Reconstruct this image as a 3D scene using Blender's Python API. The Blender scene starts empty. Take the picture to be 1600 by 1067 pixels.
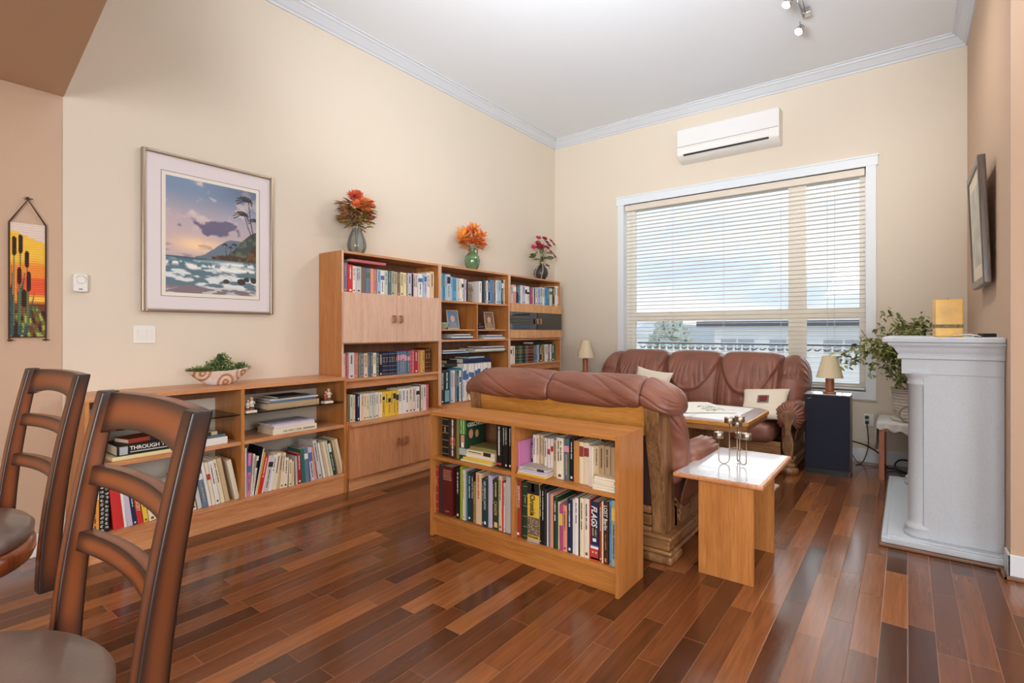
import bpy, math, random
import numpy as np
from mathutils import Vector, Matrix
random.seed(7); np.random.seed(7)
scene = bpy.context.scene
COL = scene.collection
PI = math.pi
D2R = math.radians

def lin(c):
    c = c/255.0
    return c/12.92 if c <= 0.04045 else ((c+0.055)/1.055)**2.4
def rgb(r, g, b):
    return (lin(r), lin(g), lin(b), 1.0)

# ---------------------------------------------------------------- camera
cam_data = bpy.data.cameras.new('camera')
cam = bpy.data.objects.new('camera', cam_data); COL.objects.link(cam)
cam.location = (0, 0, 1.3)
cam.rotation_euler = (PI/2, 0, D2R(37.4257))
cam_data.sensor_width = 36.0
cam_data.lens = 36.0*807.77/1600
cam_data.shift_y = -(533.5-517.8)/1600
cam_data.clip_start = 0.02; cam_data.clip_end = 400
scene.camera = cam

# ---------------------------------------------------------------- colour management
scene.view_settings.view_transform = 'Standard'
scene.view_settings.look = 'None'
scene.view_settings.gamma = 1
scene.view_settings.use_curve_mapping = False
scene.view_settings.exposure = 0.0
scene.cycles.use_denoising = True
scene.cycles.max_bounces = 8
scene.cycles.diffuse_bounces = 5
scene.cycles.glossy_bounces = 4
scene.cycles.transmission_bounces = 6
scene.cycles.transparent_max_bounces = 12
scene.cycles.sample_clamp_indirect = 6
scene.cycles.caustics_reflective = False
scene.cycles.caustics_refractive = False

# ---------------------------------------------------------------- sky
world = bpy.data.worlds.new('sky'); scene.world = world
world.use_nodes = True
nt = world.node_tree; nt.nodes.clear()
wo = nt.nodes.new('ShaderNodeOutputWorld'); bg = nt.nodes.new('ShaderNodeBackground')
tc = nt.nodes.new('ShaderNodeTexCoord'); mp = nt.nodes.new('ShaderNodeMapping')
mp.inputs['Scale'].default_value = (1.2, 1.2, 4.5)
nz = nt.nodes.new('ShaderNodeTexNoise'); nz.inputs['Scale'].default_value = 2.6; nz.inputs['Detail'].default_value = 6; nz.inputs['Distortion'].default_value = 0.5
cr = nt.nodes.new('ShaderNodeValToRGB')
cr.color_ramp.elements[0].position = 0.38; cr.color_ramp.elements[0].color = rgb(206, 221, 244)
cr.color_ramp.elements[1].position = 0.60; cr.color_ramp.elements[1].color = rgb(250, 250, 252)
nt.links.new(tc.outputs['Generated'], mp.inputs['Vector']); nt.links.new(mp.outputs[0], nz.inputs['Vector'])
nt.links.new(nz.outputs[0], cr.inputs[0]); nt.links.new(cr.outputs[0], bg.inputs[0]); nt.links.new(bg.outputs[0], wo.inputs[0])
bg.inputs[1].default_value = 1.4

# ---------------------------------------------------------------- lights
def light(kind, name, loc, target, energy, color=(1, 1, 1), size=1.0, size_y=None, angle=None, spot=None, blend=0.5):
    ld = bpy.data.lights.new(name, kind); ld.energy = energy; ld.color = color
    if kind == 'AREA':
        ld.shape = 'RECTANGLE' if size_y else 'SQUARE'; ld.size = size
        if size_y: ld.size_y = size_y
    elif kind == 'SUN': ld.angle = angle
    else:
        ld.shadow_soft_size = size
        if kind == 'SPOT': ld.spot_size = spot; ld.spot_blend = blend
    o = bpy.data.objects.new(name, ld); COL.objects.link(o); o.location = loc
    o.rotation_euler = (Vector(target)-Vector(loc)).to_track_quat('-Z', 'Y').to_euler()
    return o
light('SUN', 'overcast_daylight', (-1.6, 12, 6), (-2.6, 4, 2.6), 3.0, (0.95, 0.98, 1.0), angle=D2R(50))
light('AREA', 'dining_fill_light', (0.6, -2.6, 1.6), (-2.0, 3.5, 0.9), 195, (0.95, 0.98, 1.0), 3.0, 1.9)  # added fill from behind the camera, not an actual window
light('AREA', 'hall_fill_light', (2.8, 0.6, 1.9), (-3.8, 1.6, 1.0), 78, (0.95, 0.98, 1.0), 2.0, 2.0)  # added side fill to brighten the left wall, no real window
light('AREA', 'ceiling_fill_light', (-0.8, 0.5, 2.35), (-1.45, 2.5, 4.0), 112, (0.92, 0.96, 1.0), 0.9).data.spread = D2R(104)  # added unseen fill aimed up to brighten the ceiling, no lamp stands here

# ---------------------------------------------------------------- mesh builder
class MB:
    def __init__(s): s.v = []; s.f = []; s.col = None
    def add(s, vs, fs):
        n = len(s.v); s.v += [tuple(float(a) for a in p) for p in vs]; s.f += [tuple(i+n for i in f) for f in fs]; return s
    def box(s, x0, x1, y0, y1, z0, z1):
        vs = [(x, y, z) for z in (z0, z1) for y in (y0, y1) for x in (x0, x1)]
        return s.add(vs, [(0, 2, 3, 1), (4, 5, 7, 6), (0, 1, 5, 4), (2, 6, 7, 3), (0, 4, 6, 2), (1, 3, 7, 5)])
    def obox(s, c, size, rot=(0, 0, 0)):
        from mathutils import Euler
        R = Euler(rot).to_matrix(); hx, hy, hz = [a/2 for a in size]
        vs = [Vector(c)+R@Vector((x, y, z)) for z in (-hz, hz) for y in (-hy, hy) for x in (-hx, hx)]
        return s.add(vs, [(0, 2, 3, 1), (4, 5, 7, 6), (0, 1, 5, 4), (2, 6, 7, 3), (0, 4, 6, 2), (1, 3, 7, 5)])
    def prism(s, poly, axis, a0, a1):
        """poly in the two other axes (in xyz order), extruded along axis"""
        n = len(poly)
        def p(q, a): return {'x': (a, q[0], q[1]), 'y': (q[0], a, q[1]), 'z': (q[0], q[1], a)}[axis]
        vs = [p(q, a0) for q in poly]+[p(q, a1) for q in poly]
        ar = sum(poly[i][0]*poly[(i+1) % n][1]-poly[(i+1) % n][0]*poly[i][1] for i in range(n))
        flip = (ar > 0) != (axis in 'xz'); flip = flip != (a1 < a0)
        fs = [tuple(reversed(range(n))), tuple(range(n, 2*n))]+[(i, (i+1) % n, n+(i+1) % n, n+i) for i in range(n)]
        if flip: fs = [tuple(reversed(f)) for f in fs]
        return s.add(vs, fs)
    def lathe(s, prof, c=(0, 0, 0), n=24, sx=1, sy=1, cap=True):
        vs = []; fs = []; m = len(prof)
        for r, z in prof:
            for k in range(n):
                a = 2*PI*k/n; vs.append((c[0]+r*math.cos(a)*sx, c[1]+r*math.sin(a)*sy, c[2]+z))
        for j in range(m-1):
            for k in range(n): fs.append((j*n+k, j*n+(k+1) % n, (j+1)*n+(k+1) % n, (j+1)*n+k))
        if cap: fs.append(tuple(reversed(range(n)))); fs.append(tuple((m-1)*n+k for k in range(n)))
        return s.add(vs, fs)
    def cyl(s, p0, p1, r0, r1=None, n=16):
        r1 = r0 if r1 is None else r1
        return s.tube([p0, p1], [r0, r1], n)
    def tube(s, pts, rad, n=10, cap=True):
        pts = [Vector(p) for p in pts]; m = len(pts)
        if not hasattr(rad, '__len__'): rad = [rad]*m
        vs = []; prev = None
        for i, p in enumerate(pts):
            t = (pts[min(i+1, m-1)]-pts[max(i-1, 0)]).normalized()
            if prev is None:
                a = Vector((0, 0, 1)) if abs(t.z) < 0.9 else Vector((1, 0, 0)); u = t.cross(a).normalized()
            else:
                u = (prev-t*prev.dot(t)).normalized()
            prev = u; w = t.cross(u)
            for k in range(n):
                a = 2*PI*k/n; vs.append(p+(u*math.cos(a)+w*math.sin(a))*rad[i])
        fs = [(j*n+k, j*n+(k+1) % n, (j+1)*n+(k+1) % n, (j+1)*n+k) for j in range(m-1) for k in range(n)]
        if cap: fs += [tuple(reversed(range(n))), tuple((m-1)*n+k for k in range(n))]
        return s.add(vs, fs)
    def grid(s, P, wrap_u=False, wrap_v=False, caps=False):
        """P array (nu,nv,3)"""
        nu, nv = P.shape[:2]
        vs = P.reshape(-1, 3).tolist(); fs = []
        for i in range(nu if wrap_u else nu-1):
            for j in range(nv if wrap_v else nv-1):
                i2 = (i+1) % nu; j2 = (j+1) % nv
                fs.append((i*nv+j, i2*nv+j, i2*nv+j2, i*nv+j2))
        if caps: fs += [tuple(range(nv)), tuple((nu-1)*nv+j for j in reversed(range(nv)))]
        return s.add(vs, fs)
    def build(s, name, mat, parent=None, smooth=False, bevel=0, origin=None, seg=2, solid=0):
        if origin is None: origin = parent['_o'] if parent is not None else (0, 0, 0)
        me = bpy.data.meshes.new(name)
        me.from_pydata([(p[0]-origin[0], p[1]-origin[1], p[2]-origin[2]) for p in s.v], [], s.f)
        me.validate(); me.update()
        if s.col is not None:
            ca = me.color_attributes.new('Col', 'FLOAT_COLOR', 'POINT')
            ca.data.foreach_set('color', np.asarray(s.col, dtype=np.float32).ravel())
        me.materials.append(mat)
        if smooth is True: me.polygons.foreach_set('use_smooth', [True]*len(me.polygons))
        elif smooth: me.shade_auto = None
        o = bpy.data.objects.new(name, me); COL.objects.link(o)
        if parent is not None: o.parent = parent; o['_o'] = origin
        else: o.location = origin; o['_o'] = origin
        if bevel:
            b = o.modifiers.new('bevel', 'BEVEL'); b.width = bevel; b.segments = seg; b.limit_method = 'ANGLE'; b.angle_limit = D2R(35)
            me.polygons.foreach_set('use_smooth', [True]*len(me.polygons))
            w = o.modifiers.new('wn', 'WEIGHTED_NORMAL'); w.keep_sharp = True
        if solid:
            m = o.modifiers.new('solid', 'SOLIDIFY'); m.thickness = solid; m.offset = 0
        return o

def tag(o, label, cat, group=None):
    o['label'] = label; o['category'] = cat
    if group: o['group'] = group
    return o
def thing(name, loc, label, cat, group=None, rotz=0.0, local=False):
    o = bpy.data.objects.new(name, None); COL.objects.link(o); o.location = loc; o.rotation_euler = (0, 0, rotz)
    o.empty_display_size = 0.05
    o['_o'] = (0, 0, 0) if local else tuple(loc)
    return tag(o, label, cat, group)
def struct(o): o['kind'] = 'structure'; return o
def copy_tree(o, parent=None):
    c = o.copy(); COL.objects.link(c); c.parent = parent
    for ch in list(o.children): copy_tree(ch, c)
    return c
def smoothstep(a, b, x):
    t = np.clip((x-a)/(b-a), 0, 1); return t*t*(3-2*t)

# value noise (numpy) for folds, pictures and petals
_perm = np.random.RandomState(3).rand(64, 64)
def vnoise(x, y):
    x = np.asarray(x, float); y = np.asarray(y, float)
    xi = np.floor(x).astype(int); yi = np.floor(y).astype(int); fx = x-xi; fy = y-yi
    fx = fx*fx*(3-2*fx); fy = fy*fy*(3-2*fy)
    g = lambda a, b: _perm[a % 64, b % 64]
    return (g(xi, yi)*(1-fx)+g(xi+1, yi)*fx)*(1-fy)+(g(xi, yi+1)*(1-fx)+g(xi+1, yi+1)*fx)*fy
def fbm(x, y, o=4):
    r = 0; a = 0.5
    for k in range(o): r = r+a*vnoise(x*2**k+17*k, y*2**k+9*k); a *= 0.5
    return r

# ---------------------------------------------------------------- materials
_mats = {}
def mat(name, color, rough=0.5, metal=0.0, spec=0.5, bump=None, coat=0.0, mottling=None, sheen=0.0):
    """color sRGB tuple; bump=(scale,strength); mottling=(scale,amount)"""
    if name in _mats: return _mats[name]
    m = bpy.data.materials.new(name); m.use_nodes = True; t = m.node_tree
    b = t.nodes['Principled BSDF']; b.inputs['Base Color'].default_value = rgb(*color)
    b.inputs['Roughness'].default_value = rough; b.inputs['Metallic'].default_value = metal
    b.inputs['Specular IOR Level'].default_value = spec; b.inputs['Coat Weight'].default_value = coat
    if sheen: b.inputs['Sheen Weight'].default_value = sheen
    co = t.nodes.new('ShaderNodeTexCoord')
    if mottling:
        n = t.nodes.new('ShaderNodeTexNoise'); n.inputs['Scale'].default_value = mottling[0]; n.inputs['Detail'].default_value = 4
        mx = t.nodes.new('ShaderNodeMixRGB'); mx.blend_type = 'MULTIPLY'
        r = t.nodes.new('ShaderNodeMapRange'); r.inputs['From Min'].default_value = 0.3; r.inputs['From Max'].default_value = 0.7
        r.inputs['To Min'].default_value = 1-mottling[1]; r.inputs['To Max'].default_value = 1+mottling[1]*0.6
        t.links.new(co.outputs['Object'], n.inputs['Vector']); t.links.new(n.outputs[0], r.inputs[0])
        mx.inputs[0].default_value = 1; mx.inputs[1].default_value = rgb(*color); t.links.new(r.outputs[0], mx.inputs[2])
        t.links.new(mx.outputs[0], b.inputs['Base Color'])
    if bump:
        n2 = t.nodes.new('ShaderNodeTexNoise'); n2.inputs['Scale'].default_value = bump[0]; n2.inputs['Detail'].default_value = 3
        bp = t.nodes.new('ShaderNodeBump'); bp.inputs['Strength'].default_value = bump[1]; bp.inputs['Distance'].default_value = 0.002
        t.links.new(co.outputs['Object'], n2.inputs['Vector']); t.links.new(n2.outputs[0], bp.inputs['Height']); t.links.new(bp.outputs[0], b.inputs['Normal'])
    _mats[name] = m; return m
def wood(name, c1, c2, axis='z', scale=14, rough=0.38, coat=0.15, stretch=14, bump=0.15, spec=0.5):
    if name in _mats: return _mats[name]
    m = bpy.data.materials.new(name); m.use_nodes = True; t = m.node_tree; b = t.nodes['Principled BSDF']
    b.inputs['Roughness'].default_value = rough; b.inputs['Coat Weight'].default_value = coat; b.inputs['Coat Roughness'].default_value = 0.25
    b.inputs['Specular IOR Level'].default_value = spec
    co = t.nodes.new('ShaderNodeTexCoord'); mp = t.nodes.new('ShaderNodeMapping')
    sc = [1.0, 1.0, 1.0]; sc['xyz'.index(axis)] = 1.0/stretch; mp.inputs['Scale'].default_value = sc
    n = t.nodes.new('ShaderNodeTexNoise'); n.inputs['Scale'].default_value = scale; n.inputs['Detail'].default_value = 5; n.inputs['Distortion'].default_value = 0.4
    n2 = t.nodes.new('ShaderNodeTexNoise'); n2.inputs['Scale'].default_value = scale*9; n2.inputs['Detail'].default_value = 2
    ad = t.nodes.new('ShaderNodeMixRGB'); ad.inputs[0].default_value = 0.4
    r = t.nodes.new('ShaderNodeValToRGB'); r.color_ramp.elements[0].position = 0.36; r.color_ramp.elements[1].position = 0.62
    r.color_ramp.elements[0].color = rgb(*c1); r.color_ramp.elements[1].color = rgb(*c2)
    t.links.new(co.outputs['Object'], mp.inputs[0])
    for q in (n, n2): t.links.new(mp.outputs[0], q.inputs['Vector'])
    t.links.new(n.outputs[0], ad.inputs[1]); t.links.new(n2.outputs[0], ad.inputs[2])
    t.links.new(ad.outputs[0], r.inputs[0]); t.links.new(r.outputs[0], b.inputs['Base Color'])
    bp = t.nodes.new('ShaderNodeBump'); bp.inputs['Strength'].default_value = bump; bp.inputs['Distance'].default_value = 0.001
    t.links.new(ad.outputs[0], bp.inputs['Height']); t.links.new(bp.outputs[0], b.inputs['Normal'])
    _mats[name] = m; return m
def glass(name, color, alpha=0.25, rough=0.02, ior=1.5):
    if name in _mats: return _mats[name]
    m = bpy.data.materials.new(name); m.use_nodes = True; t = m.node_tree; t.nodes.remove(t.nodes['Principled BSDF'])
    o = t.nodes['Material Output']; tr = t.nodes.new('ShaderNodeBsdfTransparent'); tr.inputs[0].default_value = rgb(*color)
    g = t.nodes.new('ShaderNodeBsdfGlossy'); g.inputs['Roughness'].default_value = rough
    f = t.nodes.new('ShaderNodeFresnel'); f.inputs[0].default_value = ior
    mx = t.nodes.new('ShaderNodeMixShader'); t.links.new(f.outputs[0], mx.inputs[0]); t.links.new(tr.outputs[0], mx.inputs[1]); t.links.new(g.outputs[0], mx.inputs[2])
    t.links.new(mx.outputs[0], o.inputs[0]); _mats[name] = m; return m
def vcol_mat(name, rough=0.6, bump=None):
    if name in _mats: return _mats[name]
    m = mat(name, (200, 200, 200), rough, bump=bump); t = m.node_tree
    a = t.nodes.new('ShaderNodeAttribute'); a.attribute_name = 'Col'; t.links.new(a.outputs['Color'], t.nodes['Principled BSDF'].inputs['Base Color'])
    return m
def emit(name, color, s):
    m = mat(name, color, 0.4); b = m.node_tree.nodes['Principled BSDF']; b.inputs['Emission Color'].default_value = rgb(*color); b.inputs['Emission Strength'].default_value = s; return m

M_CREAM = mat('cream_wall_paint', (222, 211, 194), 0.75, spec=0.25, bump=(260, 0.08))
M_PEACH = mat('peach_wall_paint', (198, 170, 146), 0.75, spec=0.25, bump=(260, 0.08))
M_TAN = mat('tan_soffit_paint', (200, 172, 142), 0.8, spec=0.2, bump=(260, 0.08))
M_CEIL = mat('white_ceiling_paint', (232, 238, 244), 0.85, spec=0.2, bump=(180, 0.1))
M_TRIM = mat('white_trim_paint', (228, 235, 241), 0.4)
M_WHITE = mat('white_plastic', (236, 235, 230), 0.35)
M_TEAK = wood('teak_veneer', (166, 104, 50), (198, 134, 72), 'z')
M_TEAKX = wood('teak_veneer_x', (170, 106, 48), (200, 136, 70), 'x')
M_TEAKY = wood('teak_veneer_y', (182, 118, 74), (212, 154, 108), 'y')
M_DOOR = wood('sheen_pale_teak', (202, 162, 136), (222, 186, 162), 'z', scale=22)  # paler than the other teak: reflected sheen is put into the colour
M_WALNUT = wood('dark_back_veneer', (120, 80, 55), (148, 102, 72), 'z')
M_OAK = wood('rustic_oak', (92, 60, 36), (162, 118, 76), 'z', scale=18, rough=0.42, stretch=10, bump=0.5)
M_OAKX = wood('rustic_oak_x', (110, 74, 42), (166, 120, 76), 'x', scale=18, rough=0.42, stretch=10, bump=0.5)
M_OAKL = wood('honey_oak', (178, 116, 48), (212, 150, 74), 'x', scale=16, rough=0.35, stretch=9, bump=0.3)
M_CHERRY = wood('cherry_stool_wood', (96, 44, 18), (150, 78, 34), 'z', scale=6, rough=0.22, coat=0.5, stretch=6, bump=0.05)
M_LEATHER = mat('brown_leather', (134, 84, 67), 0.44, coat=0.06, bump=(220, 0.35), mottling=(5, 0.20))
M_SEAM = mat('dark_leather_seam', (70, 38, 30), 0.5)
M_PAGE = mat('book_pages', (228, 216, 190), 0.9, spec=0.1)
M_GOLD = mat('gold_foil', (196, 160, 92), 0.4, metal=0.6)
M_BRASS = mat('brushed_nickel', (168, 152, 136), 0.34, metal=1.0)
M_CHROME = mat('chrome', (205, 205, 205), 0.15, metal=1.0)
M_BLACK = mat('black_plastic', (22, 22, 24), 0.45)
M_IRON = mat('dark_iron', (52, 42, 34), 0.5)
M_GLASSP = glass('window_glass', (250, 252, 252))
M_GLASSD = glass('smoked_glass', (186, 184, 182), ior=2.1)
M_GLASSS = glass('shelf_glass', (150, 165, 160))
M_STONE = mat('grey_cast_stone', (192, 199, 206), 0.7, spec=0.3, bump=(160, 0.06), mottling=(120, 0.05))
M_CROWN = mat('pale_grey_crown_paint', (210, 215, 221), 0.5)
# ================================================================= ROOM
XL, XR, YB, ZC = -4.0, 0.43, 6.23, 4.0
YJ = 3.75
def slab(name, args, m, **k):
    b = MB()
    for a in args: b.box(*a)
    return struct(b.build(name, m, **k))

def floor_mat():
    m = bpy.data.materials.new('hardwood_planks'); m.use_nodes = True; t = m.node_tree; N = t.nodes; L = t.links
    b = N['Principled BSDF']; b.inputs['Roughness'].default_value = 0.22; b.inputs['Coat Weight'].default_value = 0.25; b.inputs['Coat Roughness'].default_value = 0.12
    co = N.new('ShaderNodeTexCoord'); sp = N.new('ShaderNodeSeparateXYZ'); L.new(co.outputs['Object'], sp.inputs[0])
    def ma(op, a, c=None, clamp=False):
        n = N.new('ShaderNodeMath'); n.operation = op; n.use_clamp = clamp
        for i, q in enumerate((a, c)):
            if q is None: continue
            if isinstance(q, (int, float)): n.inputs[i].default_value = q
            else: L.new(q, n.inputs[i])
        return n.outputs[0]
    xr = ma('DIVIDE', sp.outputs[0], 0.095); row = ma('FLOOR', xr); fx = ma('SUBTRACT', xr, row)
    wn = N.new('ShaderNodeTexWhiteNoise'); wn.noise_dimensions = '1D'; L.new(row, wn.inputs['W'])
    ln = ma('ADD', ma('MULTIPLY', wn.outputs['Value'], 0.45), 0.55)
    wn0 = N.new('ShaderNodeTexWhiteNoise'); wn0.noise_dimensions = '1D'; L.new(ma('ADD', row, 57.3), wn0.inputs['W'])
    yr = ma('ADD', ma('DIVIDE', sp.outputs[1], ln), ma('MULTIPLY', wn0.outputs['Value'], 9.0)); pl = ma('FLOOR', yr); fy = ma('SUBTRACT', yr, pl)
    cb = N.new('ShaderNodeCombineXYZ'); L.new(row, cb.inputs[0]); L.new(pl, cb.inputs[1])
    w2 = N.new('ShaderNodeTexWhiteNoise'); w2.noise_dimensions = '2D'; L.new(cb.outputs[0], w2.inputs['Vector'])
    rp = N.new('ShaderNodeValToRGB'); cs = [(0.0, (72, 38, 20)), (0.22, (88, 48, 25)), (0.45, (104, 58, 30)), (0.65, (118, 68, 36)), (0.85, (138, 83, 45)), (1.0, (154, 96, 54))]
    e = rp.color_ramp.elements; e[0].color = rgb(*cs[0][1]); e[1].color = rgb(*cs[-1][1])
    for p, c in cs[1:-1]: q = e.new(p); q.color = rgb(*c)
    L.new(w2.outputs['Value'], rp.inputs[0])
    mp = N.new('ShaderNodeMapping'); mp.inputs['Scale'].default_value = (34, 2.2, 1); L.new(co.outputs['Object'], mp.inputs[0])
    ofs = N.new('ShaderNodeVectorMath'); ofs.operation = 'ADD'; L.new(mp.outputs[0], ofs.inputs[0]); L.new(w2.outputs['Color'], ofs.inputs[1])
    ng = N.new('ShaderNodeTexNoise'); ng.inputs['Scale'].default_value = 1.6; ng.inputs['Detail'].default_value = 6; ng.inputs['Distortion'].default_value = 0.6; L.new(ofs.outputs[0], ng.inputs['Vector'])
    mr = N.new('ShaderNodeMapRange'); mr.inputs['From Min'].default_value = 0.3; mr.inputs['From Max'].default_value = 0.7; mr.inputs['To Min'].default_value = 0.78; mr.inputs['To Max'].default_value = 1.14; L.new(ng.outputs[0], mr.inputs[0])
    mx = N.new('ShaderNodeMixRGB'); mx.blend_type = 'MULTIPLY'; mx.inputs[0].default_value = 1; L.new(rp.outputs[0], mx.inputs[1]); L.new(mr.outputs[0], mx.inputs[2])
    # bevelled seams
    sx = ma('MINIMUM', fx, ma('SUBTRACT', 1.0, fx)); sy = ma('MULTIPLY', ma('MINIMUM', fy, ma('SUBTRACT', 1.0, fy)), ma('DIVIDE', ln, 0.095))
    sd = ma('MINIMUM', sx, sy); seam = ma('LESS_THAN', sd, 0.014)
    m2 = N.new('ShaderNodeMixRGB'); L.new(seam, m2.inputs[0]); L.new(mx.outputs[0], m2.inputs[1]); m2.inputs[2].default_value = rgb(160, 112, 80)
    m2b = ma('MULTIPLY', seam, 0.55); L.new(m2b, m2.inputs[0])
    L.new(m2.outputs[0], b.inputs['Base Color'])
    hb = N.new('ShaderNodeMapRange'); hb.inputs['From Max'].default_value = 0.03; L.new(sd, hb.inputs[0])
    hn = ma('ADD', ma('MULTIPLY', hb.outputs[0], 1.0), ma('MULTIPLY', ng.outputs[0], 0.12))
    bp = N.new('ShaderNodeBump'); bp.inputs['Strength'].default_value = 0.25; bp.inputs['Distance'].default_value = 0.002; L.new(hn, bp.inputs['Height']); L.new(bp.outputs[0], b.inputs['Normal'])
    return m
slab('floor', [(XL-0.15, 3.2, -3.2, YB+0.2, -0.1, 0)], floor_mat())
# left wall: cream in the living room, peach under the soffit
slab('wall_left', [(XL-0.15, XL, 0.82, YB+0.2, 0, ZC)], M_CREAM)
slab('wall_left_dining', [(XL-0.15, XL-0.004, -3.2, 0.82, 0, 2.7)], M_PEACH)
# window wall with its opening
WX0, WX1, WZ0, WZ1 = -2.93, -0.33, 0.70, 2.94
slab('wall_back', [(XL, WX0, YB, YB+0.2, 0, ZC), (WX1, XR+0.15, YB, YB+0.2, 0, ZC), (WX0, WX1, YB, YB+0.2, 0, WZ0), (WX0, WX1, YB, YB+0.2, WZ1, ZC)], M_CREAM)
slab('wall_right', [(XR, XR+0.15, YJ, YB, 0, ZC), (XR+0.15, 3.2, YJ, YJ+0.15, 0, ZC)], M_PEACH)
slab('wall_hall', [(3.05, 3.2, -3.2, YJ, 0, ZC)], M_PEACH)
slab('wall_front', [(XL, 3.05, -3.2, -3.05, 0, ZC)], M_CREAM)
slab('ceiling', [(XL-0.15, 3.2, -3.2, YB+0.2, ZC, ZC+0.1)], M_CEIL)
# dropped soffit over the dining side; its edge runs very slightly askew
b = MB(); b.prism([(XL-0.15, -3.2), (3.2, -3.2), (3.2, 0.12), (XL, 0.824), (XL-0.15, 0.824)], 'z', 2.7, 4.0)
struct(b.build('ceiling_soffit', M_TAN))
# crown moulding: profile in (distance from wall, z)
CR = [(0, 3.895), (0.012, 3.895), (0.016, 3.912), (0.03, 3.918), (0.045, 3.935), (0.075, 3.965), (0.09, 3.972), (0.094, 3.986), (0.11, 3.988), (0.11, 4.0), (0, 4.0)]
b = MB(); b.prism([(XL+d, z) for d, z in CR], 'y', 0.8, YB); struct(b.build('trim_1', M_CROWN, bevel=0))
b = MB(); b.prism([(YB-d, z) for d, z in CR], 'x', XL, XR); struct(b.build('trim_2', M_CROWN))
b = MB(); b.prism([(XR-d, z) for d, z in CR], 'y', YJ, YB); b.prism([(YJ-d, z) for d, z in CR], 'x', XR-0.11, 3.05); struct(b.build('trim_3', M_CROWN))
# baseboards
def bb(name, segs):
    b = MB()
    for s_ in segs:
        x0, x1, y0, y1 = s_; b.box(x0, x1, y0, y1, 0.0, 0.13)
    return struct(b.build(name, M_TRIM, bevel=0.004))
bb('baseboard_left', [(XL-0.004, XL+0.014, -3.0, 0.80)])
bb('baseboard_back', [(-3.5, XR, YB-0.014, YB)])
bb('baseboard_right', [(XR-0.014, XR, YJ-0.014, 3.86), (XR-0.014, 3.05, YJ-0.014, YJ)])
M_SHOE = wood('brown_shoe_moulding', (96, 62, 42), (128, 88, 60), 'x')
b = MB(); b.box(XR-0.032, 3.05, YJ-0.034, YJ-0.014, 0, 0.022); b.box(XR-0.034, XR-0.014, YJ-0.034, 3.84, 0, 0.022)
struct(b.build('baseboard_shoe', M_SHOE, bevel=0.004))

# ----- window: casing, frame, panes
win = bpy.data.objects.new('window_1', None); COL.objects.link(win); win['kind'] = 'structure'; win['_o'] = (0, 0, 0)
b = MB()
b.box(WX0-0.085, WX0, YB-0.02, YB, 0.70, 2.94); b.box(WX1, WX1+0.085, YB-0.02, YB, 0.70, 2.94)
b.box(WX0-0.10, WX1+0.10, YB-0.024, YB, 2.94, 3.03); b.box(WX0-0.105, WX1+0.105, YB-0.035, YB, 3.03, 3.045)
b.box(WX0-0.085, WX1+0.085, YB-0.02, YB, 0.62, 0.70)
b.build('window_casing', M_TRIM, win)
M_VINYL = mat('cream_vinyl_frame', (240, 233, 220), 0.45)
b = MB(); F0, F1 = YB+0.09, YB+0.15
for x0, x1, z0, z1 in ((WX0, WX0+0.11, WZ0, WZ1), (-1.035, -0.865, WZ0+0.07, WZ1-0.08), (-0.39, WX1, WZ0, WZ1), (WX0+0.11, -0.39, WZ0, WZ0+0.07), (WX0+0.11, -0.39, WZ1-0.08, WZ1), (WX0+0.11, -1.035, 1.43, 1.54), (-0.865, -0.39, 1.43, 1.54)):
    b.box(x0, x1, F0, F1, z0, z1)
b.build('window_frame', M_VINYL, win)
b = MB(); b.box(WX0, WX0+0.001, YB, F0, WZ0, WZ1); b.box(WX1-0.001, WX1, YB, F0, WZ0, WZ1); b.box(WX0, WX1, YB, F0, WZ0-0.002, WZ0); b.box(WX0, WX1, YB, F0, WZ1, WZ1+0.002)
b.build('window_reveal', M_TRIM, win)
for x0, x1, z0, z1 in ((-2.82, -1.035, 0.77, 1.43), (-0.865, -0.39, 0.77, 1.43), (-2.82, -1.035, 1.54, 2.86), (-0.865, -0.39, 1.54, 2.86)):
    b = MB(); b.box(x0, x1, YB+0.118, YB+0.122, z0, z1); b.build('window_pane', M_GLASSP, win)
# ----- venetian blind
bl = thing('venetian_blind', (-1.63, YB+0.045, 0.71), 'wide white horizontal slat blind hanging in the large window', 'blind')
M_SLAT = mat('white_blind_slat', (246, 244, 238), 0.4)
b = MB(); b.box(WX0+0.01, WX1-0.01, YB+0.005, YB+0.075, 2.86, 2.935); b.build('head_rail', mat('beige_blind_valance', (226, 216, 202), 0.45), bl, bevel=0.006)
nsl = 45; z = 0.745; dz = (2.845-z)/nsl; slat = None
for k in range(nsl):
    zz = z+dz*k
    if slat is None:
        b = MB(); P = np.zeros((2, 7, 3))
        for j in range(7):
            yy = -0.024+0.048*j/6; hz = 0.003*(1-(2*j/6-1)**2)
            P[0, j] = (WX0+0.012, YB+0.045+yy, zz+hz-yy*0.11); P[1, j] = (WX1-0.012, YB+0.045+yy, zz+hz-yy*0.11)
        b.grid(P); slat = b.build('slat', M_SLAT, bl, solid=0.0024)
    else:
        s2 = slat.copy(); COL.objects.link(s2); s2.parent = bl; s2.location = (0, 0, dz*k)
b = MB(); b.box(WX0+0.012, WX1-0.012, YB+0.02, YB+0.07, 0.712, 0.732); b.build('bottom_rail', M_SLAT, bl, bevel=0.004)
b = MB()
for x in (-2.86, -2.30, -1.70, -1.10, -0.60):
    for yy in (YB+0.018, YB+0.072): b.cyl((x, yy, 0.73), (x, yy, 2.87), 0.0012, n=5)
b.build('ladder_cord', mat('blind_cord', (214, 212, 206), 0.8), bl)
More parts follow.
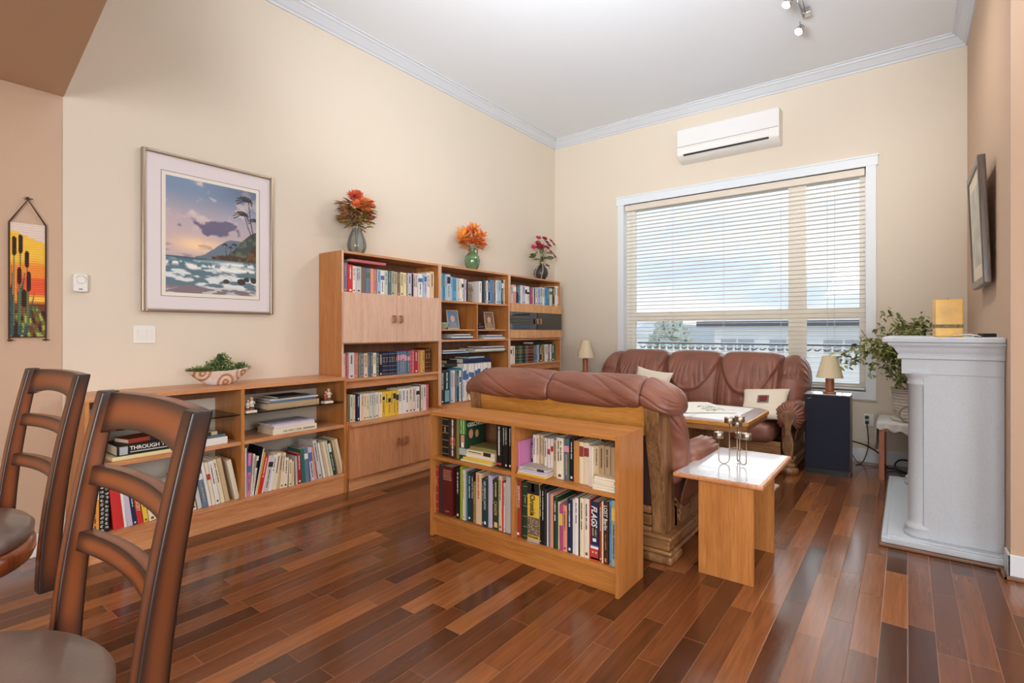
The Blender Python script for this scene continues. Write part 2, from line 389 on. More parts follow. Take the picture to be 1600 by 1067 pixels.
b = MB(); b.cyl((-0.66, YB+0.006, 0.73), (-0.66, YB+0.006, 2.87), 0.002, n=5); b.lathe([(0.002, 0.03), (0.008, 0.0), (0.004, -0.005)], (-0.66, YB+0.006, 0.72), 8)
b.build('pull_cord', mat('blind_cord', (214, 212, 206), 0.8), bl)

# ================================================================= OUTSIDE
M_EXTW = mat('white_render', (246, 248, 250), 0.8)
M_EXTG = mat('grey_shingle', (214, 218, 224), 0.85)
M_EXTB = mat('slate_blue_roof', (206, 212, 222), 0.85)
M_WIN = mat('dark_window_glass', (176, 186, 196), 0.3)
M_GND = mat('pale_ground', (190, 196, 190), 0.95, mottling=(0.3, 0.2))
b = MB(); b.box(-60, 50, YB+0.3, 120, -3.4, -3.3); struct(b.build('ground_outside', M_GND))
# balcony deck and railing
deck = MB(); deck.box(-3.6, 1.0, YB+0.2, 8.3, -0.2, -0.02); struct(deck.build('balcony_floor', mat('balcony_deck', (196, 196, 192), 0.8)))
rl = thing('balcony_railing', (-1.3, 8.2, -0.02), 'white balcony railing with dark handrail and scalloped pattern outside window', 'railing')
b = MB(); b.box(-3.6, 1.0, 8.17, 8.23, 1.10, 1.13); b.build('hand_rail', mat('dark_blue_rail', (70, 80, 100), 0.5), rl)
b = MB(); b.box(-3.6, 1.0, 8.185, 8.215, 0.97, 0.99); b.box(-3.6, 1.0, 8.185, 8.215, 0.10, 0.13)
x = -3.58
while x < 0.98:
    b.box(x, x+0.022, 8.19, 8.21, -0.02, 1.10); x += 0.115
b.build('white_balusters', M_EXTW, rl)
b = MB(); x = -3.52; k = 0
while x < 0.95:
    for dx, dz_, r in ((-0.03, 0.0, 0.5), (0.03, 0.0, -0.5), (0, -0.012, 0)): b.obox((x+dx, 8.2, 1.045+dz_), (0.05, 0.012, 0.014), (0, r, 0))
    x += 0.115
b.build('scroll_pattern', mat('grey_railing_scroll', (92, 98, 110), 0.6), rl)
def house(name, x0, x1, y0, y1, zb, zt, label, roofm, nw, rows, ridge=1.6):
    h = thing(name, ((x0+x1)/2, (y0+y1)/2, zb), label, 'building')
    m = MB(); m.box(x0, x1, y0, y1, zb, zt); m.build('wall', M_EXTW, h)
    m = MB(); o_ = 0.6; m.prism([(y0-o_, zt), (y1+o_, zt), ((y0+y1)/2, zt+ridge)], 'x', x0-o_, x1+o_); m.build('roof', roofm, h)
    m = MB(); m.box(x0-o_, x1+o_, y0-o_-0.05, y0-o_, zt-0.15, zt+0.12); m.build('gutter', mat('dark_gutter', (86, 92, 104), 0.6), h)
    for r in range(rows):
        for k in range(nw):
            cx = x0+(x1-x0)*(k+0.5)/nw; cz = zb+(zt-zb)*(r+0.55)/rows
            m = MB(); m.box(cx-0.75, cx+0.75, y0-0.06, y0, cz-0.55, cz+0.55); f_ = m.build('window', M_EXTW, h)
            m = MB(); m.box(cx-0.68, cx-0.04, y0-0.09, y0-0.05, cz-0.48, cz+0.48); m.box(cx+0.04, cx+0.68, y0-0.09, y0-0.05, cz-0.48, cz+0.48); m.build('pane', M_WIN, f_)
    return h
house('house', -6.9, -1.0, 24, 31, -3.3, 1.62, 'white neighbouring house with grey eaves behind the balcony railing', M_EXTB, 3, 2, 0.7)
house('house', 0.6, 8.0, 20, 27, -3.3, 2.0, 'pale two storey house with slate roof at right of window', M_EXTG, 4, 2, 1.5)
house('house', -33, -19, 40, 50, -3.3, 0.9, 'low distant white house seen through left of window', M_EXTG, 6, 2, 1.6)
# distant tree line and hill
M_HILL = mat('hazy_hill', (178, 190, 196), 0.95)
b = MB(); P = np.zeros((60, 2, 3))
for i in range(60):
    xx = -80+i*2.4; P[i, 0] = (xx, 95, -4); P[i, 1] = (xx, 95+4, 1.6+3.0*float(fbm(i*0.35, 2.0)))
b.grid(P); b.add([(-80, 110, -4), (62, 110, -4), (62, 99, 2), (-80, 99, 2)], [(0, 1, 2, 3)]); struct(b.build('hills_outside', M_HILL, smooth=True))
def tree(x, y, zb, h, r, label):
    t = thing('tree', (x, y, zb), label, 'tree')
    m = MB(); m.cyl((x, y, zb), (x, y, zb+h*0.5), 0.16, 0.1); m.build('trunk', mat('tree_bark', (110, 100, 90), 0.9), t)
    m = MB(); rs = random.Random(int(x*10))
    for k in range(420):
        a = rs.uniform(0, 2*PI); q = rs.uniform(-1, 1); rr = r*(0.7+0.3*rs.random())*math.sqrt(1-q*q)
        m.obox((x+rr*math.cos(a), y+rr*math.sin(a), zb+h*0.66+q*h*0.32), (0.4, 0.3, 0.05), (rs.uniform(0, 3), rs.uniform(0, 3), 0))
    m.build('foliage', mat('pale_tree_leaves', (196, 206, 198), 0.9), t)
tree(-17.5, 30, -3.3, 5.1, 1.6, 'pale green tree left of the white neighbouring house')
tree(-12.3, 33, -3.3, 5.6, 1.3, 'slim pale tree beside the white neighbouring house')
ROWS = [
 ('a','top shelf of tall left bookcase','books on the top shelf of the left tall bookcase','+X',-3.7,1.627,[
  (2.525, 0.016, 0.249, 'lavender', 'n', 0, 0),
  (2.543, 0.042, 0.245, 'dusty purple', 't', 0, 0),
  (2.586, 0.047, 0.232, 'red', 't', 0, 0),
  (2.634, 0.031, 0.224, 'white', 't', 0, 0),
  (2.666, 0.052, 0.223, 'pale grey', 't', 0, 0),
  (2.721, 0.048, 0.218, 'grey brown', 'n', 0, 0),
  (2.773, 0.041, 0.217, 'slate blue', 'lg', 0, 0),
  (2.815, 0.032, 0.219, 'salmon', 'n', 0, 0),
  (2.848, 0.036, 0.219, 'dusty rose', 't', 0, 0),
  (2.887, 0.037, 0.218, 'light blue', 't', 0, 0),
  (2.927, 0.04, 0.216, 'white', 'lb', 0, 0),
  (2.968, 0.036, 0.217, 'pale green', 't', 0, 0),
  (3.005, 0.034, 0.217, 'slate', 't', 0, 0),
  (3.041, 0.035, 0.218, 'sage', 't', 0, 0),
  (3.079, 0.035, 0.214, 'tan', 't', 0, 0),
  (3.115, 0.03, 0.216, 'grey brown', 't', 0, 0),
  (3.146, 0.036, 0.217, 'pale yellow', 't', 0, 0),
  (3.183, 0.031, 0.215, 'cream', 't', 0, 0),
  (3.215, 0.019, 0.215, 'olive', 't', 0, 0),
  (3.235, 0.05, 0.217, 'lavender', 't', 0, 0),
  (3.287, 0.015, 0.215, 'black', 'n', 0, 0),
  (3.303, 0.057, 0.222, 'pink white', 't', 0, 0),
  (3.363, 0.051, 0.222, 'white', 'lb', 0, 0),
  (3.415, 0.03, 0.228, 'light blue', 't', 0, 0),
  (3.446, 0.032, 0.23, 'lavender', 'lb', 0, 0),
  (3.479, 0.04, 0.242, 'white', 't', 0, 0),
  (3.52, 0.054, 0.258, 'peach', 't', 0, 0),
 ]),
 ('b','below upper doors of left bookcase','books below the upper doors of the left tall bookcase','+X',-3.72,0.905,[
  (2.555, 0.016, 0.212, 'pink white', 't', 0, 0),
  (2.573, 0.015, 0.208, 'rose', 't', 0, 0),
  (2.589, 0.017, 0.207, 'rose', 't', 0, 0),
  (2.608, 0.054, 0.216, 'pale grey', 't', 0, 0),
  (2.663, 0.04, 0.212, 'dusty rose', 't', 0, 0),
  (2.708, 0.017, 0.207, 'olive', 't', 0, 0),
  (2.727, 0.037, 0.206, 'slate blue', 'b', 0, 0),
  (2.765, 0.039, 0.205, 'peach', 't', 0, 0),
  (2.806, 0.021, 0.207, 'slate', 't', 0, 0),
  (2.828, 0.028, 0.207, 'slate', 't', 0, 0),
  (2.857, 0.034, 0.207, 'cream', 't', 0, 0),
  (2.893, 0.029, 0.207, 'slate', 'b', 0, 0),
  (2.924, 0.033, 0.208, 'black', 't', 0, 0),
  (2.959, 0.033, 0.207, 'navy', 'b', 0, 0),
  (2.994, 0.031, 0.206, 'navy', 'b', 0, 0),
  (3.026, 0.025, 0.208, 'navy', 'b', 0, 0),
  (3.053, 0.026, 0.207, 'navy', 'b', 0, 0),
  (3.081, 0.021, 0.208, 'navy', 'b', 0, 0),
  (3.104, 0.022, 0.208, 'navy', 'b', 0, 0),
  (3.127, 0.026, 0.209, 'slate blue', 'lp', 0, 0),
  (3.155, 0.025, 0.209, 'slate blue', 'lp', 0, 0),
  (3.182, 0.027, 0.21, 'slate blue', 'lp', 0, 0),
  (3.211, 0.031, 0.21, 'slate blue', 'lp', 0, 0),
  (3.244, 0.028, 0.21, 'teal', 'lp', 0, 0),
  (3.274, 0.029, 0.214, 'magenta', 'b', 0, 0),
  (3.304, 0.029, 0.213, 'rose', 'b', 0, 0),
  (3.335, 0.04, 0.212, 'crimson', 't', 0, 0),
  (3.377, 0.029, 0.212, 'rose', 't', 0, 0),
  (3.408, 0.028, 0.212, 'gold', 'b', 0, 0),
  (3.438, 0.033, 0.214, 'gold', 't', 0, 0),
  (3.473, 0.029, 0.227, 'maroon', 'b', 0, 0),
  (3.503, 0.037, 0.232, 'dark brown', 'b', 0, 0),
 ]),
 ('c','on ledge above lower left doors','books on the ledge above the lower doors','+X',-3.68,0.545,[
  (2.594, 0.026, 0.228, 'pale green', 't', 0, 0),
  (2.622, 0.019, 0.223, 'peach', 't', 0, 0),
  (2.644, 0.015, 0.223, 'black', 'n', 0, 0),
  (2.66, 0.029, 0.224, 'navy', 't', 0, 0),
  (2.69, 0.013, 0.221, 'white', 'n', 0, 0),
  (2.705, 0.024, 0.223, 'peach', 't', 0, 0),
  (2.731, 0.024, 0.222, 'cream', 't', 0, 0),
  (2.756, 0.025, 0.222, 'cream', 't', 0, 0),
  (2.783, 0.027, 0.222, 'pale green', 't', 0, 0),
  (2.811, 0.02, 0.222, 'pale grey', 't', 0, 0),
  (2.833, 0.023, 0.222, 'pale green', 't', 0, 0),
  (2.857, 0.029, 0.222, 'pink white', 't', 0, 0),
  (2.888, 0.036, 0.22, 'cream', 't', 0, 0),
  (2.927, 0.024, 0.22, 'yellow', 'lk', 0, 0),
  (2.952, 0.035, 0.219, 'yellow', 't', 0, 0),
  (2.989, 0.028, 0.219, 'yellow', 'lk', 0, 0),
  (3.018, 0.028, 0.219, 'yellow', 't', 0, 0),
  (3.048, 0.029, 0.219, 'yellow', 'lk', 0, 0),
  (3.079, 0.03, 0.218, 'yellow', 'lk', 0, 0),
  (3.111, 0.04, 0.227, 'white', 't', 0, 0),
  (3.153, 0.036, 0.23, 'white', 't', 0, 0),
  (3.19, 0.047, 0.226, 'white', 't', 0, 0),
  (3.239, 0.037, 0.232, 'cream', 't', 0, 0),
  (3.278, 0.039, 0.231, 'pink white', 't', 0, 0),
  (3.319, 0.041, 0.233, 'white', 'lk', 0, 0),
  (3.362, 0.022, 0.241, 'grey brown', 'n', 0, 0),
  (3.386, 0.018, 0.242, 'cream', 't', 0, 0),
  (3.406, 0.045, 0.242, 'pink white', 't', 0, 0),
  (3.453, 0.024, 0.244, 'rose', 't', 0, 0),
 ]),
 ('d','top left shelf of middle bookcase','left books on the top shelf of the middle bookcase','+X',-3.7,1.615,[
  (3.668, 0.035, 0.267, 'cyan', 't', 0, 0),
  (3.704, 0.022, 0.267, 'teal blue', 't', 0, 0),
  (3.727, 0.023, 0.264, 'light blue', 't', 0, 0),
  (3.752, 0.044, 0.263, 'pale grey', 'lk', 0, 0),
  (3.799, 0.024, 0.242, 'light blue', 't', 0, 0),
  (3.824, 0.028, 0.24, 'sky blue', 't', 0, 0),
  (3.853, 0.035, 0.238, 'cyan', 't', 0, 0),
  (3.889, 0.022, 0.237, 'light blue', 'n', 0, 0),
  (3.912, 0.023, 0.236, 'peach', 't', 0, 0),
  (3.937, 0.026, 0.234, 'white', 't', 0, 0),
  (3.964, 0.029, 0.234, 'white', 'lk', 0, 0),
  (3.994, 0.018, 0.234, 'grey brown', 't', 0, 0),
  (4.014, 0.03, 0.232, 'lavender', 't', 0, 0),
 ]),
 ('e','top right shelf of middle bookcase','right books on the top shelf of the middle bookcase','+X',-3.7,1.615,[
  (4.249, 0.044, 0.231, 'white', 't', 0, 0),
  (4.299, 0.035, 0.245, 'charcoal', 'n', 0, 0),
  (4.337, 0.03, 0.247, 'slate', 't', 0, 0),
  (4.369, 0.028, 0.247, 'white', 't', 0, 0),
  (4.401, 0.035, 0.255, 'navy', 't', 0, 0),
  (4.439, 0.03, 0.259, 'sky blue', 't', 0, 0),
  (4.47, 0.032, 0.261, 'slate blue', 't', 0, 0),
  (4.504, 0.027, 0.263, 'grey brown', 't', 0, 0),
  (4.532, 0.028, 0.264, 'white', 't', 0, 0),
  (4.563, 0.057, 0.267, 'light blue', 't', 0, 0),
  (4.622, 0.016, 0.271, 'slate', 't', 0, 0),
  (4.64, 0.03, 0.275, 'charcoal', 'lw', 0, 0),
  (4.672, 0.028, 0.279, 'peach', 't', 0, 0),
 ]),
 ('f','top shelf of far corner bookcase','books on the top shelf of the corner bookcase','+X',-3.7,1.635,[
  (4.815, 0.034, 0.209, 'pale grey', 't', 0, 0),
  (4.851, 0.071, 0.218, 'salmon', 'lw', 0, 0),
  (4.925, 0.029, 0.222, 'navy', 't', 0, 0),
  (4.956, 0.04, 0.219, 'teal blue', 't', 0, 0),
  (4.997, 0.03, 0.22, 'white', 'n', 0, 0),
  (5.029, 0.064, 0.221, 'lavender', 't', 0, 0),
  (5.099, 0.039, 0.216, 'white', 'lk', 0, 0),
  (5.14, 0.044, 0.216, 'white', 'lk', 0, 0),
  (5.189, 0.025, 0.2, 'grey brown', 'n', 0, 0),
  (5.216, 0.048, 0.198, 'magenta', 't', 0, 0),
  (5.268, 0.022, 0.194, 'white', 'n', 0, 0),
  (5.292, 0.025, 0.198, 'black', 'n', 0, 0),
  (5.319, 0.046, 0.196, 'pink white', 't', 0, 0),
  (5.375, 0.052, 0.221, 'light blue', 't', 0, 0),
  (5.429, 0.049, 0.227, 'pale grey', 't', 0, 0),
  (5.482, 0.043, 0.224, 'white', 't', 0, 0),
  (5.527, 0.044, 0.228, 'sky blue', 't', 0, 0),
  (5.573, 0.066, 0.227, 'teal blue', 't', 0, 0),
  (5.641, 0.069, 0.227, 'pale green', 'lg', 0, 0),
  (5.714, 0.046, 0.25, 'dark brown', 't', 0, 0),
  (5.762, 0.035, 0.256, 'cream', 't', 0, 0),
  (5.799, 0.051, 0.265, 'white', 't', 0, 0),
 ]),
 ('g','below glass doors of corner bookcase','books below the glass doors of the corner bookcase','+X',-3.7,0.915,[
  (4.804, 0.023, 0.211, 'white', 'lk', 0, 0),
  (4.829, 0.068, 0.212, 'pink white', 't', 0, 0),
  (4.903, 0.034, 0.212, 'forest green', 'b', 0, 0),
  (4.94, 0.039, 0.212, 'forest green', 'b', 0, 0),
  (4.981, 0.041, 0.212, 'slate', 'b', 0, 0),
  (5.024, 0.042, 0.212, 'forest green', 'b', 0, 0),
  (5.069, 0.037, 0.213, 'dark brown', 'b', 0, 0),
  (5.109, 0.038, 0.213, 'slate', 'b', 0, 0),
  (5.149, 0.053, 0.213, 'maroon', 'b', 0, 0),
  (5.204, 0.039, 0.214, 'maroon', 'b', 0, 0),
  (5.246, 0.032, 0.214, 'charcoal', 'b', 0, 0),
  (5.281, 0.04, 0.213, 'slate', 't', 0, 0),
  (5.323, 0.04, 0.214, 'slate blue', 't', 0, 0),
  (5.366, 0.038, 0.214, 'light blue', 't', 0, 0),
  (5.407, 0.046, 0.215, 'dark brown', 't', 0, 0),
  (5.455, 0.035, 0.214, 'gold', 't', 0, 0),
  (5.492, 0.032, 0.215, 'grey brown', 't', 0, 0),
  (5.527, 0.037, 0.215, 'white', 't', 0, 0),
  (5.567, 0.045, 0.216, 'pink white', 't', 0, 0),
  (5.615, 0.028, 0.215, 'maroon', 't', 0, 0),
  (5.645, 0.039, 0.216, 'white', 't', 0, 0),
  (5.686, 0.078, 0.219, 'sea green', 't', 0, 0),
 ]),
 ('h','lower shelf of middle bookcase','books on the lower shelf of the middle bookcase','+X',-3.68,0.575,[
  (3.651, 0.036, 0.339, 'charcoal', 't', 0, 0),
  (3.691, 0.072, 0.333, 'dark teal', 'R7', 0, 0),
  (3.765, 0.018, 0.33, 'slate blue', 'n', 0, 0),
  (3.786, 0.032, 0.326, 'pale grey', 't', 0, 0),
  (3.82, 0.03, 0.324, 'pink white', 't', 0, 0),
  (3.856, 0.026, 0.322, 'slate blue', 't', 0, 0),
  (3.883, 0.026, 0.32, 'dark teal', 't', 0, 0),
  (3.911, 0.024, 0.321, 'white', 'lb', 0, 0),
  (3.937, 0.022, 0.344, 'teal blue', 't', 0, 0),
  (3.961, 0.021, 0.342, 'white', 'lb', 0, 0),
  (3.986, 0.035, 0.386, 'white', 'lb', 0, 0),
  (4.023, 0.03, 0.382, 'pale grey', 'lb', 0, 0),
  (4.055, 0.032, 0.383, 'white', 'lb', 0, 0),
  (4.088, 0.046, 0.382, 'white', 'lb', 0, 0),
  (4.152, 0.039, 0.381, 'white', 'lb', 0, 0),
  (4.195, 0.042, 0.381, 'white', 'lb', 0, 0),
  (4.246, 0.036, 0.381, 'white', 'lb', 0, 0),
  (4.285, 0.033, 0.382, 'white', 'lb', 0, 0),
  (4.322, 0.044, 0.383, 'white', 'lb', 0, 0),
  (4.37, 0.053, 0.383, 'white', 'lb', 0, 0),
 ]),
 ('i','upper left bay of low bookcase','books in the upper left bay of the low bookcase','-Y',2.335,0.513,[
  (-2.343, 0.055, 0.264, 'black', 'b', 0, 0),
  (-2.286, 0.008, 0.256, 'charcoal', 'n', 0, 0.0),
  (-2.273, 0.051, 0.266, 'dark brown', 'R0', 0, 0),
  (-2.22, 0.024, 0.263, 'olive', 'n', 0, 0),
  (-2.193, 0.055, 0.265, 'forest green', 'R1', 0, 0),
  (-1.903, 0.043, 0.256, 'black', 'R2', 0, 0),
  (-1.859, 0.018, 0.251, 'black', 't', 0, 0),
  (-1.84, 0.023, 0.252, 'black', 't', 0, 0),
  (-1.815, 0.022, 0.252, 'black', 't', 0, 0),
 ]),
 ('j','lower left bay of low bookcase','books in the lower left bay of the low bookcase','-Y',2.335,0.145,[
  (-2.415, 0.034, 0.293, 'crimson', 'b', 0, 0),
  (-2.379, 0.035, 0.301, 'charcoal', 'n', 0, 0),
  (-2.341, 0.087, 0.305, 'maroon', 'R3', 0, 0),
  (-2.221, 0.03, 0.309, 'black', 't', 0, 0),
  (-2.188, 0.022, 0.325, 'lime', 't', 0, 0),
  (-2.165, 0.014, 0.308, 'cream', 't', 0, 0),
  (-2.15, 0.009, 0.305, 'lavender', 'n', 0, 0),
  (-2.14, 0.01, 0.297, 'teal', 'n', 0, 0),
  (-2.128, 0.026, 0.3, 'dark teal', 't', 0, 0),
  (-2.1, 0.018, 0.297, 'dark brown', 't', 0, 0),
  (-2.081, 0.018, 0.249, 'olive', 't', 0, 0),
  (-2.062, 0.045, 0.308, 'peach', 'R4', 0, 0),
  (-2.015, 0.012, 0.279, 'dark teal', 't', 0, 0),
  (-2.002, 0.035, 0.283, 'dark teal', 'R5', 0, 0),
  (-1.965, 0.03, 0.307, 'lavender', 'n', 0, 0),
  (-1.934, 0.008, 0.283, 'maroon', 't', 0, 0),
  (-1.924, 0.033, 0.292, 'forest green', 'R6', 0, 0),
  (-1.887, 0.025, 0.318, 'peach', 't', 0, 0),
  (-1.859, 0.012, 0.29, 'red', 'n', 0, 0),
  (-1.846, 0.011, 0.283, 'pink white', 't', 0, 0),
  (-1.832, 0.032, 0.323, 'pale grey', 'n', 0, 0),
 ]),
 ('k','upper right bay of low bookcase','books in the upper right bay of the low bookcase','-Y',2.335,0.504,[
  (-1.759, 0.01, 0.169, 'white', 'n', 0, 0),
  (-1.747, 0.012, 0.175, 'pink', 'n', 0, 0),
  (-1.727, 0.015, 0.151, 'charcoal', 't', 0, 0.1),
  (-1.711, 0.023, 0.202, 'white', 't', 0, 0.1),
  (-1.686, 0.017, 0.205, 'cream', 't', 0, 0.1),
  (-1.668, 0.012, 0.206, 'tan', 't', 0, 0.1),
  (-1.655, 0.01, 0.207, 'cream', 't', 0, 0.1),
  (-1.644, 0.012, 0.199, 'tan', 't', 0, 0.1),
  (-1.617, 0.018, 0.199, 'white', 't', 0, 0.08),
  (-1.583, 0.017, 0.204, 'pink white', 'lr', 0, 0.06),
  (-1.565, 0.015, 0.204, 'white', 'lr', 0, 0.06),
  (-1.542, 0.022, 0.202, 'tan', 't', 0, 0.05),
  (-1.512, 0.043, 0.221, 'ivory', 't', 0, 0.04),
  (-1.468, 0.032, 0.221, 'slate', 'lp', 0, 0.04),
  (-1.434, 0.026, 0.223, 'black', 't', 0, 0.04),
  (-1.4, 0.035, 0.219, 'ochre', 'n', 0, 0.03),
  (-1.364, 0.024, 0.217, 'cream', 'lm', 0, 0.03),
  (-1.339, 0.03, 0.217, 'cream', 'lm', 0, 0.03),
  (-1.302, 0.012, 0.209, 'pink white', 'n', 0, 0.02),
  (-1.289, 0.014, 0.207, 'ivory', 'n', 0, 0.02),
  (-1.279, 0.026, 0.209, 'tan', 't', 0, 0.03),
  (-1.251, 0.029, 0.217, 'taupe', 't', 0, 0.03),
  (-1.22, 0.032, 0.216, 'taupe', 't', 0, 0.03),
  (-1.187, 0.028, 0.213, 'taupe', 'n', 0, 0.03),
 ]),
 ('l','lower right bay of low bookcase','books in the lower right bay of the low bookcase','-Y',2.335,0.138,[
  (-1.761, 0.037, 0.319, 'brick', 't', 0, 0),
  (-1.723, 0.01, 0.318, 'charcoal', 'n', 0, 0),
  (-1.711, 0.031, 0.32, 'forest green', 'b', 0, 0),
  (-1.677, 0.08, 0.329, 'yellow', 'R8', 0, 0),
  (-1.594, 0.011, 0.321, 'black', 't', 0, 0),
  (-1.582, 0.017, 0.32, 'black', 't', 0, 0),
  (-1.564, 0.012, 0.307, 'charcoal', 'n', 0, 0),
  (-1.55, 0.01, 0.287, 'white', 'n', 0, 0),
  (-1.539, 0.01, 0.289, 'slate blue', 'n', 0, 0),
  (-1.528, 0.02, 0.29, 'salmon', 'n', 0, 0),
  (-1.506, 0.024, 0.277, 'forest green', 't', 0, 0),
  (-1.481, 0.01, 0.252, 'cream', 'n', 0, 0),
  (-1.469, 0.021, 0.243, 'magenta', 'ly', 0, 0),
  (-1.447, 0.024, 0.244, 'salmon', 't', 0, 0),
  (-1.421, 0.028, 0.281, 'navy', 't', 0, 0),
  (-1.391, 0.013, 0.286, 'white', 'n', 0, 0),
  (-1.376, 0.02, 0.296, 'white', 't', 0, 0),
  (-1.355, 0.009, 0.299, 'charcoal', 'n', 0, 0),
  (-1.345, 0.023, 0.302, 'cream', 't', 0, 0),
  (-1.321, 0.03, 0.305, 'ivory', 't', 0, 0),
  (-1.289, 0.008, 0.303, 'red', 'n', 0, 0),
  (-1.28, 0.045, 0.299, 'navy', 'R9', 0, 0),
  (-1.233, 0.014, 0.302, 'brick', 't', 0, 0),
  (-1.218, 0.009, 0.31, 'cream', 'n', 0, 0),
  (-1.208, 0.027, 0.312, 'dark brown', 'RA', 0, 0),
  (-1.179, 0.014, 0.319, 'sky blue', 't', 0, 0),
  (-1.164, 0.025, 0.326, 'sage', 'ly', 0, 0),
 ]),
 ('m','bottom right bay of long sideboard','books in the bottom right bay of the sideboard','+X',-3.63,0.155,[
  (1.712, 0.012, 0.341, 'white', 'n', 0, 0),
  (1.725, 0.022, 0.297, 'pink', 'lb', 2, 0),
  (1.748, 0.011, 0.287, 'cream', 't', 5, 0),
  (1.76, 0.013, 0.269, 'white', 'lk', 8, 0),
  (1.774, 0.006, 0.33, 'black', 'n', 11, 0),
  (1.781, 0.008, 0.318, 'white', 'n', 11, 0),
  (1.79, 0.008, 0.289, 'yellow', 'n', 12, 0),
  (1.8, 0.028, 0.265, 'red', 't', 12, 0),
  (1.829, 0.01, 0.259, 'pink white', 'n', 12, 0),
  (1.841, 0.035, 0.254, 'pale grey', 'lk', 11, 0),
  (1.877, 0.023, 0.256, 'white', 't', 10, 0),
  (1.902, 0.034, 0.263, 'cream', 't', 9, 0),
  (1.938, 0.023, 0.257, 'tan', 't', 7, 0),
  (1.963, 0.024, 0.255, 'cream', 't', 5, 0),
  (1.989, 0.031, 0.215, 'ivory', 't', 3, 0),
  (2.032, 0.021, 0.195, 'cream', 't', 1, 0),
  (2.055, 0.016, 0.18, 'peach', 'n', 0, 0),
  (2.089, 0.012, 0.211, 'pale grey', 'n', -2, 0),
  (2.103, 0.029, 0.229, 'crimson', 't', -2, 0),
  (2.136, 0.029, 0.255, 'sea green', 'n', -3, 0),
  (2.167, 0.031, 0.259, 'slate blue', 'lw', -4, 0),
  (2.212, 0.03, 0.258, 'lavender', 'lb', -7, 0),
  (2.244, 0.017, 0.259, 'salmon', 'n', -8, 0),
  (2.274, 0.033, 0.308, 'pale grey', 't', -10, 0),
  (2.317, 0.018, 0.28, 'white', 'n', -11, 0),
  (2.338, 0.024, 0.284, 'tan', 'n', -11, 0),
  (2.363, 0.02, 0.286, 'cream', 'n', -12, 0),
  (2.387, 0.018, 0.285, 'pale green', 'n', -12, 0),
  (2.407, 0.023, 0.287, 'forest green', 'lw', -12, 0),
  (2.451, 0.024, 0.285, 'tan', 'n', -13, 0),
  (2.479, 0.024, 0.287, 'cream', 'n', -13, 0),
 ]),
 ('n','bottom left bay of long sideboard','books in the bottom left bay of the sideboard','+X',-3.63,0.155,[
  (0.868, 0.034, 0.283, 'orange', 'lw', 0, 0),
  (0.904, 0.046, 0.273, 'black', 'R*', 0, 0),
  (0.97, 0.05, 0.243, 'red', 'n', -5, 0),
  (1.022, 0.013, 0.231, 'white', 'n', -6, 0),
  (1.037, 0.027, 0.218, 'lavender', 'n', -7, 0),
  (1.066, 0.02, 0.205, 'navy', 't', -7, 0),
  (1.088, 0.028, 0.191, 'red', 'RB', -8, 0),
  (1.119, 0.025, 0.176, 'yellow', 't', -8, 0),
  (1.147, 0.036, 0.183, 'cream', 't', -8, 0),
  (1.186, 0.037, 0.189, 'pale grey', 't', -8, 0),
  (1.227, 0.037, 0.194, 'tan', 't', -8, 0),
  (1.277, 0.051, 0.213, 'cream', 't', -9, 0),
  (1.33, 0.035, 0.234, 'forest green', 'ly', -9, 0),
  (1.367, 0.017, 0.268, 'white', 'n', -9, 0),
  (1.385, 0.023, 0.288, 'cream', 't', -9, 0),
  (1.416, 0.025, 0.306, 'pale grey', 'n', -10, 0),
  (1.445, 0.032, 0.299, 'slate blue', 'lw', -10, 0),
  (1.48, 0.019, 0.298, 'white', 'n', -10, 0),
  (1.502, 0.021, 0.293, 'cream', 'lr', -10, 0),
  (1.525, 0.028, 0.296, 'white', 't', -10, 0),
  (1.557, 0.025, 0.303, 'cream', 't', -11, 0),
  (1.585, 0.028, 0.306, 'tan', 'n', -11, 0),
  (1.649, 0.029, 0.281, 'ivory', 'n', -12, 0),
 ]),
 ('o','bottom ledge of corner bookcase','books on the bottom ledge of the corner bookcase','+X',-3.69,0.545,[
  (5.200, 0.035, 0.227, 'white', 't', 0, 0),
  (5.236, 0.038, 0.228, 'salmon', 't', 0, 0),
  (5.275, 0.031, 0.233, 'pale grey', 't', 0, 0),
  (5.307, 0.048, 0.241, 'rose', 't', 0, 0),
  (5.356, 0.045, 0.229, 'ivory', 't', 0, 0),
  (5.403, 0.041, 0.231, 'slate', 't', 0, 0),
  (5.444, 0.033, 0.227, 'cream', 't', 0, 0),
  (5.479, 0.034, 0.244, 'pink white', 't', 0, 0),
  (5.514, 0.047, 0.241, 'dark brown', 't', 0, 0),
 ]),
]
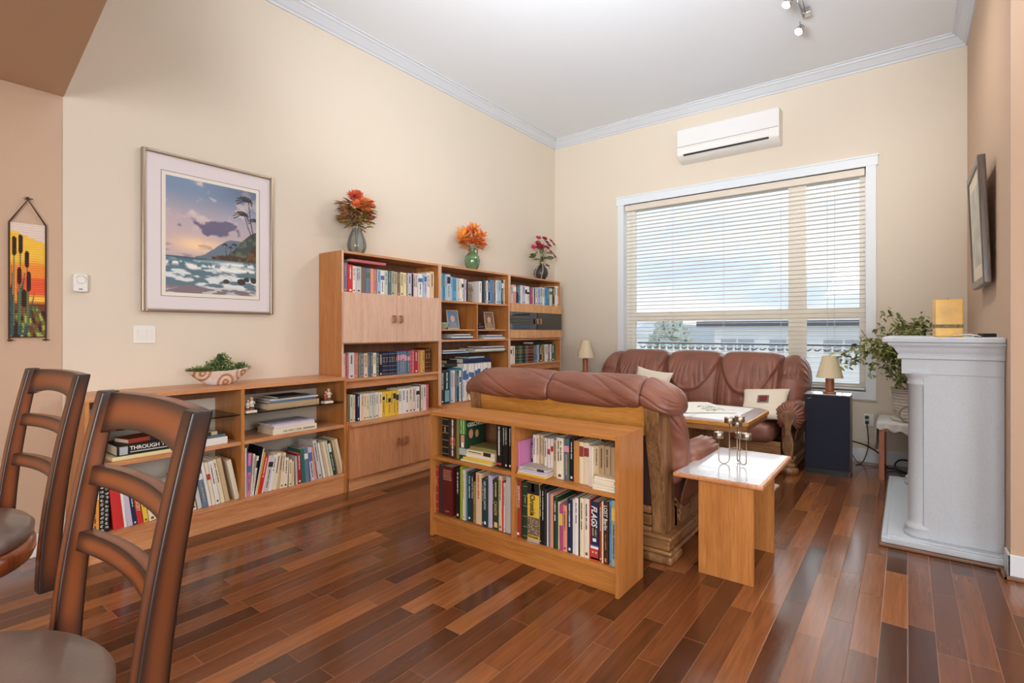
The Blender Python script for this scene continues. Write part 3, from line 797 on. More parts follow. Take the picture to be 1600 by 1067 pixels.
# ================================================================= CABINETS
def handle(parent, x, y, z):
    """small wooden bar pull on a -4..: front facing +X"""
    b = MB(); b.box(x, x+0.028, y-0.011, y+0.011, z-0.034, z-0.022); b.box(x, x+0.028, y-0.011, y+0.011, z+0.022, z+0.034); b.box(x+0.018, x+0.032, y-0.012, y+0.012, z-0.034, z+0.034)
    return b.build('handle', mat('brown_handle_wood', (160, 104, 74), 0.35), parent, bevel=0.003)
XF = -3.67
def tall(y0, y1, kind, label):
    c = thing('tall_bookcase', (-3.83, (y0+y1)/2, 0), label, 'bookcase')
    t = 0.02
    for a in (y0, y1-t):
        b = MB(); b.prism([(XL+0.006, 0), (-3.60, 0), (-3.60, 0.57), (XF, 0.57), (XF, 1.965), (XL+0.006, 1.965)], 'y', a, a+t)
        sp_ = b.build('side_panel', M_TEAK, c, bevel=0.0015)
        b = MB(); b.box(XF+0.0002, XF+0.0012, a+0.001, a+t-0.001, 0.571, 1.963); b.build('edge_highlight_band', M_DOOR, sp_)  # pale strip painting in the highlight along the panel's front edge
    b = MB(); b.box(XL+0.006, XF, y0+t, y1-t, 1.945, 1.965); b.build('top_panel', M_TEAKY, c, bevel=0.0015)
    b = MB(); b.box(XL+0.006, XL+0.012, y0+t, y1-t, 0.1, 1.945); b.build('back_panel', M_WALNUT, c)
    b = MB(); b.box(XL+0.006, -3.555, y0+t+0.002, y1-t-0.002, 0.525, 0.545); b.build('lower_ledge', M_TEAKY, c, bevel=0.002)
    b = MB(); b.box(XL+0.02, -3.60, y0+0.01, y1-0.01, 0.0, 0.098); b.build('plinth', M_TEAKY, c, bevel=0.001)
    ym = (y0+y1)/2
    for a, e, s in ((y0+0.012, ym-0.002, 1), (ym+0.002, y1-0.012, -1)):
        b = MB(); b.box(-3.60, -3.575, a, e, 0.103, 0.522); d = b.build('lower_door', wood('teak_door', (180, 118, 78), (206, 146, 104), 'z', scale=22), c, bevel=0.002)
        handle(d, -3.575, ym-s*0.04, 0.33)
    def shelf(z, x1=XF-0.002, a=y0+t, e=y1-t, th=0.02, nm='shelf'):
        b = MB(); b.box(XL+0.012, x1, a, e, z-th, z); return b.build(nm, M_TEAKY, c, bevel=0.001)
    if kind in (1, 3):
        shelf(1.627 if kind == 1 else 1.635); shelf(1.215)
        shelf(0.905 if kind == 1 else 0.915, XF+0.006)
        b = MB(); b.box(XF-0.03, XF-0.015, y0+t, y1-t, 0.825, 0.885 if kind == 1 else 0.895); b.build('shelf_rail', M_TEAKY, c)
    if kind == 1:
        for a, e, s in ((y0+0.004, ym-0.002, 1), (ym+0.002, y1-0.004, -1)):
            b = MB(); b.box(XF+0.001, XF+0.02, a, e, 1.205, 1.625); d = b.build('upper_door', M_DOOR, c, bevel=0.002); handle(d, XF+0.02, ym-s*0.04, 1.41)
    if kind == 3:
        mb_ = wood('light_teak_band', (192, 132, 82), (220, 166, 112), 'z', scale=22)
        for a, e, s in ((y0+0.006, ym-0.002, 1), (ym+0.002, y1+0.004, -1)):
            b = MB(); b.box(XF+0.001, XF+0.02, a, e, 1.53, 1.632); b.box(XF+0.001, XF+0.02, a, e, 1.22, 1.318); d = b.build('glass_door', mb_, c, bevel=0.002)
            b = MB(); b.box(XF+0.006, XF+0.012, a, e, 1.318, 1.53); b.build('smoked_pane', M_GLASSD, d)
            handle(d, XF+0.014, ym-s*0.035, 1.425)
        # glassware shelf inside
        shelf(1.42, XF-0.05)
    if kind == 2:
        shelf(1.612); shelf(1.217)
        b = MB(); b.box(XL+0.012, XF-0.001, ym-0.009, ym+0.009, 1.217, 1.592); b.build('divider', M_TEAK, c)
        shelf(1.322, XF-0.03, y0+t, ym-0.009, 0.014); shelf(1.322, XF-0.03, ym+0.009, y1-t, 0.014)
        b = MB(); b.box(XL+0.012, XF-0.02, y0+t, y1-t, 1.068, 1.074); b.build('glass_shelf', M_GLASSS, c)
        b = MB(); b.box(XL+0.012, XF-0.02, y0+t, y1-t, 0.545, 0.575); b.build('shelf', M_TEAKY, c)
    return c
Y1, Y2, Y3, Y4 = 2.506, 3.623, 4.745, 5.862
tall(Y1, Y2, 1, 'tall teak wall unit with pale double doors, nearest of the three tall units')
tall(Y2+0.002, Y3, 2, 'tall teak wall unit with open cubbyholes, between the door units')
tall(Y3+0.002, Y4, 3, 'tall teak wall unit with smoked glass doors nearest the corner')

# long low sideboard
lo = thing('sideboard', (-3.79, 1.665, 0), 'long low open teak sideboard against left wall under framed seascape', 'sideboard')
ya, yb, xf = 0.832, 2.503, -3.60
b = MB(); b.box(XL+0.004, xf+0.005, ya, yb, 0.905, 0.93); b.build('top', M_TEAKY, lo, bevel=0.002)
for a in (ya, yb-0.02):
    b = MB(); b.box(XL+0.004, xf, a, a+0.02, 0, 0.905); b.build('side_panel', M_TEAK, lo, bevel=0.001)
b = MB(); b.box(XL+0.004, xf+0.001, 1.672, 1.696, 0.156, 0.904); b.build('divider', M_TEAK, lo, bevel=0.001)
b = MB(); b.box(XL+0.004, xf, ya+0.02, yb-0.02, 0.130, 0.155); b.build('bottom_shelf', M_TEAKY, lo, bevel=0.001)
b = MB(); b.box(XL+0.1, xf-0.004, ya+0.02, yb-0.02, 0.0, 0.128); b.build('plinth', M_TEAKY, lo, bevel=0.001)
for a, e in ((ya+0.02, 1.672), (1.696, yb-0.02)):
    b = MB(); b.box(XL+0.004, xf-0.002, a, e, 0.526, 0.551); b.build('shelf', M_TEAKY, lo, bevel=0.001)
    b = MB(); b.box(XL+0.004, xf-0.012, a, e, 0.728, 0.734); b.build('glass_shelf', M_GLASSS, lo)
b = MB(); b.box(XL+0.002, XL+0.010, ya+0.02, yb-0.02, 0.82, 0.905); b.box(XL+0.002, XL+0.010, ya+0.02, yb-0.02, 0.155, 0.30); b.build('back_rail', M_WALNUT, lo)

# low bookcase behind the loveseat
sc_ = thing('low_bookcase', (-1.77, 2.46, 0), 'low honey teak bookcase full of books behind the leather loveseat', 'bookcase')
xa, xb, y0_, y1_ = -2.424, -1.113, 2.306, 2.60
b = MB(); b.box(xa+0.02, xb-0.02, y0_, y1_, 0.766, 0.79); b.build('top', M_TEAKX, sc_, bevel=0.001)
for a in (xa, xb-0.02):
    b = MB(); b.box(a, a+0.02, y0_, y1_, 0, 0.79); b.build('side_panel', M_TEAK, sc_, bevel=0.001)
b = MB(); b.box(-1.771, -1.749, y0_+0.001, y1_-0.005, 0.14, 0.766); b.build('divider', M_TEAK, sc_, bevel=0.001)
b = MB(); b.box(xa+0.02, xb-0.02, y0_+0.002, y1_, 0.117, 0.14); b.build('bottom_shelf', M_TEAKX, sc_, bevel=0.001)
b = MB(); b.box(xa+0.02, xb-0.02, y0_+0.03, y1_-0.02, 0, 0.115); b.build('plinth', M_TEAKX, sc_, bevel=0.001)
b = MB(); b.box(xa+0.02, -1.771, y0_+0.003, y1_-0.005, 0.487, 0.508); b.build('shelf', M_TEAKX, sc_, bevel=0.001)
b = MB(); b.box(-1.749, xb-0.02, y0_+0.003, y1_-0.005, 0.483, 0.504); b.build('shelf', M_TEAKX, sc_, bevel=0.001)
b = MB(); b.box(xa+0.02, xb-0.02, y1_-0.006, y1_-0.001, 0.14, 0.766); b.build('back_panel', M_WALNUT, sc_)

# ================================================================= BOOKS
PAL = {'lavender': (196, 190, 210), 'dusty purple': (124, 108, 134), 'red': (198, 48, 48), 'white': (232, 230, 226), 'pale grey': (200, 198, 196),
 'grey brown': (118, 100, 92), 'slate blue': (98, 122, 148), 'salmon': (222, 150, 124), 'dusty rose': (186, 118, 118), 'light blue': (160, 192, 216),
 'pale green': (200, 208, 190), 'slate': (88, 104, 116), 'sage': (158, 170, 154), 'tan': (200, 176, 138), 'pale yellow': (222, 210, 158), 'cream': (232, 218, 188),
 'olive': (130, 124, 74), 'black': (24, 24, 26), 'pink white': (228, 212, 210), 'peach': (226, 196, 162), 'rose': (200, 104, 110), 'navy': (34, 44, 76),
 'teal': (60, 120, 124), 'magenta': (176, 72, 124), 'crimson': (160, 44, 52), 'gold': (198, 160, 88), 'maroon': (92, 28, 28), 'dark brown': (66, 42, 32),
 'yellow': (226, 188, 66), 'cyan': (84, 166, 192), 'teal blue': (64, 130, 158), 'sky blue': (98, 150, 200), 'charcoal': (54, 50, 50), 'forest green': (38, 66, 46),
 'sea green': (44, 104, 92), 'dark teal': (28, 62, 68), 'lime': (148, 168, 54), 'pink': (204, 128, 180), 'ivory': (232, 222, 200), 'ochre': (196, 140, 78),
 'taupe': (176, 150, 116), 'brick': (150, 62, 40), 'orange': (236, 156, 66)}
def bmat(cn): return mat(cn.replace(' ', '_')+'_book_cloth', PAL[cn], 0.5, spec=0.35)
def ink(cn, col):
    return mat('ink_'+cn, col, 0.6)
INK_W = ink('white', (236, 232, 222)); INK_K = ink('black', (28, 26, 28)); INK_G = ink('gold', (200, 168, 104)); INK_R = ink('red', (176, 44, 40))
def text_obj(name, s, size, m, parent, mtx, ext=0.0006, shear=0.0, bold=0):
    cu = bpy.data.curves.new(name, 'FONT'); cu.body = s; cu.size = size; cu.extrude = ext; cu.align_x = 'LEFT'; cu.shear = shear; cu.offset = bold; cu.resolution_u = 3
    tmp = bpy.data.objects.new(name, cu); me = bpy.data.meshes.new_from_object(tmp)
    bpy.data.objects.remove(tmp); bpy.data.curves.remove(cu)
    me.transform(mtx); me.materials.clear(); me.materials.append(m)
    o = bpy.data.objects.new(name, me); COL.objects.link(o); o.parent = parent; o['_o'] = (0, 0, 0); return o
def M4(ex, ey, ez, o): # columns
    return Matrix(((ex[0], ey[0], ez[0], o[0]), (ex[1], ey[1], ez[1], o[1]), (ex[2], ey[2], ez[2], o[2]), (0, 0, 0, 1)))
def spine_text(o, s, w, h, z0, z1, m, shear=0, bold=0.0, name='title', xoff=0.5, fill=0.74):
    """vertical text reading down the spine (-y face)"""
    tmp = text_obj(name, s, 1.0, m, o, Matrix.Identity(4), 0.0, shear, bold)
    me = tmp.data; xs = [v.co.x for v in me.vertices]; ys = [v.co.y for v in me.vertices]
    lx, ly = max(xs)-min(xs), max(ys)-min(ys)
    k = min((z1-z0)/lx, w*fill/ly); ky = min(w*fill/ly, k*1.6)
    lx0, ly0 = min(xs), min(ys)
    kx = (z1-z0)/lx if (z1-z0)/lx < k*1.5 else k*1.2
    for v in me.vertices:
        x, y = v.co.x-lx0, v.co.y-ly0
        v.co = (w*xoff-ly*ky/2+y*ky, -0.0034, z1-x*kx)
    return tmp
SPECIAL = {'R7': (0.25, 0.92)}
INK_D = ink('dark_grey', (86, 74, 70))
TEXTC = lambda cn: INK_D if sum(PAL[cn]) > 430 else (INK_W if sum(PAL[cn]) < 300 else INK_G)
def book(w, h, d, cn, style, seed):
    """local: thickness x 0..w, spine at y=0 facing -y, height z; returns cover object with children"""
    rs = random.Random(seed); t = min(0.0028, w*0.16)
    b = MB()
    b.box(0, t, 0, d, 0, h); b.box(w-t, w, 0, d, 0, h)
    n = 5; out = [(w*i/n, -0.0015*math.sin(PI*i/n)*min(1, w/0.02)) for i in range(n+1)]
    b.prism(out+[(w-t*0.5, t), (t*0.5, t)], 'z', 0, h)
    o = b.build('book', bmat(cn)); o['_o'] = (0, 0, 0)
    g = MB(); g.box(t, w-t, t, d-0.004, 0.003, h-0.004); g.build('page_block', M_PAGE, o)
    e = -0.0022*min(1, w/0.02)-0.0004; yy = (e, e+0.001)
    def patch(x0, x1, z0, z1, m, nm, dy=0):
        p = MB(); p.box(x0, x1, yy[0]-dy, 0.0, z0, z1); return p.build(nm, m, o)
    def faux(z0, z1, m, cols=1, nm='title'):
        p = MB(); cw = w*0.26 if cols == 1 else w*0.18
        for c_ in range(cols):
            xc = w/2 if cols == 1 else w*(0.32+0.36*c_); z = z1
            while z > z0:
                l = rs.uniform(0.003, 0.006)
                if rs.random() < 0.86: p.box(xc-cw/2, xc+cw/2*rs.uniform(0.5, 1), yy[0]-0.0003, 0, z-l*0.75, z)
                if rs.random() < 0.5: p.box(xc-cw/2*rs.uniform(0.2, 1), xc-cw*0.1, yy[0]-0.0003, 0, z-l*0.95, z)
                z -= l
        if p.v: p.build(nm, m, o)
    tc_ = TEXTC(cn)
    if style == 't':
        a = rs.uniform(0.35, 0.5); faux(h*(0.92-a), h*0.92, tc_, 2 if w > 0.032 and rs.random() < 0.5 else 1)
        if rs.random() < 0.6: patch(w*0.3, w*0.7, h*0.05, h*0.05+min(w*0.5, 0.014), tc_, 'publisher_mark')
    elif style == 'b':
        p = MB()
        for k in (0.06, 0.22, 0.40, 0.58, 0.76, 0.92): p.box(0.0005, w-0.0005, yy[0], 0, h*k, h*k+0.0035)
        p.build('gold_band', M_GOLD, o); faux(h*0.62, h*0.74, INK_G)
    elif style[0] == 'l':
        lc = {'g': (70, 110, 84), 'b': (72, 104, 160), 'k': (36, 34, 38), 'w': (230, 226, 218), 'p': (214, 150, 162), 'r': (180, 50, 50), 'm': (140, 56, 50), 'y': (220, 190, 90)}[style[1]]
        m_ = ink('label_'+style[1], lc); q = rs.uniform(0.55, 0.7)
        patch(0.0004, w-0.0004, h*q, h*(q+rs.uniform(0.12, 0.26)), m_, 'spine_label')
        if rs.random() < 0.6: faux(h*0.12, h*(q-0.06), tc_)
    elif style == 'R0': faux(h*0.06, h*0.96, INK_W); patch(w*0.05, w*0.95, h*0.3, h*0.5, mat('portrait_patch', (150, 70, 46), 0.6), 'spine_picture')
    elif style == 'R1':
        patch(0, w, h*0.62, h*0.99, mat('green_title_patch', (60, 130, 66), 0.5), 'title_panel'); faux(h*0.64, h*0.97, ink('pale_yellow', (226, 222, 150)), 2)
        patch(w*0.25, w*0.75, h*0.42, h*0.60, mat('portrait_face', (206, 150, 116), 0.6), 'portrait')
        patch(w*0.3, w*0.7, h*0.30, h*0.42, INK_W, 'shirt'); patch(0, w, h*0.12, h*0.28, mat('landscape_patch', (168, 190, 180), 0.6), 'landscape')
        text_obj('cover_title', 'GESCHICHTE', 0.034, INK_W, o, M4((0, 1, 0), (0, 0, 1), (1, 0, 0), (w+0.0006, 0.012, h*0.80)), bold=0.0006)
        p = MB()
        for cy, cz, r in ((0.045, h*0.62, 0.024), (0.10, h*0.60, 0.02)):
            p.prism([(cy+r*0.8*math.cos(a*PI/8), cz+r*1.2*math.sin(a*PI/8)) for a in range(16)], 'x', w, w+0.001)
        p.build('cover_portrait', mat('portrait_face', (206, 150, 116), 0.6), o)
    elif style == 'R2':
        faux(h*0.28, h*0.93, INK_W); patch(w*0.1, w*0.9, h*0.05, h*0.10, mat('red_label', (190, 60, 50), 0.5), 'publisher_mark')
    elif style == 'R3':
        p = MB()
        for k in range(5):
            zz = h*(0.90-0.045*k); x = w*0.10
            while x < w*0.86:
                l = rs.uniform(0.004, 0.008); p.box(x, x+l*0.8, yy[0]-0.0004, 0, zz, zz+h*0.03); x += l+0.001
        p.build('title', mat('faded_gold', (176, 112, 88), 0.5), o); patch(w*0.3, w*0.7, h*0.07, h*0.09, M_GOLD, 'publisher_mark')
    elif style == 'R4': faux(h*0.5, h*0.96, mat('ink_orange', (206, 110, 60), 0.6), 1)
    elif style == 'R5': spine_text(o, 'DER LEBENDIGE GARTEN', w, h, h*0.36, h*0.95, INK_W); patch(w*0.3, w*0.7, h*0.05, h*0.11, INK_W, 'publisher_mark')
    elif style == 'R6':
        spine_text(o, 'CANADA', w, h, h*0.28, h*0.56, mat('ink_cream', (220, 200, 140), 0.6)); faux(h*0.66, h*0.94, mat('ink_cream', (220, 200, 140), 0.6)); patch(w*0.15, w*0.85, h*0.04, h*0.14, mat('ink_cream', (220, 200, 140), 0.6), 'publisher_mark')
    elif style == 'R7':
        faux(h*0.44, h*0.95, INK_W); patch(w*0.1, w*0.9, h*0.06, h*0.40, mat('cover_picture', (122, 168, 176), 0.6), 'spine_picture')
    elif style == 'R8':
        patch(0.0004, w-0.0004, h*0.80, h*0.995, INK_K, 'top_band'); patch(w*0.35, w*0.6, h*0.84, h*0.98, mat('photo_grey', (170, 175, 180), 0.6), 'photograph')
        spine_text(o, 'Chronicle', w, h, h*0.445, h*0.79, INK_K, bold=0.03, xoff=0.45, fill=0.62); 
        p = MB()
        for k in range(90):
            x = rs.uniform(0.02, 0.9)*w; z = h*rs.uniform(0.13, 0.41); s_ = rs.uniform(0.002, 0.005); p.box(x, x+s_, yy[0]-0.0002, 0, z, z+s_)
        patch(0.0004, w-0.0004, h*0.12, h*0.42, mat('crowd_photo', (110, 92, 74), 0.6), 'photograph'); p.build('crowd', mat('crowd_light', (206, 190, 160), 0.6), o)
        tm = text_obj('lower_title', 'Chronicle', 0.017, INK_K, o, M4((1, 0, 0), (0, 0, 1), (0, -1, 0), (w*0.06, yy[0]-0.0003, h*0.075)), bold=0.0003); patch(0.0004, w-0.0004, 0.002, h*0.05, mat('photo_grey', (170, 175, 180), 0.6), 'foot_photograph')
    elif style == 'R9':
        spine_text(o, 'FLAGS', w, h, h*0.57, h*0.93, INK_W, shear=0.25, bold=0.025); faux(h*0.42, h*0.56, INK_G, 2)
        patch(w*0.28, w*0.72, h*0.33, h*0.385, INK_W, 'emblem'); patch(0.0004, w-0.0004, h*0.25, h*0.27, ink('label_b', (72, 104, 160)), 'blue_stripe')
        patch(0.0004, w-0.0004, h*0.21, h*0.25, INK_W, 'white_stripe'); patch(0.0004, w-0.0004, 0.002, h*0.21, mat('ink_flag_red', (188, 60, 48), 0.6), 'red_field')
        p = MB()
        for cx in (0.3, 0.72):
            pts = []
            for k in range(10):
                r = 0.0065 if k % 2 == 0 else 0.0026; a = PI/2+k*PI/5; pts.append((w*cx+r*math.cos(a), h*0.15+r*math.sin(a)))
            p.prism(pts, 'y', yy[0]-0.0006, 0)
        p.build('star', INK_W, o); patch(0.0004, w-0.0004, 0.03*h, 0.06*h, INK_W, 'white_line')
    elif style == 'RA':
        spine_text(o, 'LOST Berlin', w, h, h*0.55, h*0.94, INK_W, bold=0.01); faux(h*0.22, h*0.48, mat('ink_orange', (206, 110, 60), 0.6)); patch(w*0.3, w*0.7, h*0.04, h*0.1, mat('ink_orange', (206, 110, 60), 0.6), 'publisher_mark')
    elif style == 'RB': spine_text(o, 'COOKERY', w, h, h*0.40, h*0.96, mat('ink_cream', (220, 200, 140), 0.6), bold=0.02)
    elif style == 'R*':
        p = MB()
        for cx in (0.25, 0.75):
            for k in range(11):
                for r in (0.0075, 0.0045, 0.0018):
                    zc_ = h*(0.05+0.09*k)+(0.012 if cx > 0.5 else 0); a0 = rs.uniform(0, 6)
                    pts = [(w*cx+r*math.cos(a0+q*0.5), yy[0]-0.0002, zc_+r*math.sin(a0+q*0.5)) for q in range(9)]
                    p.tube(pts, 0.0009, 4)
        p.build('swirl_pattern', INK_W, o)
    return o
ORD = ['first', 'second', 'third', 'fourth', 'fifth', 'sixth', 'seventh', 'eighth', 'ninth', 'tenth', 'eleventh', 'twelfth', 'thirteenth', 'fourteenth', 'fifteenth', 'sixteenth', 'seventeenth', 'eighteenth', 'nineteenth', 'twentieth']
for q in ['first', 'second', 'third', 'fourth', 'fifth', 'sixth', 'seventh', 'eighth', 'ninth']: ORD.append('twenty-'+q)
ORD += ['thirtieth', 'thirty-first', 'thirty-second', 'thirty-third']
NAMED = {'R1': 'thick green book with portraits and white GESCHICHTE cover title', 'R3': 'very thick maroon book with gold title block', 'R5': 'dark teal book titled DER LEBENDIGE GARTEN',
 'R6': 'dark green book titled CANADA', 'R8': 'thick yellow and black book titled Chronicle', 'R9': 'thick navy book titled FLAGS with stars', 'RA': 'dark brown book titled LOST Berlin', 'RB': 'red book titled COOKERY', 'R*': 'tall black binder with white swirl pattern', 'R7': 'dark teal book with white title and landscape'}
def near(n, i):
    """ordinal from the closer end of the row"""
    return (ORD[i]+' from left') if i < n/2 else (ORD[n-1-i]+' from right' if i < n-1 else 'last at right')
for key, desc, group, facing, plane, z, items in ROWS:
    n = len(items)
    for i, (p0, w, h, cn, st, lean, dpl) in enumerate(items):
        w = max(w-0.0008, 0.005)
        h = min(h, {'i': 0.252, 'a': 0.30, 'e': 0.31, 'm': 0.345, 'n': 0.345, 'l': 0.335, 'j': 0.33}.get(key, 0.42))
        d = min(0.20 if facing == '+X' else 0.17, max(0.13, h*0.72))
        if dpl > 0: d = min(d, 0.14)
        if key == 'h' and i >= 10: d = 0.17
        o = book(w, h, d, cn, st, hash((key, i)) % 1000 if False else i*7+ord(key[0])*31)
        th = D2R(lean); lift = w*math.sin(th) if th > 0 else 0
        jit = 0.0 if lean else random.uniform(-0.004, 0.006)
        if facing == '+X':
            o.location = (plane+dpl+jit, p0, z+0.0005+lift); o.rotation_euler = (0, th, PI/2)
        else:
            o.location = (p0, plane+dpl+jit, z+0.0005+lift); o.rotation_euler = (0, th, 0)
        if st in NAMED: lab = NAMED[st]+', '+desc
        else:
            l_ = cn+' book, '+near(n, i); nb = []
            if 0 < i < n-1 and items[i-1][3] != cn and items[i+1][3] != cn: nb = [' between '+items[i-1][3]+' and '+items[i+1][3]]
            lab = l_+(nb[0] if nb else '')+', '+desc
            if len(lab.split()) > 16: lab = l_+', '+desc
        if len(lab.split()) > 16: lab = NAMED[st]+', '+' '.join(desc.split()[:3])
        tag(o, lab, 'book', group)

# pink booklet and flat stacks: facing +X stacks lie with spine toward +X, facing -Y toward -Y
def flat(p0, p1, thick, depth, z, cn, style, facing, plane, label, group, yaw=0, seed=1):
    o = book(thick, p1-p0, depth, cn, style, seed)
    # lay flat: thickness -> up, height -> along the shelf
    if facing == '+X': o.location = (plane, p0, z+thick+0.0004); o.rotation_euler = (0, PI/2, PI/2+yaw)
    else: o.location = (p0, plane, z+thick+0.0004); o.rotation_euler = (0, PI/2, yaw)
    return tag(o, label, 'book', group)
def stack(lst, z, facing, plane, group):
    for k, (p0, p1, th, dp, cn, st, yaw, label, off) in enumerate(lst):
        o = flat(p0, p1, th, dp, z, cn, st, facing, plane+off, label, group, yaw, 50+k); z += th+0.0008
    return z, o
g_ = 'flat stack of books in the upper left bay of the low bookcase'
stack([(-2.172, -1.935, 0.012, 0.16, 'pale yellow', 'n', 0, 'thin pale yellow book at bottom of small flat stack, low bookcase', -0.012),
 (-2.160, -1.930, 0.014, 0.16, 'yellow', 'n', 0.02, 'yellow book second from bottom of small flat stack, low bookcase', -0.005),
 (-2.160, -1.915, 0.022, 0.16, 'ivory', 'n', 0, 'ivory paperback in middle of small flat stack, low bookcase', 0.0),
 (-2.150, -1.915, 0.022, 0.15, 'cream', 'lk', -0.03, 'cream book with dark picture label, low bookcase flat stack', 0.004),
 (-2.115, -1.915, 0.020, 0.15, 'olive', 'n', 0.05, 'olive patterned book topmost of small flat stack, low bookcase', 0.008)], 0.509, '-Y', 2.335, g_)
g_ = 'magazines lying in the upper right bay of the low bookcase'
stack([(-1.735, -1.545, 0.010, 0.15, 'yellow', 'n', -0.02, 'thin yellow booklet at bottom of magazine stack beside pink book', -0.01),
 (-1.730, -1.540, 0.008, 0.15, 'pink white', 'n', 0.0, 'pink white booklet under lavender magazine in low bookcase', -0.01),
 (-1.728, -1.536, 0.010, 0.15, 'lavender', 'n', 0.03, 'lavender magazine second from top beside pink book', -0.008),
 (-1.725, -1.545, 0.012, 0.15, 'pale grey', 'lk', 0.06, 'grey illustrated magazine topmost of stack beside pink book', -0.004)], 0.5045, '-Y', 2.325, g_)
g_ = 'cream paperbacks stacked flat at right of the low bookcase'
for k in range(5):
    flat(-1.262+0.002*k, -1.139-0.003*(k % 2), 0.0125, 0.10, 0.505+0.0135*k, 'ivory', 'n', '-Y', 2.318+0.002*(k % 3), 'slim ivory paperback, '+['bottom', 'second from bottom', 'middle', 'second from top', 'topmost'][k]+' of five stacked at right end of low bookcase', g_, 0.01*(k % 2), 90+k)
# pink cover standing proud of its row: front board faces the stack
# sideboard stacks
g_ = 'large books lying on the left shelf of the sideboard'
z_, o_ = stack([(0.96, 1.28, 0.022, 0.24, 'pale yellow', 'n', 0, 'large thin pale yellow book under black photography book on sideboard', 0.0),
 (0.985, 1.29, 0.058, 0.22, 'black', 'n', 0, 'thick black book titled THROUGH THE LENS lying in sideboard', -0.01)], 0.552, '+X', -3.62, g_)
text_obj('title', 'THROUGH THE LENS', 0.031, INK_W, o_, M4((0, 0, 1), (-1, 0, 0), (0, -1, 0), (0.030, -0.003, 0.062)), bold=0.0004)
p = MB(); p.box(0.006, 0.052, -0.0032, 0, 0.012, 0.052); p.build('spine_picture', mat('photo_grey', (170, 175, 180), 0.6), o_)
p = MB(); z = 0.065
while z < 0.28: p.box(0.039, 0.044, -0.003, 0, z, z+0.004); z += 0.0055
p.build('subtitle', INK_W, o_)
o_ = flat(1.05, 1.24, 0.026, 0.15, z_, 'brick', 'lk', '+X', -3.66, 'small orange and black book on top of THROUGH THE LENS book', g_, 0.22, 61)
g_ = 'books lying at right of the sideboard left shelf'
z_, o_ = stack([(1.285, 1.592, 0.046, 0.23, 'white', 'n', 0, 'thick white book at bottom of stack beside sideboard divider', 0.0),
 (1.30, 1.585, 0.014, 0.22, 'slate', 'n', 0.02, 'thin grey book between white book and magazine in sideboard', -0.004),
 (1.31, 1.545, 0.022, 0.20, 'tan', 'lk', 0.10, 'patterned tan magazine topmost of stack beside sideboard divider', -0.015)], 0.552, '+X', -3.62, g_)
g_ = 'books lying on the right shelf of the sideboard'
z_, o_ = stack([(1.905, 2.25, 0.042, 0.23, 'ivory', 'n', 0, 'ivory book titled DIE WELT DER at bottom of sideboard right stack', 0.0),
 (1.915, 2.235, 0.022, 0.22, 'pink white', 'n', 0.0, 'pink white book in middle of sideboard right stack', -0.004),
 (1.90, 2.235, 0.010, 0.22, 'lavender', 'n', 0.03, 'thin lavender book topmost of sideboard right stack', 0.0)], 0.552, '+X', -3.62, g_)
b_ = [o for o in bpy.data.objects if o.get('label', '').startswith('ivory book titled DIE')][0]
text_obj('title', 'DIE WELT DER', 0.022, mat('ink_grey', (120, 120, 118), 0.6), b_, M4((0, 0, 1), (-1, 0, 0), (0, -1, 0), (0.030, -0.003, 0.075)))
p = MB(); z = 0.235
while z < 0.325: p.box(0.017, 0.030, -0.003, 0, z, z+0.006); z += 0.0095
p.build('subtitle', mat('ink_grey', (120, 120, 118), 0.6), b_)
g_ = 'books lying on the glass shelf of the sideboard'
z_, o_ = stack([(1.875, 2.29, 0.042, 0.22, 'taupe', 'n', 0, 'thick taupe book at bottom of glass shelf stack in sideboard', 0.0),
 (1.90, 2.26, 0.018, 0.22, 'slate blue', 'n', 0.02, 'slate blue book on taupe book on sideboard glass shelf', 0.0),
 (1.90, 2.275, 0.012, 0.20, 'pale grey', 'n', -0.03, 'thin pale grey book near top of sideboard glass shelf stack', 0.0),
 (1.955, 2.20, 0.012, 0.20, 'charcoal', 'n', 0.04, 'charcoal book topmost of sideboard glass shelf stack', 0.01)], 0.7345, '+X', -3.65, g_)
g_ = 'flat books above rows of the wall unit'
flat(2.62, 2.995, 0.022, 0.17, 1.627+0.262, 'rose', 'n', '+X', -3.715, 'rose book lying across the top row of left tall bookcase', g_, 0, 71)
flat(5.30, 5.74, 0.026, 0.16, 0.915+0.226, 'black', 'n', '+X', -3.72, 'black folder lying on the row below glass doors', g_, 0, 72)
stack([(3.99, 4.45, 0.045, 0.2, 'navy', 'n', 0, 'large navy volume lying on white ringbinders in middle bookcase', 0.0),
 (4.08, 4.34, 0.014, 0.2, 'light blue', 'n', 0.03, 'light blue booklet on top of navy volume in middle bookcase', 0.0)], 0.575+0.392, '+X', -3.70, g_)
for k, (a, e, cn, nm) in enumerate(((3.80, 4.02, 'charcoal', 'charcoal album lying lower on row at left of middle bookcase'), (3.83, 3.98, 'black', 'black album lying upper on row at left of middle bookcase'))):
    flat(a, e, 0.035, 0.17, 0.575+0.355+0.036*k, cn, 'n', '+X', -3.78, nm, g_, 0, 75+k)
g_ = 'booklets lying in the low cubbyholes of the middle bookcase'
stack([(3.70, 4.14, 0.014, 0.2, 'navy', 'n', 0, 'navy booklet at bottom of left cubbyhole pile', 0.0), (3.82, 4.15, 0.014, 0.2, 'white', 'n', 0, 'white booklet second in left cubbyhole pile', 0.0),
 (3.83, 4.15, 0.012, 0.2, 'slate', 'n', 0.02, 'slate booklet third in left cubbyhole pile', 0.0), (3.84, 4.11, 0.012, 0.2, 'pale grey', 'n', 0, 'pale grey booklet topmost in left cubbyhole pile', 0.0)], 1.2175, '+X', -3.70, g_)
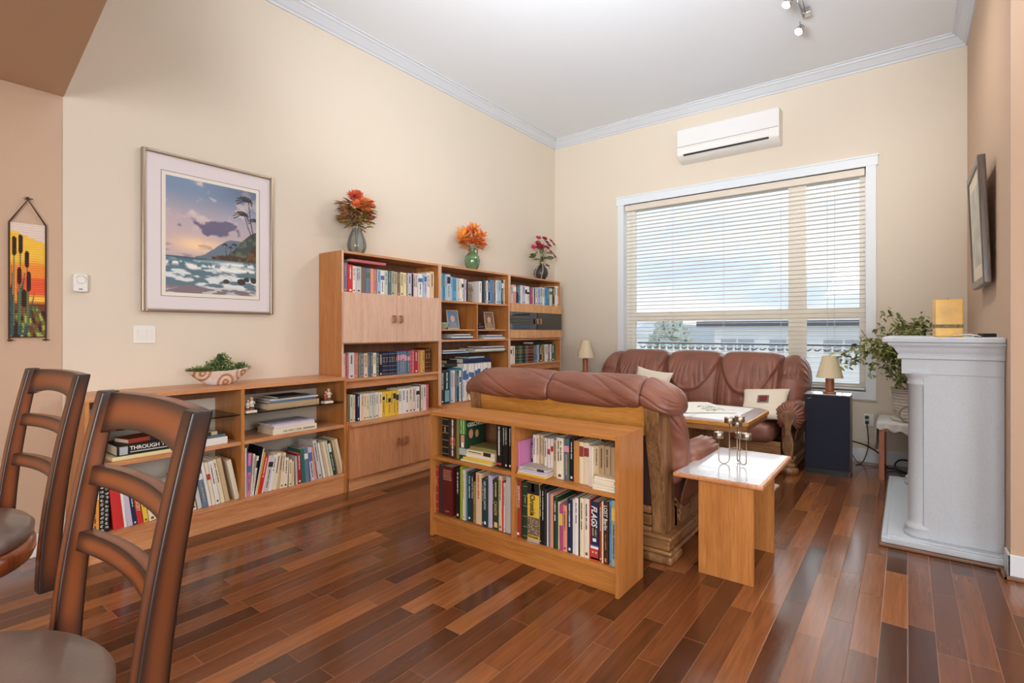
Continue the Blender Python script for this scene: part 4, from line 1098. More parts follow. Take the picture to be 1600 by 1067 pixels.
stack([(4.33, 4.70, 0.014, 0.2, 'white', 'n', 0, 'white booklet at bottom of right cubbyhole pile', 0.0), (4.35, 4.68, 0.014, 0.2, 'slate blue', 'n', 0, 'slate blue booklet in middle of right cubbyhole pile', 0.0),
 (4.37, 4.66, 0.014, 0.2, 'lavender', 'n', 0.03, 'lavender booklet topmost in right cubbyhole pile', 0.0)], 1.2175, '+X', -3.70, g_)
g_ = 'magazines on the glass shelf of the middle bookcase'
stack([(3.69, 4.08, 0.012, 0.22, 'light blue', 'n', 0, 'light blue magazine at bottom left on middle bookcase glass shelf', 0.0), (3.68, 4.05, 0.010, 0.22, 'slate', 'n', 0.03, 'slate magazine on left pile of middle bookcase glass shelf', 0.0),
 (3.70, 4.02, 0.010, 0.22, 'pale grey', 'n', -0.03, 'pale grey magazine topmost on left pile of glass shelf', 0.0)], 1.0745, '+X', -3.70, g_)
stack([(4.12, 4.69, 0.014, 0.22, 'sage', 'n', 0, 'sage magazine at bottom right on middle bookcase glass shelf', 0.0), (4.18, 4.70, 0.016, 0.22, 'white', 'n', 0.0, 'white magazine in right pile on glass shelf', 0.0),
 (4.16, 4.68, 0.014, 0.22, 'grey brown', 'n', 0.02, 'grey brown magazine in right pile on glass shelf', 0.0), (4.30, 4.69, 0.014, 0.22, 'lavender', 'n', 0.0, 'lavender magazine topmost in right pile on glass shelf', 0.0)], 1.0745, '+X', -3.70, g_)
# ================================================================= SOFAS
def disp_surface(loop, X, disp, edge, nu, nv):
    """closed yz profile swept along x. loop: list of (y,z); X=(x0,x1); disp(xn, t, px)->outward; edge(xn)->(scale, dz)"""
    L_ = np.array(loop+[loop[0]], float); n = len(loop)
    # closed Catmull-Rom
    ts = np.linspace(0, n, nv, endpoint=False); i = np.floor(ts).astype(int) % n; f = (ts-np.floor(ts))[:, None]
    A = np.array(loop, float); p0, p1, p2, p3 = A[(i-1) % n], A[i], A[(i+1) % n], A[(i+2) % n]
    C_ = 0.5*((2*p1)+(-p0+p2)*f+(2*p0-5*p1+4*p2-p3)*f*f+(-p0+3*p1-3*p2+p3)*f**3)
    cen = C_.mean(0); xs = np.linspace(0, 1, nu)
    s_ = np.sin((xs-0.5)*PI)*0.35+(xs*2-1)*0.65; xs = (s_/s_.max()+1)/2
    P = np.zeros((nu, nv, 3)); tan = np.roll(C_, -1, 0)-np.roll(C_, 1, 0); nrm = np.stack([tan[:, 1], -tan[:, 0]], 1); nrm /= np.linalg.norm(nrm, axis=1)[:, None]+1e-9
    if ((C_-cen)*nrm).sum() < 0: nrm = -nrm
    for k, u in enumerate(xs):
        px = X[0]+(X[1]-X[0])*u; sc, dz, dx = edge(u)
        pr = cen+(C_-cen)*sc; pr = pr+nrm*disp(px, ts/n, C_)[:, None]*min(1, sc*1.3)
        P[k, :, 0] = px+dx; P[k, :, 1] = pr[:, 0]; P[k, :, 2] = pr[:, 1]+dz
    return P
def seam_curve(P, k, jr, r=0.004):
    pass
def make_sofa(W, nsec, over, label, loc, rotz):
    s = thing('leather_sofa' if nsec == 3 else 'leather_loveseat', loc, label, 'sofa', None, rotz, local=True)
    HW = W+over; em = over+0.115 if nsec == 2 else 0.25
    bounds = [-HW+em+(2*HW-2*em)*k/nsec for k in range(nsec+1)]
    if nsec == 2: bounds = [-HW+0.215, 0.03, HW-0.01]
    loop = [(0.0, 0.38), (-0.07, 0.52), (-0.05, 0.70), (0.03, 0.86), (0.14, 0.985), (0.29, 1.055), (0.43, 1.045), (0.515, 0.975), (0.53, 0.90), (0.47, 0.865), (0.36, 0.87), (0.285, 0.80), (0.26, 0.62), (0.24, 0.42)]
    def disp(px, t, C_):
        d = np.zeros(len(t)); z = C_[:, 1]; y = C_[:, 0]
        front = smoothstep(0.36, 0.2, y)
        for sb in bounds:
            d -= (0.030*math.exp(-((px-sb)/0.010)**2)+0.016*math.exp(-((px-sb)/0.05)**2)) if nsec == 3 else (0.011*math.exp(-((px-sb)/0.007)**2)+0.006*math.exp(-((px-sb)/0.035)**2)) if sb < 0.4 else 0
        for k in range(nsec):
            a, e = bounds[k], bounds[k+1]; c = (a+e)/2; hw = (e-a)/2
            if a < px < e:
                q = (px-c)/hw; d += (0.022 if nsec == 3 else 0.006)*(1-q**4)
                # draped flap with a U-shaped lower edge on the seating side
                zc = 0.66+0.30*abs(q/0.93)**2.6
                fl = smoothstep(zc-0.012, zc+0.018, z)*front*(1-smoothstep(0.90, 0.97, abs(q)))
                d += 0.026*fl
                wr = np.abs(vnoise(px*16+k*5+q*(z-0.6)*10, z*2.2+k)-0.5)*2
                d -= 0.020*(1-wr)**4*front*smoothstep(1.03, 0.8, z)*smoothstep(zc, zc+0.05, z)
                wr2 = np.abs(vnoise(px*22+k*3+9, z*1.5+k*2)-0.5)*2
                d -= 0.013*(1-wr2)**4*front*(1-smoothstep(zc-0.03, zc, z))
        # creases over the rolled top, running slightly aslant
        back = smoothstep(0.1, 0.35, y)
        w3 = np.abs(vnoise(px*9+t*14, t*3+3)-0.5)*2
        d -= 0.010*(1-w3)**6*back
        d += 0.010*(fbm(px*4, t*14, 3)-0.45)
        if px < bounds[0] or px > bounds[-1]:
            g = 0 if nsec == 3 else 9
            if g: return d+0.004*np.abs(np.sin(t*2*PI*11))*smoothstep(HW-0.16, HW, abs(px))
            d += 0.012*np.exp(-((z-0.80)/0.1)**2)*0-0.020*np.exp(-((z-0.86)/0.018)**2)*front
            d -= 0.006*np.abs(np.sin(px*95))*np.exp(-((z-0.90)/0.05)**2)*front
        # radial gathers at the tips
        tip = smoothstep(HW-0.12, HW, abs(px)); d += 0.009*tip*np.sin(t*2*PI*24)
        return d
    def edge(u):
        q = abs(2*u-1); sc = (1-min(1, q)**(13 if u < 0.5 else 5))**0.42 if nsec == 2 else (1-q**22)**0.4
        sag = smoothstep(0.72, 1.0, q) if nsec == 2 else smoothstep(0.80, 1.0, q)
        return max(sc, 0.02), -float(sag)*(0.040 if u < 0.5 else 0.05) if nsec == 2 else -float(smoothstep(0.9, 1.0, q))*0.03, 0
    if nsec == 2:
        low = [(0.17, 0.42), (0.13, 0.55), (0.14, 0.70), (0.19, 0.84), (0.25, 0.93), (0.36, 0.93), (0.34, 0.80), (0.30, 0.62), (0.28, 0.42)]
        P = disp_surface(low, (-HW+0.035, HW-0.035), disp, edge, 160, 120)
        b = MB(); b.grid(P, wrap_v=True, caps=True); b.build('back_cushion', M_LEATHER, s, smooth=True)
        loop = [(0.25, 0.88), (0.255, 0.96), (0.32, 1.025), (0.40, 1.045), (0.48, 1.02), (0.535, 0.95), (0.525, 0.878), (0.45, 0.850), (0.34, 0.846)]
    P = disp_surface(loop, (-HW, HW), disp, edge, 300 if nsec == 3 else 260, 200)
    b = MB(); b.grid(P, wrap_v=True, caps=True); b.build('backrest' if nsec == 3 else 'head_roll', M_LEATHER, s, smooth=True)
    # dark stitched seams across the roll
    b = MB(); xs_ = P[:, 0, 0]
    for sb in bounds:
        if nsec == 2 and sb > 0.4: continue
        k = int(np.argmin(np.abs(xs_-sb))); b.tube([tuple(P[k, j]) for j in range(0, 200, 4)]+[tuple(P[k, 0])], 0.0035, 5)
    b.build('seam', M_SEAM, s, smooth=True)
    # seat cushions
    for k in range(nsec):
        a = -W+0.13+(2*W-0.26)*k/nsec; e = a+(2*W-0.26)/nsec
        nu, nv = 60, 60; U = np.linspace(-PI/2, PI/2, nu); V = np.linspace(-PI, PI, nv, endpoint=False)
        sp = lambda c, p: np.sign(c)*np.abs(c)**p
        uu, vv = np.meshgrid(U, V, indexing='ij')
        x = sp(np.cos(uu), 0.35)*sp(np.cos(vv), 0.3); y = sp(np.cos(uu), 0.35)*sp(np.sin(vv), 0.3); z = sp(np.sin(uu), 0.7)
        wr = np.abs(vnoise(x*6+k*9, y*2)-0.5)*2
        Pq = np.stack([(a+e)/2+x*(e-a)/2, -0.155+y*0.265, 0.345+z*(0.105)-0.010*(1-wr)**4*(np.abs(z) > 0)], -1)
        b = MB(); b.grid(Pq, wrap_v=True); b.build('seat_cushion', M_LEATHER, s, smooth=True)
    # arms: pleated roll, inner and outer leather, carved scroll post
    def arm(sd):
        cx, cz = sd*(W-0.01), (0.515 if nsec == 3 else 0.48); R = 0.124 if nsec == 3 else 0.108; ys = 0.20 if nsec == 3 else 0.14
        nv = 120; nu = 90; P = np.zeros((nu, nv, 3)); ph = np.linspace(D2R(-60), D2R(240), nv)
        for i in range(nu):
            q = i/(nu-1)
            if q < 0.55: y = ys-(ys+0.33)*(q/0.55); r = R*np.ones(nv)
            else:
                a = (q-0.55)/0.45*PI/2*1.25; y = -0.33-0.065*math.sin(min(a, PI/2))+(0.012*(a-PI/2) if a > PI/2 else 0); r = np.ones(nv)*(R-0.075*(1-math.cos(a))*0.92)
            r = r*(1-0.95*(1-min(1.0, q/0.10))**2.2); amp = 0.006*float(smoothstep(0.35, 0.75, q)); r = r+0.0035*math.sin(y*230)*float(smoothstep(0.5, 0.4, q))*float(smoothstep(0.03, 0.1, q)); r = r+amp*np.sin(ph*22)+0.003*np.sin(ph*9+q*6)
            r = r*(1-0.10*np.cos(ph*2)*0.5)
            P[i, :, 0] = cx+sd*r*np.cos(ph); P[i, :, 1] = y; P[i, :, 2] = cz+r*np.sin(ph)
        b = MB(); b.grid(P); b.build('arm_roll', M_LEATHER, s, smooth=True, solid=0.006)
        # outer and inner sides under the roll
        n1 = 60; Pq = np.zeros((n1, 14, 3))
        for i in range(n1):
            y = -0.34+0.60*i/(n1-1)
            for j in range(14):
                q = j/13; Pq[i, j] = (cx+sd*(0.10-0.085*q+0.03*q*q+0.004*math.sin(y*170)), y, 0.50-0.20*q)
        b = MB(); b.grid(Pq); b.build('arm_side', M_LEATHER, s, smooth=True, solid=0.004); b = MB(); b.box(min(cx-sd*0.07, cx+sd*0.0), max(cx-sd*0.07, cx+sd*0.0), -0.33, 0.24, 0.2, 0.47); b.build('inner_arm', M_LEATHER, s, bevel=0.015)
        # carved post: silhouette in x,z
        pr = []
        for k in range(25):
            a = D2R(-50+k*280/24); pr.append((cx+sd*0.062*math.cos(a)*-1*-1, cz+0.062*math.sin(a)))
        low = [(-0.030, 0.44), (-0.022, 0.38), (-0.034, 0.33), (-0.048, 0.27), (-0.044, 0.21), (-0.028, 0.165), (-0.032, 0.14)]
        hi = [(0.034, 0.14), (0.034, 0.165), (0.046, 0.22), (0.048, 0.28), (0.036, 0.34), (0.022, 0.39), (0.028, 0.44)]
        poly = [(cx+sd*p[0], p[1]) for p in hi]+[q for q in pr]+[(cx+sd*p[0], p[1]) for p in low]
        b = MB(); b.prism(poly, 'y', -0.425, -0.36)
        post = b.build('carved_post', M_OAK, s, bevel=0.008, seg=3)
        b = MB(); pts = []
        for k in range(60):
            a = k*0.26; r = 0.048*(1-k/64); pts.append((cx+sd*r*math.cos(a), -0.428, cz+0.002+r*math.sin(a)))
        b.tube(pts, 0.004, 6)
        for zz, rr in ((0.30, 0.026), (0.25, 0.030), (0.22, 0.020), (0.41, 0.014)):
            b.tube([(cx+sd*rr*math.sin(t_*PI*2), -0.428, zz+rr*1.3*math.cos(t_*PI*2)*(1 if t_ < 0.5 else 0.6)) for t_ in [i/14 for i in range(15)]], 0.0035, 6)
        for k in range(5): b.tube([(cx-sd*0.025, -0.428, 0.36-k*0.012), (cx, -0.431, 0.352-k*0.012), (cx+sd*0.025, -0.428, 0.36-k*0.012)], 0.003, 5)
        b.build('carving', M_OAK, post, smooth=True)
        b = MB(); b.lathe([(0.05, 0.14), (0.052, 0.125), (0.04, 0.105), (0.058, 0.09), (0.062, 0.078), (0.05, 0.068), (0.078, 0.055), (0.086, 0.035), (0.08, 0.0)][::-1], (cx, -0.385, 0), 28); b.build('front_foot', M_OAK, s, smooth=True)
        # carved outer side rail
        xo = sd*W
        prof = []
        for k in range(31):
            q = k/30; prof.append((-0.34+0.60*q, 0.255+0.05*math.sin(q*PI*2.0+0.3)+0.06*q*q))
        poly = [(-0.34, 0.15)]+[(0.26, 0.15)]+prof[::-1]
        b = MB(); b.prism(poly, 'x', min(xo, xo-sd*0.03), max(xo, xo-sd*0.03)); rail = b.build('side_rail', M_OAK, s, bevel=0.004)
        b = MB()
        b.tube([(xo+sd*0.002, y, z-0.006) for y, z in prof], 0.007, 8)
        b.tube([(xo+sd*0.002, y, z-0.035) for y, z in prof], 0.005, 8)
        for k in range(5):
            yc = 0.20-0.015*k; b.tube([(xo+sd*0.004, yc+0.012*math.cos(a), 0.20+k*0.028+0.02*math.sin(a)) for a in [q*0.55 for q in range(9)]], 0.005, 6)
        b.build('carving', M_OAK, rail, smooth=True)
        # tall rear post, leaning back
        back = [(0.395, 0.155), (0.405, 0.30), (0.430, 0.45), (0.465, 0.60), (0.495, 0.72), (0.515, 0.875)]
        frt = [(0.325, 0.875), (0.305, 0.72), (0.275, 0.55), (0.245, 0.40), (0.225, 0.28), (0.215, 0.155)]
        b = MB(); b.prism(back+frt, 'x', min(xo, xo-sd*0.085), max(xo, xo-sd*0.085)); b.build('rear_post', M_OAK, s, bevel=0.006, seg=3)
    for sd in (-1, 1): arm(sd)
    # plinth with mouldings, feet
    for nm, z0, z1, ex in (('lower_bead', 0.053, 0.075, 0.045), ('plinth_panel', 0.075, 0.133, 0.03), ('upper_bead', 0.133, 0.155, 0.045)):
        b = MB(); b.box(-W-ex, W+ex, -0.36, 0.40+ex*0.9, z0, z1); b.build(nm, M_OAKX, s, bevel=0.010, seg=3)
    for sd in (-1, 1):
        b = MB(); b.box(sd*(W-0.04)-0.09, sd*(W-0.04)+0.09, 0.25, 0.445, 0, 0.053); b.build('rear_foot', M_OAK, s, bevel=0.02, seg=3)
    b = MB(); b.box(-W+0.08, W-0.08, -0.36, -0.33, 0.14, 0.27); b.build('front_rail', M_OAKX, s, bevel=0.006)
    # oak back frame seen from behind
    b = MB(); b.obox((0, 0.470, 0.80), (2*W-0.16, 0.03, 0.17), (-0.16, 0, 0)); b.build('top_board', M_OAKL, s, bevel=0.003)
    b = MB(); b.obox((0, 0.43, 0.52), (2*W-0.16, 0.012, 0.56), (-0.16, 0, 0)); b.build('back_panel', mat('dark_backing_cloth', (58, 36, 30), 0.9), s)
    b = MB()
    for z0, z1, yy in ((0.155, 0.18, 0.41), (0.19, 0.25, 0.405), (0.26, 0.30, 0.415)): b.box(-W+0.085, W-0.085, yy-0.03, yy, z0, z1)
    b.build('back_rail', M_OAKX, s, bevel=0.005)
    return s
make_sofa(1.05, 3, 0.09, 'three-seat brown leather sofa with carved oak arms under the window', (-1.905, 5.68, 0), 0)
make_sofa(0.69, 2, 0.11, 'brown leather loveseat with its oak back toward the camera', (-1.77, 3.235, 0), PI)

# throw pillows
def pillow(loc, rot, size, label, motif):
    p = thing('throw_pillow', loc, label, 'pillow', None, 0, local=True); p.rotation_euler = rot
    n = 34; g = np.linspace(-1, 1, n); uu, vv = np.meshgrid(g, g, indexing='ij')
    pinch = 1-0.10*(1-np.abs(uu)**2)*(np.abs(vv)**2)-0.0; pinch2 = 1-0.10*(1-np.abs(vv)**2)*(np.abs(uu)**2)
    th = 0.065*((1-uu**2)*(1-vv**2))**0.42
    th = th+0.006*(fbm(uu*3+5, vv*3)-0.45)*(1-uu**2)*(1-vv**2)
    b = MB()
    for sg in (1, -1):
        P = np.stack([uu*size/2*pinch2, -sg*th, vv*size/2*pinch], -1)
        if sg < 0: P = P[::-1]
        b.grid(P[::-1])
    b.build('cover', mat('ivory_linen', (232, 222, 204), 0.9, bump=(500, 0.3), sheen=0.3), p, smooth=True)
    if motif:
        def patch(s0, dy, m, nm):
            n = 12; g = np.linspace(-s0, s0, n); a, c = np.meshgrid(g, g, indexing='ij'); th = 0.065*((1-a**2)*(1-c**2))**0.42
            P = np.stack([a*size/2, -th-dy, c*size/2], -1); q = MB(); q.grid(P); return q.build(nm, m, p, smooth=True)
        patch(0.24, 0.007, mat('grey_border_cloth', (120, 112, 108), 0.9), 'embroidered_border')
        patch(0.17, 0.0085, mat('dark_red_cloth', (84, 34, 34), 0.9), 'embroidered_square')
        q = MB()
        for i in range(-2, 3):
            for j in range(-2, 3):
                if (i+j) % 2 == 0: q.obox((i*0.013, -0.078, j*0.013), (0.010, 0.003, 0.010), (0, 0.6, 0))
        q.build('embroidery', mat('red_thread', (170, 70, 60), 0.8), p)
    return p
pillow((-1.10, 5.45, 0.60), (D2R(-52), D2R(-4), D2R(2)), 0.42, 'ivory pillow with small dark red embroidered square on the sofa', True)
pillow((-2.28, 5.52, 0.68), (D2R(-20), D2R(8), 0), 0.42, 'plain ivory pillow mostly hidden behind the loveseat top', False)

# ================================================================= COFFEE TABLE, RUG
rug = MB(); rug.box(-2.45, -0.90, 4.02, 4.86, 0.0, 0.008); r_ = rug.build('area_rug', mat('beige_wool_rug', (204, 190, 166), 0.95, bump=(300, 0.6), mottling=(12, 0.15)), origin=(-1.7, 4.4, 0)); tag(r_, 'beige wool rug with fringe under the coffee table', 'rug')
f = MB()
for k in range(60):
    y = 4.03+0.0138*k; f.box(-0.90, -0.865+random.uniform(-0.008, 0.008), y, y+0.006, 0.001, 0.005)
f.build('fringe', mat('ivory_fringe', (222, 212, 194), 0.95), r_)
ct = thing('coffee_table', (-1.62, 4.34, 0), 'octagonal oak coffee table with white tiled top between the sofas', 'table')
cx0, cx1, cy0, cy1 = -2.33, -0.91, 3.885, 4.80
octo = lambda e, ch: [(cx0+ch-e*0.4, cy0-e), (cx1-ch+e*0.4, cy0-e), (cx1+e, cy0+ch*1.2-e*0.4), (cx1+e, cy1-ch*1.2+e*0.4), (cx1-ch+e*0.4, cy1+e), (cx0+ch-e*0.4, cy1+e), (cx0-e, cy1-ch*1.2+e*0.4), (cx0-e, cy0+ch*1.2-e*0.4)]
b = MB(); b.prism(octo(0, 0.09), 'z', 0.615, 0.645); b.build('table_top', M_OAKL, ct, bevel=0.004)
b = MB(); b.prism(octo(-0.012, 0.09), 'z', 0.575, 0.615); b.build('apron', M_OAKX, ct, bevel=0.004)
b = MB(); b.prism(octo(-0.018, 0.085), 'z', 0.640, 0.6475); b.build('border_inlay', mat('grey_tile_border', (150, 140, 140), 0.25), ct)
t1 = MB(); nx, ny = 4, 3; ax, ay = (cx1-cx0-0.24)/nx, (cy1-cy0-0.16)/ny
for i in range(nx):
    for j in range(ny): t1.box(cx0+0.12+i*ax+0.002, cx0+0.12+(i+1)*ax-0.002, cy0+0.08+j*ay+0.002, cy0+0.08+(j+1)*ay-0.002, 0.6475, 0.650)
t1.build('white_tiles', mat('glazed_white_tile', (238, 239, 240), 0.35), ct)
b = MB(); b.box(-2.05, -1.19, 4.15, 4.55, 0.09, 0.575); b.build('pedestal', M_OAK, ct, bevel=0.01); b = MB(); b.box(-2.15, -1.09, 4.08, 4.62, 0.008, 0.09); b.build('base', M_OAKX, ct, bevel=0.012)
# folded tablecloth with green embroidery
n = 40; g = np.linspace(-1, 1, n); uu, vv = np.meshgrid(g, g, indexing='ij'); a_ = D2R(38)
xx = uu*0.30; yy = vv*0.30; P = np.stack([-1.50+xx*math.cos(a_)-yy*math.sin(a_), 4.40+xx*math.sin(a_)+yy*math.cos(a_), 0.6545+0.004*fbm(uu*3, vv*3)], -1)
b = MB(); b.grid(P); cl = b.build('table_runner', mat('white_linen', (236, 236, 232), 0.85, bump=(400, 0.2)), origin=(-1.5, 4.4, 0.65), smooth=True, solid=0.003); tag(cl, 'white embroidered cloth laid diagonally on the coffee table', 'tablecloth')
q = MB()
for k in range(70):
    u_, v_ = random.uniform(0.35, 0.95), random.uniform(-0.85, 0.2); X_ = u_*0.27; Y_ = v_*0.27
    q.obox((-1.50+X_*math.cos(a_)-Y_*math.sin(a_), 4.40+X_*math.sin(a_)+Y_*math.cos(a_), 0.6605), (0.016, 0.006, 0.001), (0, 0, random.uniform(0, 3)))
q.build('embroidery', mat('green_thread', (120, 140, 106), 0.8), cl)
b = MB(); b.obox((-1.86, 4.25, 0.6525), (0.30, 0.21, 0.004), (0, 0, 0.4)); pp = b.build('magazine', mat('white_magazine', (228, 228, 230), 0.4), origin=(-1.86, 4.25, 0.65)); tag(pp, 'white magazine lying left of the embroidered cloth on the coffee table', 'magazine')

# ================================================================= END TABLE + CANDELABRUM
et = thing('end_table', (-0.80, 3.2, 0), 'small teak end table with white top in front of the loveseat arm', 'table')
b = MB(); b.box(-1.035, -0.575, 2.815, 3.62, 0.498, 0.522)
b.build('edge_frame', M_TEAKY, et, bevel=0.008, seg=3)
b = MB(); b.box(-1.018, -0.592, 2.832, 3.603, 0.5215, 0.5235); b.build('white_top', mat('white_laminate', (206, 209, 214), 0.16, coat=0.2), et)
b = MB(); b.box(-0.898, -0.622, 2.832, 2.852, 0, 0.498); b.build('front_panel', M_TEAK, et, bevel=0.001)
b = MB(); b.box(-0.898, -0.622, 3.335, 3.355, 0, 0.498); b.build('rear_panel', M_TEAK, et, bevel=0.001)
b = MB(); b.prism([(2.852, 0.36), (3.0, 0.30), (3.2, 0.30), (3.335, 0.36), (3.335, 0.40), (3.2, 0.345), (3.0, 0.345), (2.852, 0.40)], 'x', -0.77, -0.75); b.build('stretcher', M_TEAKY, et, bevel=0.003)
cd = thing('candelabrum', (-0.80, 3.20, 0.5235), 'brushed metal candelabrum with six cups on the white end table', 'candle holder')
cen = Vector((-0.80, 3.20, 0.5235))
for k, (ang, r1, r2, hi_, lo_) in enumerate(((D2R(212), 0.035, 0.096, 0.238, 0.150), (D2R(-30), 0.030, 0.078, 0.250, 0.158), (D2R(88), 0.03, 0.085, 0.215, 0.135))):
    d = Vector((math.cos(ang), math.sin(ang), 0)); rr = (r2-r1)/2; mid = (r1+r2)/2
    pts = [cen+d*r1+Vector((0, 0, hi_))]+[cen+d*(mid-rr*math.cos(a))+Vector((0, 0, 0.033-rr*math.sin(a))) for a in [PI*i/12 for i in range(13)]]+[cen+d*r2+Vector((0, 0, lo_))]
    b = MB(); b.tube(pts, 0.003, 8); b.build('curved_arm', M_BRASS, cd, smooth=True)
    for r, hh in ((r1, hi_), (r2, lo_)):
        c = cen+d*r+Vector((0, 0, hh)); b = MB(); b.lathe([(0.003, 0), (0.026, 0.001), (0.028, 0.003), (0.028, 0.034), (0.026, 0.036), (0.020, 0.036), (0.019, 0.034), (0.001, 0.034)], tuple(c), 24); b.build('candle_cup', M_BRASS, cd, smooth=True)
b = MB(); b.tube([cen+Vector((0.035*math.cos(a), 0.035*math.sin(a), 0.088)) for a in [2*PI*i/24 for i in range(25)]], 0.0025, 6, cap=False); b.build('connecting_ring', M_BRASS, cd, smooth=True)

# ================================================================= SPEAKERS + LAMPS
def speaker(x0, x1, y0, y1, h, label):
    s = thing('floor_speaker', ((x0+x1)/2, (y0+y1)/2, 0), label, 'speaker')
    b = MB(); b.box(x0, x1, y0+0.02, y1, 0.0, h); b.build('cabinet', wood('dark_speaker_veneer', (66, 50, 44), (92, 70, 60), 'z', rough=0.3), s, bevel=0.003)
    b = MB(); b.box(x0+0.004, x1-0.004, y0, y0+0.022, 0.05, h-0.006); b.build('cloth_grille', mat('navy_speaker_cloth', (26, 30, 48), 0.8, bump=(900, 0.5)), s, bevel=0.006)
    b = MB(); b.box(x0+0.01, x1-0.01, y0+0.012, y1, 0.0, 0.05); b.build('plinth', M_BLACK, s)
    b = MB(); b.box(x0-0.001, x1+0.001, y0+0.004, y1, h, h+0.006); b.build('top_board', mat('glossy_grey_top', (196, 198, 204), 0.12), s, bevel=0.002)
    b = MB(); b.obox((x0+0.04, y0-0.002, h-0.035), (0.034, 0.003, 0.007), (0, -0.35, 0)); b.build('badge', M_CHROME, s)
    return s
speaker(-0.760, -0.405, 5.455, 5.705, 0.722, 'tall speaker with dark navy cloth grille right of the sofa')
speaker(-3.46, -3.12, 5.72, 5.97, 0.775, 'speaker hidden behind loveseat, carrying the small lamp in left corner')
def lamp(x, y, z, s_, label, ph, base, shade):
    l = thing('table_lamp', (x, y, z), label, 'lamp')
    b = MB(); b.lathe(base, (x, y, z), 28); b.build('wooden_base', wood('turned_lamp_wood', (134, 74, 44), (170, 104, 66), 'z'), l, smooth=False, bevel=0.002)
    r0, r1, z0, z1 = shade; n = 40
    prof = [(r0, z0), (r1, z1), (r1-0.003, z1), (r0-0.003, z0)]
    b = MB(); P = np.zeros((n, 4, 3))
    for i in range(n):
        a = 2*PI*i/n
        for j, (r, zz) in enumerate(prof): P[i, j] = (x+r*math.cos(a), y+r*math.sin(a), z+zz)
    b.grid(P, wrap_u=True, wrap_v=True); b.build('lamp_shade', mat('cream_linen_shade', (222, 206, 172), 0.8, bump=(600, 0.2)), l, smooth=False, bevel=0)
    b = MB(); b.cyl((x, y, z+base[-1][1]), (x, y, z+z1-0.01), 0.005); b.lathe([(0.004, 0), (0.018, 0.01), (0.024, 0.035), (0.016, 0.06), (0.002, 0.068)], (x, y, z+z0+0.03), 16); b.build('bulb_stem', mat('frosted_bulb', (240, 238, 230), 0.3), l, smooth=True)
    return l
lamp(-0.572, 5.58, 0.7285, 1, 'table lamp with tapered beige shade on the navy speaker', 0, [(0.052, 0), (0.052, 0.016), (0.040, 0.020), (0.035, 0.022), (0.034, 0.145), (0.02, 0.15)], (0.110, 0.058, 0.145, 0.345))
lamp(-3.29, 5.85, 0.7815, 1, 'small table lamp with white cone shade left of the sofa', 0, [(0.045, 0), (0.045, 0.014), (0.032, 0.02), (0.034, 0.10), (0.034, 0.16), (0.018, 0.185)], (0.112, 0.052, 0.182, 0.405))

# ================================================================= FIREPLACE
fp = thing('fireplace', (0.15, 4.7, 0), 'pale grey cast stone fireplace with corniced mantel against right wall', 'fireplace')
b = MB(); b.box(-0.128, XR-0.002, 3.855, 5.52, 0.022, 0.058); b.build('hearth_slab', M_STONE, fp, bevel=0.006)
b = MB(); b.box(-0.10, XR-0.002, 3.88, 5.49, 0.055, 0.066); b.build('hearth_step', M_STONE, fp, bevel=0.003)
b = MB(); b.box(-0.14, XR-0.002, 3.843, 5.53, 0.0, 0.022); b.build('hearth_shoe', M_SHOE, fp, bevel=0.005)
b = MB(); b.box(0.075, XR-0.002, 3.93, 4.22, 0.066, 1.06); b.box(0.075, XR-0.002, 5.05, 5.36, 0.066, 1.06); b.box(0.075, XR-0.002, 4.22, 5.05, 0.80, 1.06); b.build('surround', M_STONE, fp, bevel=0.003)
b = MB(); b.box(0.20, XR-0.002, 4.22, 5.05, 0.066, 0.80); b.build('firebox', mat('black_firebox', (20, 20, 20), 0.5), fp)
for yc in (3.995, 5.29):
    b = MB(); prof = [(0.082, 0.066), (0.084, 0.088), (0.072, 0.105), (0.078, 0.115), (0.074, 0.130), (0.062, 0.140), (0.060, 0.16), (0.058, 0.975), (0.064, 0.98), (0.067, 0.992), (0.062, 1.0), (0.066, 1.02), (0.082, 1.045), (0.084, 1.062)]
    b.lathe(prof, (0.062, yc, 0), 40, sx=1.0, sy=1.0); b.build('column', M_STONE, fp, smooth=True)
# mantel: one moulded profile around left face and near end
def mould(x, e, z0, z1): # a block whose left/near faces stand out by e
    return (x-e, XR-0.002, 3.925-e*0.9, 5.38+e, z0, z1)
M_ = MB()
M_.box(*mould(-0.03, 0.0, 1.045, 1.135))
M_.build('frieze', M_STONE, fp, bevel=0.003)
levels = [(1.135, 0.012), (1.157, 0.018), (1.158, 0.022)] ; 
def ring(e, z): x0 = -0.03-e; y0 = 3.925-e*0.62; return [(x0, y0, z), (XR-0.002, y0, z), (XR-0.002, 5.38+e, z), (x0, 5.38+e, z)]
prof = [(0.002, 1.133), (0.020, 1.138), (0.020, 1.158), (0.013, 1.160), (0.016, 1.168), (0.028, 1.184), (0.038, 1.204), (0.054, 1.217), (0.054, 1.220), (0.066, 1.2205), (0.066, 1.231), (0.060, 1.232), (0.060, 1.235)]
vs = []; fs = []
for e, z in prof: vs += ring(e, z)
for k in range(len(prof)-1):
    for j in range(4): fs.append((k*4+j, k*4+(j+1) % 4, (k+1)*4+(j+1) % 4, (k+1)*4+j))
fs += [(3, 2, 1, 0), tuple((len(prof)-1)*4+j for j in range(4))]
b = MB(); b.add(vs, fs); b.build('cornice', M_STONE, fp)
b = MB(); b.box(-0.125, XR-0.002, 3.870, 5.47, 1.234, 1.266); b.build('mantel_shelf', M_STONE, fp, bevel=0.007, seg=3)
